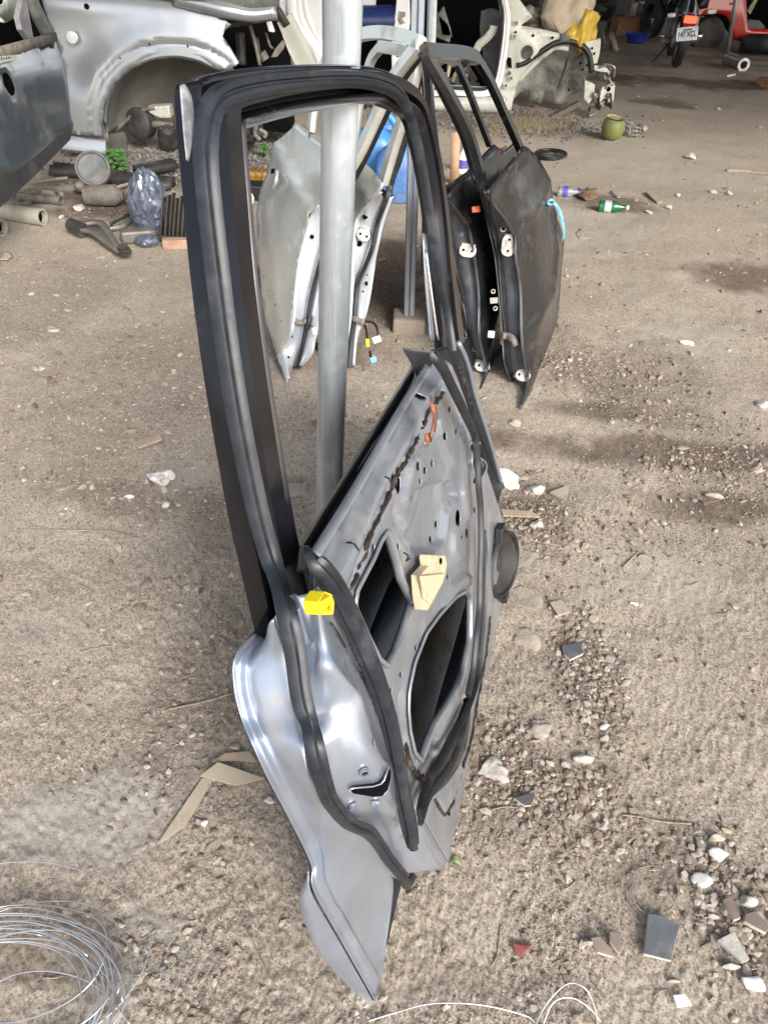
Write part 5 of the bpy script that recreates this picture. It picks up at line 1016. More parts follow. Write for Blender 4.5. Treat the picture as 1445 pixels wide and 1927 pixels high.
t0 = G(1310, 96); wheel('tyre', t0 + Vector((.1, 1.2, .24)), .26, .2, Vector((.35, 1, .1)), 'dark tyre upright under the red wing beside the motorcycle', 'tyre')
t0 = G(1222, 72); wheel('tyre', t0 + Vector((0, .1, .31)), .31, .14, Vector((1, .3, 0)), 'narrow tyre standing left of the motorcycle', 'tyre')
a0 = G(1367, 107, .03); a1 = AY(1387, -20, a0.y - .3)
e = empty('prop_pole', a0, 'thin steel prop pole standing before the red car', 'pole'); tube('rod', [Vector(), (a1 - a0) * 1.3], .028, M_galv2, e, 10, smoothpath=False)
# motorcycle seen from behind
mg = G(1273, 131); MC = Fr(mg, 180 - 8, 0)   # U towards the camera, V up, W to the side
moto = empty('motorcycle', Matrix.Translation(mg) @ Matrix.Rotation(R(-12), 4, 'Z'), 'dark motorcycle seen from behind, red tail lamp, number plate 147 XCL', 'motorcycle')
M_mblk = mat('motorcycle_black', (.012, .012, .015), .2, 0, (.05, .05, .05), .2, 10, .3, 20, coat=.6)
def tyre_mb(c, r, wd): return lathe_mb(MB(), c, [(r * .78, -wd / 2), (r * .9, -wd / 2), (r, -wd * .25), (r * 1.01, 0), (r, wd * .25), (r * .9, wd / 2), (r * .78, wd / 2), (r * .78, -wd / 2)], Vector((1, 0, 0)), 36)
tyre_mb((0, .28, .285), .285, .11).build('rear_tyre', M_rub2, moto, auto=35); tyre_mb((0, 1.5, .285), .285, .09).build('front_tyre', M_rub2, moto, auto=35)
lathe('rear_rim', (0, .28, .285), [(.05, -.06), (.07, -.03), (.2, -.03), (.225, -.045), (.225, .045), (.2, .03), (.07, .03), (.05, .06)], M_steel, moto, Vector((1, 0, 0)), 24)
loft('tail_fairing', [[Vector((-.05, -.02, .56)), Vector((0, -.06, .60)), Vector((.05, -.02, .56))], [Vector((-.11, .2, .58)), Vector((0, .12, .72)), Vector((.11, .2, .58))], [Vector((-.14, .5, .60)), Vector((0, .5, .80)), Vector((.14, .5, .60))], [Vector((-.17, .9, .5)), Vector((0, .95, .84)), Vector((.17, .9, .5))], [Vector((-.2, 1.3, .45)), Vector((0, 1.3, 1.0)), Vector((.2, 1.3, .45))]], M_mblk, moto, 16, sub=3, solid=.01)
box('fender', (0, .03, .45), (.13, .03, .26), M_mblk, moto, Matrix.Rotation(R(-18), 3, 'X'), .01)
box('tail_lamp', (0, -.09, .545), (.15, .04, .075), mat('lit_red_lens', (.8, .05, .02), .3, 0, None, 0, 1, .1, 4, emis=((1, .07, .03), 1.6)), moto, None, .012)
for s in (-1, 1):
    st_ = tube('indicator', [Vector((s * .08, -.02, .58)), Vector((s * .2, -.05, .60 + s * .02))], .009, M_mblk, moto, 6, smoothpath=False)
    lathe('lens', (s * .23, -.05, .605 + s * .03), [(.0001, -.05), (.02, -.045), (.026, 0), (.02, .045), (.0001, .05)], M_pale, st_, Vector((1, 0, .1)), 12)
    tube('fork_leg', [Vector((s * .07, .28, .285)), Vector((s * .08, .9, .4))], .02, M_steel, moto, 8, smoothpath=False)
    tube('shock_absorber', [Vector((s * .12, .3, .33)), Vector((s * .13, .45, .62))], .03, M_steel, moto, 10, n=20, scale=lambda t: 1 + .25 * math.sin(t * 60))
    tube('grab_rail', [Vector((s * .11, .1, .82)), Vector((s * .13, .35, .86)), Vector((s * .13, .6, .84))], .011, M_chrome, moto, 6)
    tube('mirror_stem', [Vector((s * .2, 1.2, .95)), Vector((s * .32, 1.1, 1.2))], .008, M_mblk, moto, 6)
pl_ = box('number_plate', (0, -.115, .40), (.25, .006, .145), mat('plate_white', (.72, .74, .78), .4), moto, Matrix.Rotation(R(-9), 3, 'X') @ Matrix.Rotation(R(-8), 3, 'Y'), .004)
fc = bpy.data.curves.new('plate_text', 'FONT'); fc.body = '147 XCL'; fc.size = .075; fc.align_x = 'CENTER'; fc.align_y = 'CENTER'; fc.extrude = .001; fc.offset = .0018
fot = bpy.data.objects.new('tmp_text', fc); COL.objects.link(fot); bpy.context.view_layer.update()
fme = bpy.data.meshes.new_from_object(fot.evaluated_get(bpy.context.evaluated_depsgraph_get())); bpy.data.objects.remove(fot)
fo2 = bpy.data.objects.new('plate_number', fme); COL.objects.link(fo2); fo2.parent = pl_
fo2.matrix_local = Matrix.Translation((0, -.121, .395)) @ Matrix.Rotation(R(-9), 4, 'X') @ Matrix.Rotation(R(-8), 4, 'Y') @ Matrix.Rotation(R(90), 4, 'X') @ Matrix.Diagonal((.78, 1.15, 1, 1)); fme.materials.clear(); fme.materials.append(mat('plate_blue_black', (.01, .012, .03), .5))
box('plate_top_mark', (.0, -.116, .445), (.10, .003, .014), mat('plate_blue_black', (.01, .012, .03), .5), pl_, Matrix.Rotation(R(-9), 3, 'X') @ Matrix.Rotation(R(-8), 3, 'Y'), 0)
tube('exhaust', [Vector((.16, -.02, .38)), Vector((.15, .4, .32)), Vector((.1, .9, .2))], .042, M_chrome, moto, 14)
lathe('sprocket', (-.09, .28, .285), [(.0001, 0), (.08, .0), (.085, .01), (.06, .03), (.0001, .03)], M_steel, moto, Vector((-1, 0, 0)), 20)
box('engine', (-.12, .8, .33), (.2, .3, .26), M_steel, moto, None, .03); box('side_case', (-.17, .45, .42), (.08, .2, .22), M_dirtp, moto, None, .03)
tube('side_stand', [Vector((-.12, .5, .25)), Vector((-.30, .38, .02))], .012, M_dark, moto, 6, smoothpath=False); tube('foot_peg', [Vector((-.1, .5, .3)), Vector((-.28, .42, .32))], .018, M_chrome, moto, 8, smoothpath=False)
tube('foot_peg', [Vector((.1, .5, .3)), Vector((.25, .42, .33))], .018, M_chrome, moto, 8, smoothpath=False)
loft('front_fairing', [[Vector((-.32, 1.25, .6)), Vector((-.3, 1.2, .9)), Vector((-.12, 1.2, 1.15))], [Vector((-.2, 1.5, .5)), Vector((0, 1.6, .95)), Vector((0, 1.5, 1.2))], [Vector((.32, 1.25, .6)), Vector((.3, 1.2, .9)), Vector((.12, 1.2, 1.15))]], M_mblk, moto, 14, sub=4, solid=.01)
# ------------------------------------------------------------------ loose things on the ground
def ico_obj(name, X, s, m, seed, label=None, cat='stone', group=None, rough=.22, sub=2, sink=.25, rz=0, parent=None, tz=True):
    bm = bmesh.new(); bmesh.ops.create_icosphere(bm, subdivisions=sub, radius=1); r = np.random.RandomState(seed)
    ax = [Vector(r.normal(0, 1, 3)).normalized() for _ in range(12)]; cut = [r.uniform(.42, .88) for _ in ax]
    for v in bm.verts:
        p = v.co.copy()
        for a, c in zip(ax, cut):
            d = p.dot(a)
            if d > c: p -= a * (d - c) * .92
        q = p * 2.3; p *= 1 + rough * float(fbm(q.x + q.z * .7 + seed, q.y - q.z * .5, seed, 3))
        v.co = Vector((p.x * s[0], p.y * s[1], p.z * s[2]))
    me = bpy.data.meshes.new(name); bm.to_mesh(me); bm.free(); me.materials.append(m)
    me.polygons.foreach_set('use_smooth', [sub > 2] * len(me.polygons)); o = bpy.data.objects.new(name, me); COL.objects.link(o)
    o.location = Vector(X) + Vector((0, 0, s[2] * (1 - 2 * sink) * .8)); o.rotation_euler = (0, 0, rz); tag(o, label, cat, group)
    if parent: o.parent = parent
    return o
def rock(px, rx, ry, hz, m, seed, label, name='stone', **kw):
    """stone covering about rx by ry photo pixels"""
    c = GG(*px); a = (G(px[0] + rx, px[1]) - G(*px)).length; b = (G(px[0], px[1] + ry) - G(*px)).length; hz = min(hz, a * .62); b = max(b - hz * .7, b * .55)
    return ico_obj(name, c, (a, b * .9, hz), m, seed, label, kw.pop('cat', 'stone'), **kw)
def slab(name, pts, th, m, label, cat, lift=0.0, edge=None, tilt=None, parent=None, bev=.0008, **kw):
    P = [GG(x, y) for x, y in pts]; c = sum(P, Vector()) / len(P); zt = max(p.z for p in P) * .5 + c.z * .5
    top = []
    for i, p in enumerate(P):
        z = zt + th + lift + (tilt[0] * (p.x - c.x) + tilt[1] * (p.y - c.y) if tilt else 0); top.append(Vector((p.x - c.x, p.y - c.y, z)))
    k = len(top); n_ = sum(((top[(i + 1) % k] - top[i]).cross(top[i]) for i in range(k)), Vector())
    if n_.z > 0: top = top[::-1]
    bot = [p - Vector((0, 0, th)) for p in top]
    o = mesh(name, top + bot, [tuple(range(k)), tuple(range(k, 2 * k))[::-1]] + [(i, k + i, k + (i + 1) % k, (i + 1) % k) for i in range(k)], m, None, smooth=False, bev=bev)
    bm = bmesh.new(); bm.from_mesh(o.data); bmesh.ops.recalc_face_normals(bm, faces=bm.faces); bm.to_mesh(o.data); bm.free()
    if edge:
        o.data.materials.append(edge)
        for f in o.data.polygons[2:]: f.material_index = 1
    o.location = (c.x, c.y, 0); tag(o, label, cat, kw.get('group'))
    if parent: o.parent = parent
    return o
def gpath(pts, h=0.003): return [GG(x, y, h if not isinstance(h, (list, tuple)) else h[i]) for i, (x, y) in enumerate(pts)]
def wire(name, pts, r, m, label, cat, h=.003, n=None, **kw):
    P = gpath(pts, h); o = P[0].copy(); q = arclen(catmull(P, 200), n or max(12, len(pts) * 8))
    q = [Vector((p.x, p.y, max(p.z, gz(p.x, p.y) + r * .6))) - o for p in q]
    t = tube(name, q, r, m, None, 6, smoothpath=False); t.location = o; tag(t, label, cat, kw.get('group')); return t
M_wst = mat('white_stone', (0.66, 0.65, 0.62), 0.75, 0, (0.40, 0.35, 0.29), 0.55, 25, 0.08, 40, 0.4, 120)
M_tanst = mat('tan_stone', (0.40, 0.345, 0.285), 0.85, 0, (0.28, 0.22, 0.17), 0.4, 30, 0.15, 50, 0.5, 120)
M_crum = mat('crumbled_concrete', (0.47, 0.445, 0.395), 0.9, 0, (0.30, 0.25, 0.20), 0.42, 18, 0.12, 50, 0.9, 90, bdist=.004)
M_slab = mat('dusty_slab', (0.37, 0.325, 0.27), 0.9, 0, (0.29, 0.24, 0.19), 0.45, 16, 0.12, 40, 0.9, 70, bdist=.004)
M_slate = mat('slate_grey_tile', (0.105, 0.115, 0.125), 0.4, 0, (0.24, 0.215, 0.18), 0.35, 14, 0.15, 30)
M_tedge = mat('tile_body_pale', (0.52, 0.46, 0.38), 0.85)
M_btile = mat('brown_tile', (0.21, 0.165, 0.135), 0.5, 0, (0.30, 0.25, 0.2), 0.35, 20, 0.15, 30)
M_card = mat('pale_wood_veneer', (0.44, 0.375, 0.28), 0.7, 0, (0.33, 0.27, 0.2), 0.35, 14, 0.08, 20, streak=(1, .2, 1))
M_wood = mat('weathered_wood', (0.40, 0.32, 0.23), 0.8, 0, (0.25, 0.19, 0.13), 0.4, 20, 0.2, 30, .4, 80, streak=(1, .15, 1))
M_twig = mat('dry_twig', (0.30, 0.25, 0.19), 0.85, 0, (0.18, 0.13, 0.09), 0.45, 60, 0.25, 50)
M_wire = mat('bright_zinc_wire', (0.72, 0.73, 0.75), 0.3, 0.85, None, 0, 1, 0.1, 40)
M_owire = mat('dull_wire', (0.30, 0.26, 0.22), 0.6, 0.3, None, 0, 1, 0.2, 40)
rock((1352, 1612), 24, 24, .012, M_wst, 1, 'flat white stone, upper of the two white stones at the right edge', sub=3)
rock((1318, 1660), 21, 25, .011, M_wst, 2, 'flat kidney shaped white stone below the other white stone', sub=3)
rock((1415, 1856), 27, 34, .022, mat('bright_white_block', (.84, .84, .83), .6, 0, (.6, .55, .48), .2, 20), 3, 'bright white broken block by the lower right corner', sub=3)
rock((1345, 1580), 17, 12, .012, M_tanst, 4, 'small buff stone above the two white stones', sub=3)
rock((1365, 1565), 13, 14, .010, mat('sandy_stone', (.38, .29, .2), .9), 14, 'sandy orange stone above the small buff stone', sub=3)
rock((300, 905), 28, 24, .028, M_wst, 5, 'knobbly white rock on the dirt left of the big door', rough=.5, sub=4, sink=.15)
rock((245, 937), 11, 7, .008, M_wst, 6, 'little bluish white pebble left below the knobbly white rock', sub=3)
rock((313, 953), 8, 9, .010, M_wst, 7, 'little white chip right below the knobbly white rock', sub=3)
rock((953, 907), 30, 26, .035, M_wst, 8, 'cracked whitish rock right behind the upper door panel', rough=.4, sub=4)
rock((1005, 925), 22, 16, .02, M_crum, 9, 'crumbly grey lump right of the cracked whitish rock', rough=.5, sub=3)
rock((1010, 990), 18, 12, .015, M_crum, 10, 'grey crumbled lump above the speaker side rubble', rough=.5, sub=3)
rock((443, 1408), 13, 13, .014, M_tanst, 11, 'round buff stone beside the folded veneer strip', sub=3)
rock((384, 1551), 9, 14, .008, M_wst, 12, 'white chip beside the long veneer strip', sub=3)
rock((508, 1508), 11, 13, .010, M_wst, 13, 'white lump touching the door edge above the skirt', sub=3)
rock((10, 487), 13, 12, .03, M_tanst, 15, 'pale stone at the left edge below the grey pipes', sub=3)
rock((150, 395), 13, 9, .035, M_wst, 16, 'white broken lump before the round air filter', sub=3); rock((117, 408), 5, 4, .012, M_wst, 17, 'tiny white chip left of the white broken lump', sub=2)
rock((1297, 296), 10, 6, .025, M_wst, 18, 'single white stone on the bare dirt to the far right', sub=3)
rock((1110, 1778), 16, 14, .012, M_tanst, 19, 'brown stone beside the broken brown tiles', sub=3)
rock((1370, 1716), 22, 26, .016, M_tanst, 20, 'buff stone among the rubble at the right edge', sub=3); rock((1405, 1700), 22, 20, .018, M_crum, 21, 'grey stone with a white side in the right edge rubble', sub=3)
rock((1340, 1728), 14, 14, .012, M_tanst, 22, 'small round buff stone left of the right edge rubble', sub=3); rock((1436, 765), 14, 10, .018, M_wst, 23, 'white lump cut by the right edge, half way up', sub=3)
rock((1345, 935), 20, 9, .014, M_tanst, 24, 'flat buff stone to the right of the dark soil patch', sub=3); rock((1375, 1822), 18, 16, .012, M_crum, 25, 'grey stone above the bright white broken block', sub=3)
rock((1268, 1850), 14, 8, .012, M_tanst, 26, 'stone below the slate tile', sub=3); rock((995, 1455), 12, 10, .012, M_tanst, 27, 'stone beside the crumbled slab near the door', sub=3)
rock((1135, 1370), 12, 11, .014, M_wst, 28, 'pale cube like stone right of the gravel trail', sub=3); rock((1100, 1430), 26, 18, .014, M_crum, 29, 'flat grey stone under the gravel trail', sub=3)
rock((968, 798), 16, 8, .012, M_tanst, 30, 'oval buff stone below the right black door', sub=3); rock((1290, 648), 14, 6, .014, M_wst, 31, 'pale flat stone on the dirt right of the black doors', sub=3)
slab('tile_shard', [(1215, 1727), (1244, 1733), (1273, 1752), (1266, 1778), (1260, 1813), (1208, 1800)], .008, M_slate, 'large dark slate grey broken tile with a small white mark', 'tile', edge=M_tedge, lift=.006, tilt=(0, .10))
slab('tile_shard', [(1056, 1222), (1089, 1214), (1096, 1236), (1071, 1247), (1060, 1238)], .007, M_slate, 'dark grey tile shard at the head of the gravel trail', 'tile', edge=M_tedge, lift=.004)
slab('tile_shard', [(965, 1508), (990, 1500), (1006, 1503), (998, 1521), (986, 1522)], .006, M_slate, 'small dark triangular tile chip right of the door bottom', 'tile', edge=M_tedge, lift=.004)
slab('tile_shard', [(1032, 1140), (1055, 1134), (1070, 1156), (1048, 1163)], .008, M_tanst, 'tan square tile shard right of the speaker', 'tile', lift=.002)
slab('tile_shard', [(1033, 931), (1069, 920), (1064, 947)], .008, M_tanst, 'tan triangular tile shard far right of the cracked whitish rock', 'tile', lift=.004)
slab('tile_shard', [(1108, 1772), (1124, 1770), (1145, 1790), (1150, 1806), (1122, 1797)], .007, M_btile, 'brown tile shard, left one of the leaning pair', 'tile', edge=M_tedge, lift=.006, tilt=(.1, .3))
slab('tile_shard', [(1142, 1762), (1158, 1766), (1169, 1785), (1163, 1801), (1143, 1780)], .007, M_btile, 'brown tile shard, right one of the leaning pair', 'tile', edge=M_tedge, lift=.010, tilt=(.3, .3))
slab('tile_shard', [(1396, 1728), (1415, 1722), (1442, 1752), (1436, 1763), (1394, 1742)], .009, M_btile, 'long brown tile shard in the rubble at the right edge', 'tile', edge=M_tedge, lift=.006)
slab('tile_shard', [(1345, 1775), (1376, 1760), (1405, 1812), (1392, 1818)], .008, M_crum, 'thin pale wedge of tile in the right edge rubble', 'tile', lift=.005)
slab('tile_shard', [(1355, 1700), (1372, 1693), (1388, 1735), (1376, 1738)], .008, M_btile, 'narrow brown wedge of tile above the pale wedge', 'tile', edge=M_tedge, lift=.006)
slab('red_shard', [(963, 1780), (985, 1784), (1001, 1781), (990, 1792), (978, 1805), (967, 1794)], .006, mat('dull_red_tile', (.27, .07, .06), .7, 0, (.3, .2, .17), .3, 40), 'small dull red shard on the dirt near the bottom', 'shard', lift=.003)
slab('veneer_strip', [(297, 1593), (381, 1466), (403, 1469), (350, 1558), (320, 1580)], .0012, M_card, 'long thin strip of pale veneer lying flat, pointed end', 'wood strip', lift=.004)
slab('veneer_strip', [(378, 1470), (412, 1444), (500, 1470), (446, 1486)], .0014, M_card, 'folded pale veneer piece across the top of the long strip', 'wood strip', lift=.012, tilt=(-.05, .10))
slab('paper_scrap', [(398, 1440), (424, 1424), (470, 1420), (484, 1440), (440, 1438)], .001, M_wood, 'crumpled brown paper behind the folded veneer piece', 'paper', lift=.010)
slab('wood_chip', [(251, 840), (300, 822), (306, 831), (262, 848)], .008, M_wood, 'flat split wood chip above the knobbly white rock', 'wood', lift=.004)
slab('plastic_scrap', [(1263, 1877), (1284, 1876), (1298, 1898), (1272, 1900)], .002, M_pale, 'small white plastic scrap left of the bright white block', 'scrap', lift=.008, tilt=(.2, .2))
slab('wood_lath', [(940, 965), (1000, 968), (1015, 977), (945, 978)], .005, M_wood, 'grey lath lying beside the upper right edge of the door', 'wood', lift=.006)
for i, (q, t_, lb) in enumerate([([(948, 1180), (975, 1172), (1003, 1172), (1013, 1200), (1010, 1216), (978, 1236), (955, 1226)], .014, 'flat tan concrete fragment flush with the soil beside the door'),
    ([(985, 1360), (1012, 1350), (1048, 1362), (1042, 1392), (1010, 1408), (985, 1392)], .014, 'flat grey concrete fragment left of the gravel trail'),
    ([(890, 1432), (920, 1424), (960, 1430), (957, 1462), (925, 1484), (893, 1474)], .026, 'cracked whitish concrete chunk touching the bottom of the door'),
    ([(960, 1010), (1005, 1020), (1030, 1060), (1010, 1090), (968, 1080)], .010, 'flat cracked slab of grey concrete behind the speaker'),
    ([(965, 1100), (1010, 1102), (1022, 1130), (990, 1152), (960, 1150)], .010, 'flat cracked slab just below the speaker'),
    ([(530, 900), (570, 897), (592, 905), (590, 940), (545, 940), (520, 925)], .012, 'flat grey slab left of the post, level with the door sill'),
    ([(1080, 430), (1120, 425), (1150, 440), (1130, 455), (1085, 450)], .012, 'pale embedded rock right of the black doors')]):
    c = GG(sum(p[0] for p in q) / len(q), sum(p[1] for p in q) / len(q)); aa = [GG(*p) for p in q]; rx = (max(p.x for p in aa) - min(p.x for p in aa)) / 2; ry = (max(p.y for p in aa) - min(p.y for p in aa)) / 2
    ico_obj('concrete_fragment', c - Vector((0, 0, t_ * .3)), (rx, ry * .9, t_ * .8), M_crum if i == 2 else M_slab, 70 + i, lb, 'concrete', sub=4, rough=.35, sink=.45)
# stones too many to describe: shared meshes, one object each
sm = [ico_obj('small_stone', (0, 0, -5), (1, .8 + .1 * (k % 3), .6), [M_tanst, M_tanst, M_crum, M_peb][k % 4], 200 + k, 'small buff stone half sunk in the dirt', 'stone', 'small buff stones scattered over the dirt', sub=2, sink=.5) for k in range(8)]
g_ = np.random.RandomState(12); put = 0; tries = 0
while put < 150 and tries < 4000:
    tries += 1; x, y = g_.uniform(0, 1445), 1927 - (g_.uniform(0, 1) ** 1.4) * 1450
    if g_.uniform() < .3: x, y = g_.normal(1360, 50), g_.normal(1690, 70)
    elif g_.uniform() < .2: x, y = g_.normal(1105, 35), g_.normal(1270, 80)
    if 430 < x < 970 and y > 600: continue
    c = GG(x, y); P_ = patches(np.array([c.x]), np.array([c.y])); 
    if g_.uniform() > .12 + P_[2][0] * .8: continue
    px_r = g_.uniform(5, 11) * (1 if y > 900 else .7); s = px_r * (c - CAM).length / FPX
    src = sm[put % 8]; o = src if put < 8 else src.copy()
    if put >= 8: COL.objects.link(o)
    LR = 'left of the big door' if x < 450 else ('around the gravel trail' if x < 1180 and y > 850 else ('in the right foreground' if y > 1450 else ('by the dark soil patch' if y > 750 else 'on the dirt past the black doors'))); hue = 'grey' if (put % 8) % 4 == 2 else 'buff'
    o['label'] = 'small %s stone half sunk %s' % (hue, LR); o['group'] = 'small stones ' + LR
    o.location = c + Vector((0, 0, s * .12)); o.scale = (s, s, s * .9); o.rotation_euler = (g_.uniform(-.3, .3), g_.uniform(-.3, .3), g_.uniform(0, 6.28)); put += 1
# twigs
tw = [([(35, 998), (130, 999), (215, 1002), (275, 1020)], .0018, 'long thin dry stalk lying at the left, level with the belt of the door'), ([(318, 1336), (380, 1323), (440, 1306)], .0022, 'pale stalk pointing at the rear edge of the door'),
      ([(150, 1228), (180, 1222), (212, 1216)], .0016, 'short straw at the left, level with the door seal'), ([(460, 1745), (480, 1785), (510, 1848)], .0016, 'reddish stem left of the pointed door bottom'),
      ([(965, 1005), (1010, 1020), (1068, 1030)], .0022, 'pale stick running right from behind the speaker'), ([(1172, 1068), (1190, 1050), (1200, 1040)], .0022, 'short dark twig right of the speaker'),
      ([(1150, 1122), (1175, 1130), (1196, 1142)], .0012, 'thin stem beside the cigarette end'), ([(1090, 1148), (1105, 1152), (1118, 1146)], .0012, 'bent straw right of the tan square tile shard'),
      ([(1170, 1535), (1210, 1540), (1245, 1548), (1300, 1552)], .0018, 'long dry stem right of the door bottom'), ([(925, 1818), (935, 1798), (942, 1742)], .0012, 'thin upright stem mark near the red shard'),
      ([(1010, 700), (1060, 672), (1110, 655)], .002, 'thin stalk right of the right black door foot'), ([(650, 690), (690, 696), (730, 705)], .002, 'thin stalk beside the thick post below the wiring'),
      ([(925, 1525), (950, 1520), (985, 1523)], .0012, 'hair thin stem beside the dark triangular chip'), ([(850, 1632), (870, 1645), (882, 1655)], .0014, 'pale straw beside the green leaf at the door foot')]
for pts, r_, lb in tw: wire('twig', pts, r_, M_twig, lb, 'twig', .002)
g_ = np.random.RandomState(4)
for k in range(46):
    x, y = g_.uniform(20, 1420), g_.uniform(560, 1900)
    if 440 < x < 975 and 640 < y: x = g_.uniform(990, 1420) if g_.uniform() < .6 else g_.uniform(10, 420)
    a = g_.uniform(-.7, .7); L_ = g_.uniform(12, 40); wire('twig', [(x, y), (x + L_ * .5 * math.cos(a), y + L_ * .5 * math.sin(a) + g_.uniform(-4, 4)), (x + L_ * math.cos(a), y + L_ * math.sin(a))], g_.uniform(.0006, .0013), M_twig, 'short thin dry stem on the dirt', 'twig', .002, group='short dry stems strewn over the dirt')
# cigarette end, leaf
q = gpath([(1184, 1136), (1200, 1140), (1207, 1141)], .004); e = empty('cigarette_end', q[0], 'white cigarette end on the dirt right of the speaker', 'cigarette'); tube('paper', [Vector(), q[1] - q[0]], .0034, M_pale, e, 10, smoothpath=False); tube('filter', [q[1] - q[0], q[2] - q[0]], .0035, mat('pinkish_filter', (.5, .28, .3), .7), e, 10, smoothpath=False)
lf = [GG(842, 1628, .01), GG(856, 1624, .018), GG(870, 1636, .006)]; o0 = lf[0].copy()
loft('green_leaf', [[p - o0 + Vector((0, .006, 0)) for p in (lf[0], lf[1], lf[2])], [p - o0 for p in lf], [lf[0] - o0, lf[1] - o0 - Vector((0, .008, 0)), lf[2] - o0]], mat('pale_green_leaf', (.25, .33, .17), .6), None, 12, sub=2, solid=.0004)
o = bpy.data.objects['green_leaf']; o.location = o0; tag(o, 'small pale green leaf at the bottom right of the door', 'leaf')
# zinc wire coil, lower left
co_ = GG(60, 1860); ce_ = empty('wire_coil', co_, 'loose coil of bright zinc wire in the lower left corner', 'wire coil')
loops = [((69, 1621), (279, 1800)), ((118, 1694), (251, 1860)), ((86, 1704), (209, 1815)), ((52, 1713), (207, 1860)), ((38, 1734), (204, 1902)), ((69, 1739), (221, 1902)), ((45, 1746), (188, 1902)), ((35, 1754), (166, 1919)), ((31, 1767), (145, 1919)), ((60, 1770), (210, 1915)), ((30, 1750), (196, 1890)), ((58, 1728), (216, 1880)), ((40, 1741), (200, 1894)), ((75, 1752), (225, 1910)), ((50, 1760), (178, 1905)), ((64, 1716), (228, 1850))]
for k, (T_, R_) in enumerate(loops):
    h = .004 + .0024 * k; t, r_ = G(*T_, h), G(*R_, h); cx, cy, ra, rb = t.x, r_.y, r_.x - t.x, t.y - r_.y; pts = []
    for i in range(73):
        a = 2 * math.pi * i / 72 + 3.4 + .6 * k; s = 1 + .03 * math.sin(a * 1.5 + k) + .012 * math.sin(a * 5 + k * 2); z = h + .006 * math.sin(a * 2 + k) + (.02 if k == 2 else 0) * math.cos(a) ** 2
        x, y = cx + ra * s * math.cos(a), cy + rb * s * math.sin(a); pts.append(Vector((x, y, max(z, gz(x, y) + .001))) - co_)
    tube('wire_loop', pts, .00105, M_wire, ce_, 6, smoothpath=False)
tube('wire_loop', [GG(x, y, h) - co_ for x, y, h in ((-40, 1862, .003), (0, 1852, .008), (40, 1840, .015), (90, 1837, .02), (140, 1845, .02), (180, 1862, .018), (215, 1890, .012), (245, 1930, .006))], .00105, M_wire, ce_, 6, n=50)
wire('loose_wire', [(690, 1925), (740, 1912), (810, 1898), (900, 1900), (985, 1915), (1010, 1930)], .0011, M_wire, 'thin zinc wire curving along the bottom edge', 'wire', [.003, .01, .02, .02, .008, .003], 60)
wire('loose_wire', [(1005, 1935), (1020, 1905), (1045, 1880), (1065, 1874), (1090, 1885), (1110, 1908), (1125, 1935)], .0011, M_wire, 'taller arch of zinc wire at the bottom edge', 'wire', [.003, .03, .05, .055, .05, .03, .003], 60)
wire('loose_wire', [(1020, 1935), (1030, 1905), (1048, 1892), (1075, 1893), (1105, 1908), (1130, 1925)], .0011, M_wire, 'lower arch of zinc wire inside the taller arch', 'wire', [.003, .025, .03, .03, .02, .003], 60)
rc = GG(1227, 1680); re2 = empty('wire_ring', rc, 'dull rusty wire ring above the dark slate tile', 'wire ring')
for k in range(3):
    tube('ring_turn', [GG(1227 + (50 - k * 3) * math.cos(a), 1680 + (47 - 2 * k) * math.sin(a) + 2 * k, .006 + .003 * k + .005 * math.sin(a * 2 + k)) - rc for a in [i * .19 + k for i in range(27 + 4 * k)]], .0008, M_owire, re2, 6, smoothpath=False)
rc = GG(1012, 1545); re3 = empty('wire_ring', rc, 'thin open wire loop below the dark triangular chip', 'wire ring'); tube('ring_turn', [GG(1012 + 26 * math.cos(a), 1540 + 34 * math.sin(a), .006) - rc for a in [-1.3 + i * .2 for i in range(24)]], .0009, M_owire, re3, 6, smoothpath=False)
# ---- pipes, arm, filter, bag at the left
def pipe(pa_, pb_, r, m, label, name='plastic_pipe', th=.78):
    a, b = GG(*pa_, r), GG(*pb_, r); e = empty(name, a, label, 'pipe'); d = b - a; mb = MB()
    lathe_mb(mb, Vector(), [(r * th, 0), (r, 0), (r, d.length), (r * th, d.length), (r * th, 0)], d, 24); mb.build('tube_wall', m, e, auto=40)
    lathe('dark_bore', d.normalized() * (d.length - .03), [(r * th, 0), (.0001, 0)], M_void, e, d, 20); return e
M_pvc = mat('dusty_grey_pvc', (.36, .335, .275), .6, 0, (.25, .21, .16), .4, 8, .08, 10)
pipe((-60, 405), (85, 424), .042, M_pvc, 'long beige grey plastic pipe at the left edge, open end right'); pipe((-60, 432), (8, 444), .04, M_pvc, 'short end of a second beige grey pipe below the first')
pipe((40, 378), (118, 386), .025, M_dirtp, 'thin dirty grey pipe behind the two plastic pipes', 'steel_pipe')
M_alu = mat('dirty_cast_metal', (.20, .185, .16), .55, .4, (.11, .09, .07), .45, 12, .2, 20, .3, 50)
ac = GG(192, 458); ae = empty('control_arm', ac, 'forked cast suspension arm lying on the dirt', 'suspension arm')
AL = lambda pts, h: [GG(x, y, hh) - ac for (x, y), hh in zip(pts, h)]
sweep('arm', AL([(150, 446), (178, 452), (205, 470), (232, 488)], [.04, .045, .04, .035]), [(-.02, -.012), (-.018, .012), (0, .006), (.018, .012), (.02, -.012)], M_alu, ae, n=16)
sweep('arm', AL([(160, 441), (190, 440), (205, 452), (222, 478), (236, 488)], [.05, .055, .05, .04, .035]), [(-.016, -.012), (-.016, .012), (.016, .012), (.016, -.012)], M_alu, ae, n=18)
loft('web', [AL([(165, 443), (190, 442), (205, 452)], [.045, .05, .045]), AL([(178, 452), (196, 458), (212, 468)], [.035, .04, .035])], M_alu, ae, 10, solid=.008)
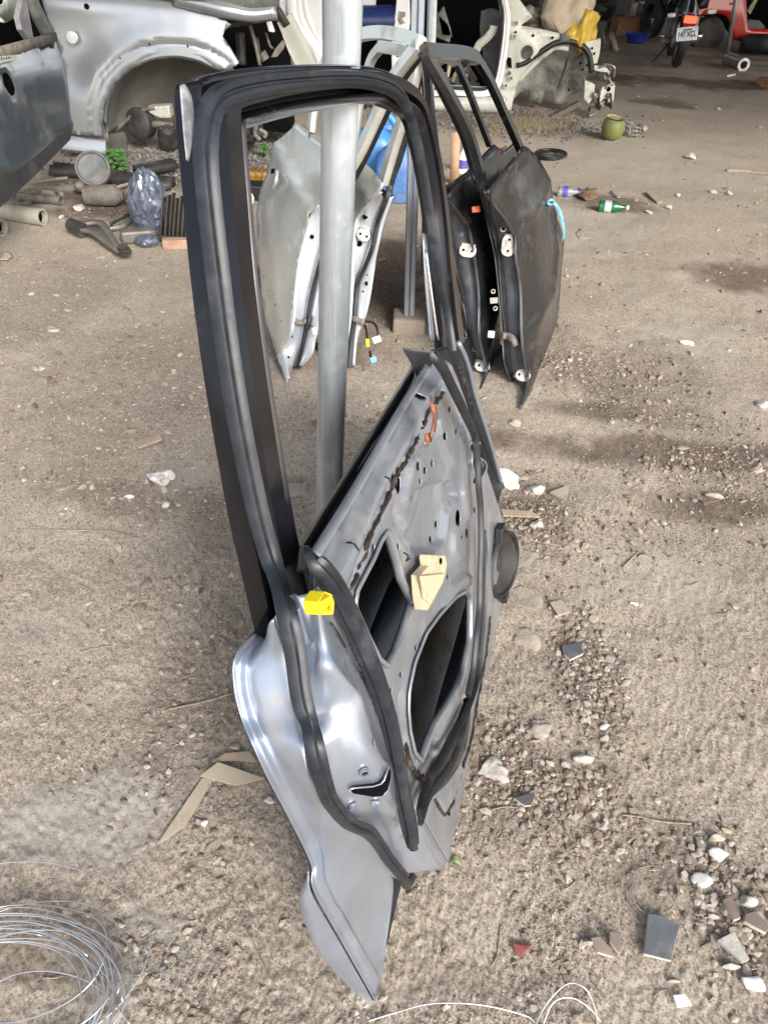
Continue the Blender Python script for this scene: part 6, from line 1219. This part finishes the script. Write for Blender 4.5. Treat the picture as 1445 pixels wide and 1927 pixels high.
d_ = AL([(138, 440), (158, 449)], [.045, .045]); lathe('bush', d_[0], [(.012, 0), (.034, 0), (.036, (d_[1] - d_[0]).length), (.012, (d_[1] - d_[0]).length)], M_dark, ae, d_[1] - d_[0], 18)
c_ = AL([(236, 487)], [.03])[0]
for k in range(3): lathe('ball_joint', c_ + Vector((0, 0, .012 * k)), [(.0001, 0), (.034 - .006 * k, 0), (.036 - .006 * k, .008), (.0001, .009)], M_dark, ae, Vector((.1, -.2, 1)), 18)
fc_ = GG(180, 375); fe = empty('air_filter', fc_, 'round grey disc with rubber rim on a greasy strut, at the left', 'car part')
fd = GG(184, 362, .13) - fc_; lathe('disc', fd, [(.0001, -.004), (.05, .0), (.078, .004), (.084, .014), (.094, .014), (.098, .004), (.096, -.016), (.08, -.022)], mat('grey_disc', (.10, .105, .11), .5, 0, (.2, .18, .16), .4, 8), fe, Vector((.15, -.75, .45)), 32)
sweep('neck', [fd + Vector((0, .05, -.02)), fd + Vector((-.06, .06, -.06)), Vector((-.10, .03, .05))], circ(.032, 12), M_dirtp, fe, n=10, scale=lambda t: 1 - .25 * t)
lathe('strut_body', GG(165, 386, .055) - fc_, [(.0001, 0), (.05, .0), (.055, .06), (.055, .16), (.035, .19), (.02, .21)], M_dirtp, fe, Vector((1, .05, .02)), 20); tube('rod', [GG(200, 380, .055) - fc_, GG(240, 382, .05) - fc_], .018, M_steel, fe, 10, smoothpath=False)
def lump(name, px, pts3, m, label, cat, bumps=.02, seed=1, sub=4):
    c = GG(*px); bm = bmesh.new(); bmesh.ops.create_icosphere(bm, subdivisions=sub, radius=1); r = np.random.RandomState(seed)
    for v in bm.verts:
        p = v.co; s = 1 + .18 * float(fbm(p.x * 2 + seed, p.y * 2 + p.z, seed, 3)); q = 1 - bumps * 5 * abs(float(fbm(p.x * 5 + p.z * 3, p.y * 5 - p.z * 4, seed + 5, 3))) ** 1.0
        v.co = Vector((p.x * pts3[0], p.y * pts3[1], p.z * pts3[2])) * s * q
    me = bpy.data.meshes.new(name); bm.to_mesh(me); bm.free(); me.materials.append(m); me.polygons.foreach_set('use_smooth', [False] * len(me.polygons))
    o = bpy.data.objects.new(name, me); COL.objects.link(o); o.location = c + Vector((0, 0, pts3[2] * .85)); return tag(o, label, cat)
M_bag = mat('grey_plastic_bag', (.10, .12, .16), .2, .1, (.26, .28, .33), .35, 18, .3, 20, .5, 30, coat=.5)
lump('plastic_bag', (290, 440), (.10, .09, .17), M_bag, 'crumpled shiny grey plastic bag left of the door frame', 'bag', .06, 4); o = lump('plastic_bag', (278, 462), (.06, .05, .03), M_bag, 'flattened tail of grey plastic in front of the crumpled bag', 'bag', .06, 5)
ra = GG(328, 452); rae = empty('radiator', ra, 'small ribbed dark radiator leaning behind the door frame', 'radiator')
for k in range(7): box('fin', Vector((-.05 + k * .021, .03 + .006 * (k % 3), .10)), (.007 + .003 * (k % 2), .05, .19 + .02 * (k % 3)), M_dark, rae, Matrix.Rotation(R(-12), 3, 'X') @ Matrix.Rotation(R(10), 3, 'Y'), .002)
box('tank', (.01, .0, .01), (.17, .07, .03), M_dark, rae, Matrix.Rotation(R(-12), 3, 'X'), .006)
b0 = GG(333, 466); bx_ = box('brick_piece', (0, 0, .022), (.13, .05, .045), mat('pale_red_brick', (.42, .26, .19), .9, 0, (.35, .28, .22), .4, 30), None, Matrix.Rotation(R(12), 3, 'Z'), .004); bx_.location = b0; tag(bx_, 'pale red brick piece below the crumpled bag', 'brick')
b0 = GG(238, 455); bx_ = box('metal_bracket', (.06, .02, .03), (.17, .07, .06), M_alu, None, Matrix.Rotation(R(22), 3, 'Z'), .012); bx_.location = b0; tag(bx_, 'dirty box shaped metal bracket behind the forked arm', 'bracket')
wire('bent_bracket', [(240, 384), (252, 398), (248, 418), (232, 432), (206, 438)], .014, M_steel, 'bent rusty strap behind the forked arm', 'bracket', .02)
wire('steel_rod', [(212, 440), (240, 425), (270, 405)], .008, M_dark, 'dark rod from the forked arm towards the bag', 'rod', .05)
def rail(pts, h, w2, m, label, name='trim_rail', cat='rail'):
    P = gpath(pts, h); o0 = P[0].copy(); s = sweep(name, [p - o0 for p in P], [(-w2, 0), (-w2 * .9, w2 * .8), (-w2 * .3, w2), (0, w2 * .5), (w2 * .4, w2 * .9), (w2, .0)], m, None, n=20); s.location = o0; return tag(s, label, cat)
rail([(102, 328), (160, 334), (215, 342), (262, 350), (325, 356)], .01, .06, M_dark, 'long dark plastic trim rail lying before the silver car')
rail([(262, 340), (300, 332), (330, 326)], .04, .05, M_dark, 'short dark trim piece behind the grey plastic bag')
for pts, lb in (([(62, 354), (95, 348), (130, 344)], 'split dry cane left of the round grey disc'), ([(206, 368), (235, 358), (262, 352)], 'split dry cane right of the round grey disc'), ([(450, 300), (453, 322), (462, 332)], 'dry cane behind the window opening')): wire('dry_cane', pts, .010, M_twig, lb, 'cane', .03)
g_ = np.random.RandomState(8)
for k in range(14):
    x, y = g_.uniform(20, 330), g_.uniform(345, 400); ico_obj('scrap_lump', GG(x, y), (g_.uniform(.02, .05), g_.uniform(.015, .035), g_.uniform(.012, .03)), [M_dark, M_dirtp, M_alu][k % 3], 300 + k, 'small dark greasy lump among the scrap at the left', 'scrap', 'greasy lumps among the scrap', sub=2, rough=.5)
# weeds
M_weed = mat('weed_green', (.065, .17, .035), .55, 0, (.12, .24, .07), .4, 30, .3, 20)
def weed(px, n, size, seed, label, hz=.12):
    c = GG(*px); g = np.random.RandomState(seed); e = empty('weed', c, label, 'plant'); mb = MB(); st = MB()
    for i in range(n):
        a = g.uniform(0, 6.28); r_ = g.uniform(.01, .09) * size * 8; z = g.uniform(.03, hz); p = Vector((r_ * math.cos(a), r_ * math.sin(a) * .6, z)); d = Vector((math.cos(a), math.sin(a), g.uniform(-.2, .5))).normalized(); s = d.cross(Vector((0, 0, 1))).normalized(); L_ = size * g.uniform(.7, 1.3)
        mb.add([p, p + d * L_ * .4 + s * L_ * .33, p + d * L_ + Vector((0, 0, -.01)), p + d * L_ * .4 - s * L_ * .33, p + d * L_ * .45 + Vector((0, 0, .012))], [(0, 1, 4), (1, 2, 4), (2, 3, 4), (3, 0, 4)])
        if i % 3 == 0: tube_mb(st, [Vector((0, 0, -.01)), Vector((p.x * .4, p.y * .4, z * .7)), p], .002, 5)
    o = mb.build('leaves', M_weed, e, smooth=False); tag(o, kind='stuff'); st.build('stems', M_weed, e)
weed((222, 325), 60, .055, 1, 'leafy green weed by the mud flap of the silver car', .13); weed((185, 312), 40, .03, 2, 'low green weed under the side sill of the silver car', .06); weed((498, 296), 34, .03, 3, 'small green weed left of the left silver door', .08); weed((494, 333), 22, .025, 4, 'tiny dark green weed above the brown ribbed case', .04)
slab('cream_board', [(448, 288), (461, 302), (450, 318), (444, 312)], .006, mat('cream_board', (.55, .47, .36), .7), 'small cream board corner behind the near window pillar', 'board', lift=.03)
# brown ribbed case and black box by the left silver door
c = GG(478, 352); ce3 = empty('ribbed_case', c, 'translucent brown ribbed case beside the left silver door', 'case'); M_amb = mat('amber_plastic', (.30, .15, .03), .25, 0, (.5, .4, .2), .3, 20, .3, 20, coat=.6)
box('shell', (0, 0, .05), (.26, .10, .10), M_amb, ce3, None, .02)
for k in range(7): box('rib', (-.11 + k * .036, -.052, .055), (.014, .012, .085), M_amb, ce3, None, .004)
bb_ = box('black_box', (0, 0, .03), (.30, .13, .10), M_rub2, None, None, .012); bb_.location = GG(470, 370); tag(bb_, 'flat black box in front of the brown ribbed case', 'box')
c = GG(462, 388); he = empty('lamp_socket', c, 'broken cream lamp socket beside the near window pillar', 'lamp part'); lathe('cup', (0, 0, .03), [(.018, .0), (.045, .02), (.05, .03), (.04, .025), (.012, .005)], mat('cream_plastic', (.6, .55, .45), .5), he, Vector((.2, -.7, .6)), 20); lathe('bulb', (0, 0, .035), [(.0001, .035), (.014, .03), (.016, .0)], M_chrome, he, Vector((.2, -.7, .6)), 12)
# blue jugs
def jug(px, s, label, m, spout=True):
    c = GG(*px); e = empty('jug', c, label, 'jug'); rows = []
    for z, a, b in ((0, .105, .085), (.012, .12, .098), (.16, .12, .098), (.22, .112, .09), (.26, .075, .06), (.29, .035, .03), (.31, .03, .028)):
        rows.append([Vector((a * s * math.copysign(abs(math.cos(t)) ** .6, math.cos(t)), b * s * math.copysign(abs(math.sin(t)) ** .6, math.sin(t)), z * s)) for t in [i * 2 * math.pi / 28 for i in range(29)]])
    vs, fs = grid(rows); mesh('body', vs, fs, m, e); lathe('cap', (0, 0, .305 * s), [(.034 * s, 0), (.034 * s, .03 * s), (.0001, .032 * s)], M_blue, e, k=18)
    if spout: tube('handle', [Vector((.0, .05 * s, .29 * s)), Vector((.06 * s, .05 * s, .33 * s)), Vector((.11 * s, .04 * s, .29 * s)), Vector((.115 * s, .03 * s, .2 * s))], .017 * s, m, e, 10, n=14)
    return e
M_bjug = mat('sky_blue_plastic', (.06, .25, .58), .35, 0, (.15, .38, .75), .3, 6, .06, 5)
jug((700, 345), 1.15, 'bright blue plastic jug seen through the silver door window', M_bjug); jug((742, 374), 1.05, 'dusty blue container right behind the white door edge', mat('dusty_blue_plastic', (.08, .18, .42), .5, 0, (.2, .28, .42), .4, 6), False)
c = GG(738, 262); be2 = empty('basin', c, 'blue plastic scoop behind the bright blue jug', 'scoop'); lathe('bowl', (0, 0, .0), [(.0001, .01), (.09, .01), (.12, .09), (.125, .095), (.11, .085)], M_bjug, be2, Vector((0, 0, 1)), 24); tube('handle', [Vector((-.1, 0, .08)), Vector((-.16, -.03, .06)), Vector((-.2, -.05, .0))], .018, M_bjug, be2, 8)
# stake, spray bottle
a, b = G(854, 345, .0), AY(858, 248, G(854, 345).y); e = empty('wood_stake', a, 'pale wooden plank standing between the black doors', 'plank'); sweep('plank', [Vector(), b - a], [(-.028, -.01), (-.028, .01), (.028, .01), (.028, -.01)], mat('fresh_pale_plank', (.42, .27, .17), .7, 0, (.3, .2, .13), .3, 14, .1, 20), e, Vector((0, -1, 0)), smoothpath=False)
c = GG(869, 324); e = empty('spray_bottle', c, 'white and purple bottle beside the wooden plank', 'bottle'); lathe('body', (0, 0, 0), [(.0001, 0), (.032, 0), (.034, .01), (.034, .11), (.014, .14), (.014, .16)], M_pale, e, k=18); lathe('label', (0, 0, .03), [(.0347, 0), (.0347, .055)], mat('violet_label', (.12, .1, .4), .5), e, k=18)
lathe('cap', (0, 0, .16), [(.017, 0), (.017, .025), (.0001, .026)], M_bjug, e, k=14)
# right of the doors: tube ring, coconut, cans, bottles
rc = GG(1035, 294); e = empty('rubber_ring', rc, 'dark rubber tube ring on the dirt behind the right black door', 'rubber ring')
for k in range(3): tube('ring_turn', [GG(1035 + (30 - 5 * k) * math.cos(a) - 4 * k, 293 + (9 - 1.5 * k) * math.sin(a) + 2 * k, .012 + .012 * k) - rc for a in [i * .262 for i in range(25)]], .011, M_rub2, e, 8, smoothpath=False)
cc_ = GG(1147, 262); M_coco = mat('green_coconut_husk', (.16, .175, .05), .6, 0, (.16, .12, .05), .35, 8, .2, 8, .2, 20)
e = empty('coconut', cc_, 'opened green coconut on the dirt past the white shell', 'coconut')
lathe('husk', (0, 0, 0), [(.0001, 0), (.045, .004), (.08, .035), (.094, .09), (.086, .135), (.064, .158), (.05, .15), (.035, .12), (.0001, .10)], M_coco, e, Vector((.05, -.1, 1)), 28)
lathe('cut_top', (0, 0, .118), [(.066, .05), (.04, .03), (.0001, .02)], M_wood, e, Vector((.05, -.1, 1)), 20)
e = empty('tin_can', GG(1188, 256), 'crushed metal burner ring right of the coconut', 'metal scrap')
for k in range(3): lathe('ring', (0, 0, .02 + .03 * k), [(.055, 0), (.062, .004), (.062, .012), (.055, .015)], M_steel, e, Vector((.1 * k, -.1, 1)), 22)
for k in range(6): tube('leg_rod', [Vector((.06 * math.cos(k), .06 * math.sin(k), 0)), Vector((.058 * math.cos(k), .058 * math.sin(k), .09))], .005, M_steel, e, 6, smoothpath=False)
rock((1207, 243), 10, 6, .03, mat('grey_oyster', (.33, .3, .27), .8), 41, 'grey flat lump right of the crushed burner ring', sub=3)
def bottle(px, ang, L_, r, m, m2, label, squash=.8):
    c = GG(*px); e = empty('crushed_bottle', c, label, 'bottle'); d = Vector((math.cos(R(ang)), math.sin(R(ang)), .05)); pr = [(.0001, 0), (r * .8, 0), (r, L_ * .05), (r * .92, L_ * .3), (r, L_ * .5), (r * .8, L_ * .68), (r * .4, L_ * .85), (r * .36, L_)]
    b_ = lathe('body', (0, 0, r * squash), pr, m, e, d, 16); lathe('label', Vector((0, 0, r * squash)) + d * L_ * .22, [(r * .97, 0), (r * 1.02, L_ * .12), (r * 1.01, L_ * .24)], m2, e, d, 16); lathe('cap', Vector((0, 0, r * squash)) + d * L_, [(r * .42, 0), (r * .42, L_ * .1), (.0001, L_ * .1)], m2, e, d, 12)
M_pet = mat('clear_pet', (.65, .7, .75), .12, 0, None, 0, 1, .1, 20, trans=.75, coat=.5)
bottle((1048, 368), -8, .13, .033, M_pet, mat('violet_wrap', (.10, .07, .36), .4), 'small clear bottle with a violet wrap on the dirt'); bottle((1124, 396), -12, .16, .034, mat('green_pet', (.02, .16, .05), .15, 0, None, 0, 1, .2, 20, trans=.3, coat=.5), mat('grey_wrap', (.45, .5, .55), .4), 'crushed green bottle on the dirt')
for px_, lb in (((1096, 372), 'torn brown husk between the violet and green bottles'), ((1112, 366), 'ragged brown husk touching the torn one')): rock(px_, 16, 12, .05, mat('brown_husk', (.22, .13, .08), .95, 0, (.12, .07, .04), .5, 14, .3, 20, .6, 30), 50 + px_[0] % 7, lb, 'husk', cat='husk', sub=3, rough=.8)
wire('spoon_scrap', [(1148, 362), (1158, 372), (1166, 374)], .006, M_steel, 'small dull metal piece right of the brown husks', 'metal scrap', .01)
wire('stick', [(1366, 322), (1400, 324), (1450, 330)], .012, M_twig, 'dark stick in the stained soil at the right edge', 'stick', .006)
for k, (x, y, r_) in enumerate([(1200, 180, 4), (1250, 182, 3), (1309, 203, 4), (1180, 230, 3), (1245, 226, 3), (1275, 368, 6), (1350, 205, 5), (1430, 240, 4), (1220, 400, 7), (1370, 364, 8), (1340, 362, 7), (1258, 392, 9)]): rock((x, y), r_, r_ * .6, .012, M_wst, 60 + k, 'small white chip on the far dirt', 'white_chip', group='white chips on the far dirt', sub=2)
slab('wood_lath', [(1213, 366), (1226, 364), (1246, 380), (1236, 384)], .008, M_wood, 'flat grey lath right of the green bottle', 'wood', lift=.004)
a = GG(1366, 121, .07); b = GG(1396, 133, .07); e = empty('metal_cylinder', a, 'shiny metal cylinder lying before the red car', 'cylinder'); lathe('shell', (0, 0, 0), [(.04, 0), (.075, 0), (.078, (b - a).length), (.045, (b - a).length), (.04, .05)], mat('brushed_tube_metal', (.5, .52, .54), .3, .7), e, b - a, 24)
wire('white_rod', [(1368, 144), (1382, 141)], .012, M_pale, 'short white rod near the shiny metal cylinder', 'rod', .01)
rock((1362, 108), 6, 4, .05, M_tanst, 66, 'stone under the foot of the prop pole', sub=3); rock((1436, 160), 14, 8, .08, mat('orange_clay', (.35, .17, .07), .9, 0, (.25, .13, .07), .4, 8), 67, 'orange clay lump at the right edge', sub=3, name='clay_lump', cat='clay lump')
# blue basin, orange crate, far scrap
c = GG(1196, 80); e = empty('basin', c, 'dark blue plastic basin on the far dirt', 'basin'); lathe('bowl', (0, 0, 0), [(.0001, .01), (.14, .01), (.20, .13), (.215, .135), (.2, .12)], mat('deep_blue_plastic', (.02, .035, .22), .4), e, k=28)
c = GG(1182, 66); o = box('carton', (0, .1, .13), (.55, .35, .26), mat('brown_carton', (.22, .10, .045), .8, 0, (.15, .08, .04), .4, 4), None, Matrix.Rotation(R(8), 3, 'Z'), .01); o.location = c; tag(o, 'brown carton behind the dark blue basin', 'carton')
g_ = np.random.RandomState(21)
for k in range(34):
    x, y = g_.uniform(975, 1235), g_.uniform(-14, 44)
    if k > 24: x, y = g_.uniform(1110, 1170), g_.uniform(20, 66)
    c = G(x, y); mb = MB()
    for i in range(g_.randint(3, 6)):
        M3 = Matrix.Rotation(g_.uniform(0, 3), 3, 'Z') @ Matrix.Rotation(g_.uniform(-1, 1), 3, 'X'); p = Vector((g_.uniform(-.25, .25), g_.uniform(-.2, .2), g_.uniform(.05, .45)))
        if i % 2: box_mb(mb, p, (g_.uniform(.1, .4), g_.uniform(.06, .25), g_.uniform(.05, .25)), M3)
        else: lathe_mb(mb, p, [(.0001, 0), (g_.uniform(.05, .14),) * 1 + (0,), (g_.uniform(.05, .14), g_.uniform(.1, .3)), (.0001, .3)], M3 @ Vector((1, 0, 0)), 12)
    o = mb.build('scrap_part', [M_dark, M_dark, M_dark, M_dirtp][k % 4], None, smooth=False, bev=.008); o.location = c; tag(o, 'dark greasy scrap part in the heap behind the white shell', 'scrap', 'scrap parts heaped in the far dark')
for k, (p_, q_, r_) in enumerate([((1138, 84), (1128, 40), .03), ((1148, 90), (1160, 50), .022), ((1130, 30), (1142, -10), .03), ((1090, 30), (1140, 34), .03), ((1160, 95), (1150, 62), .035)]):
    a = G(*p_); b = AY(q_[0], q_[1], a.y + .2); t = tube('scrap_rod', [Vector(), b - a], r_, [M_dirtp, M_dark, M_prim, M_dark, M_wood][k], None, 8, smoothpath=False); t.location = a; tag(t, ['leaning dirty rod beside the nose of the white shell', 'dark rod crossing the leaning dirty rod', 'pale bar standing in the far scrap', 'dark bar lying across the far scrap', 'short pale wood post by the leaning rods'][k], 'rod')
wc_ = WC.o
def on_car(x, y, w_): q = WC.px(x, y, w_); return WC.o + WC.U * q.x + WC.V * q.y + WC.W * q.z
M_sack = mat('beige_sack', (.50, .42, .31), .7, 0, (.36, .29, .2), .4, 4, .1, 6, .3, 20); M_ybag = mat('yellow_bag', (.62, .42, .05), .35, 0, (.4, .28, .06), .4, 8, .15, 8, .5, 20, coat=.3)
for nm, (x, y), s3, m_, lb, sd in (('sack', (1067, 32), (.22, .10, .20), M_sack, 'crumpled beige sack on top of the white shell', 3), ('plastic_bag', (1090, 56), (.15, .12, .17), M_ybag, 'yellow plastic bag hanging under the beige sack', 9), ('plastic_bag', (1088, 0), (.06, .06, .12), M_ybag, 'small yellow bag tip above the beige sack', 10)):
    o = ico_obj(nm, (0, 0, 0), [q * 1.25 for q in s3], m_, sd, lb, 'bag', rough=.7, sub=4); o.location = on_car(x, y, -.1); o.rotation_euler = (0, .5, 0)
for k in range(16):
    x, y = g_.uniform(990, 1060), g_.uniform(20, 50); o = lump('scrap_lump', (x, 200), (g_.uniform(.05, .1), .06, g_.uniform(.03, .07)), [M_dirtp, M_btile, M_inner, M_dark][k % 4], 'dusty scrap lying on top of the white shell', 'scrap', .05, 20 + k, 2); o.location = on_car(x, y, -.25); o['group'] = 'dusty scrap on the white shell'
for k in range(26):
    x, y = (g_.uniform(545, 780), g_.uniform(150, 205)) if k % 2 else (g_.uniform(440, 545), g_.uniform(120, 290)); c = G(x, y); mb = MB()
    for i in range(3):
        M3 = Matrix.Rotation(g_.uniform(0, 3), 3, 'Z') @ Matrix.Rotation(g_.uniform(-1, 1), 3, 'X'); p = Vector((g_.uniform(-.08, .08), g_.uniform(-.05, .05), g_.uniform(.02, .12)))
        if i: box_mb(mb, p, (g_.uniform(.06, .2), g_.uniform(.03, .08), g_.uniform(.02, .06)), M3)
        else: tube_mb(mb, [p, p + M3 @ Vector((.1, 0, .05)), p + M3 @ Vector((.18, .08, .02))], .012, 6, n=6)
    o = mb.build('scrap_part', [M_dark, M_dirtp, M_steel, M_dark, M_inner][k % 5], None, smooth=False, bev=.004); o.location = c; tag(o, 'small dirty scrap piece between the silver car and the white shell', 'scrap', 'scrap between the silver car and the white shell')
# dry grass by the white shell
mb = MB()
for k in range(700):
    x, y = g_.normal(985, 45), g_.normal(236, 9); p = GG(x, y); a = g_.uniform(0, 6.28); L_ = g_.uniform(.03, .09); d = Vector((math.cos(a) * .5, math.sin(a) * .5, g_.uniform(.3, 1))).normalized() * L_; s = Vector((.003, 0, 0)); mb.add([p - s, p + s, p + d], [(0, 1, 2)])
o = mb.build('dry_grass', mat('straw_grass', (.23, .19, .11), .8), None, smooth=False); tag(o, 'sparse dry grass before the white shell', 'grass', kind='stuff')
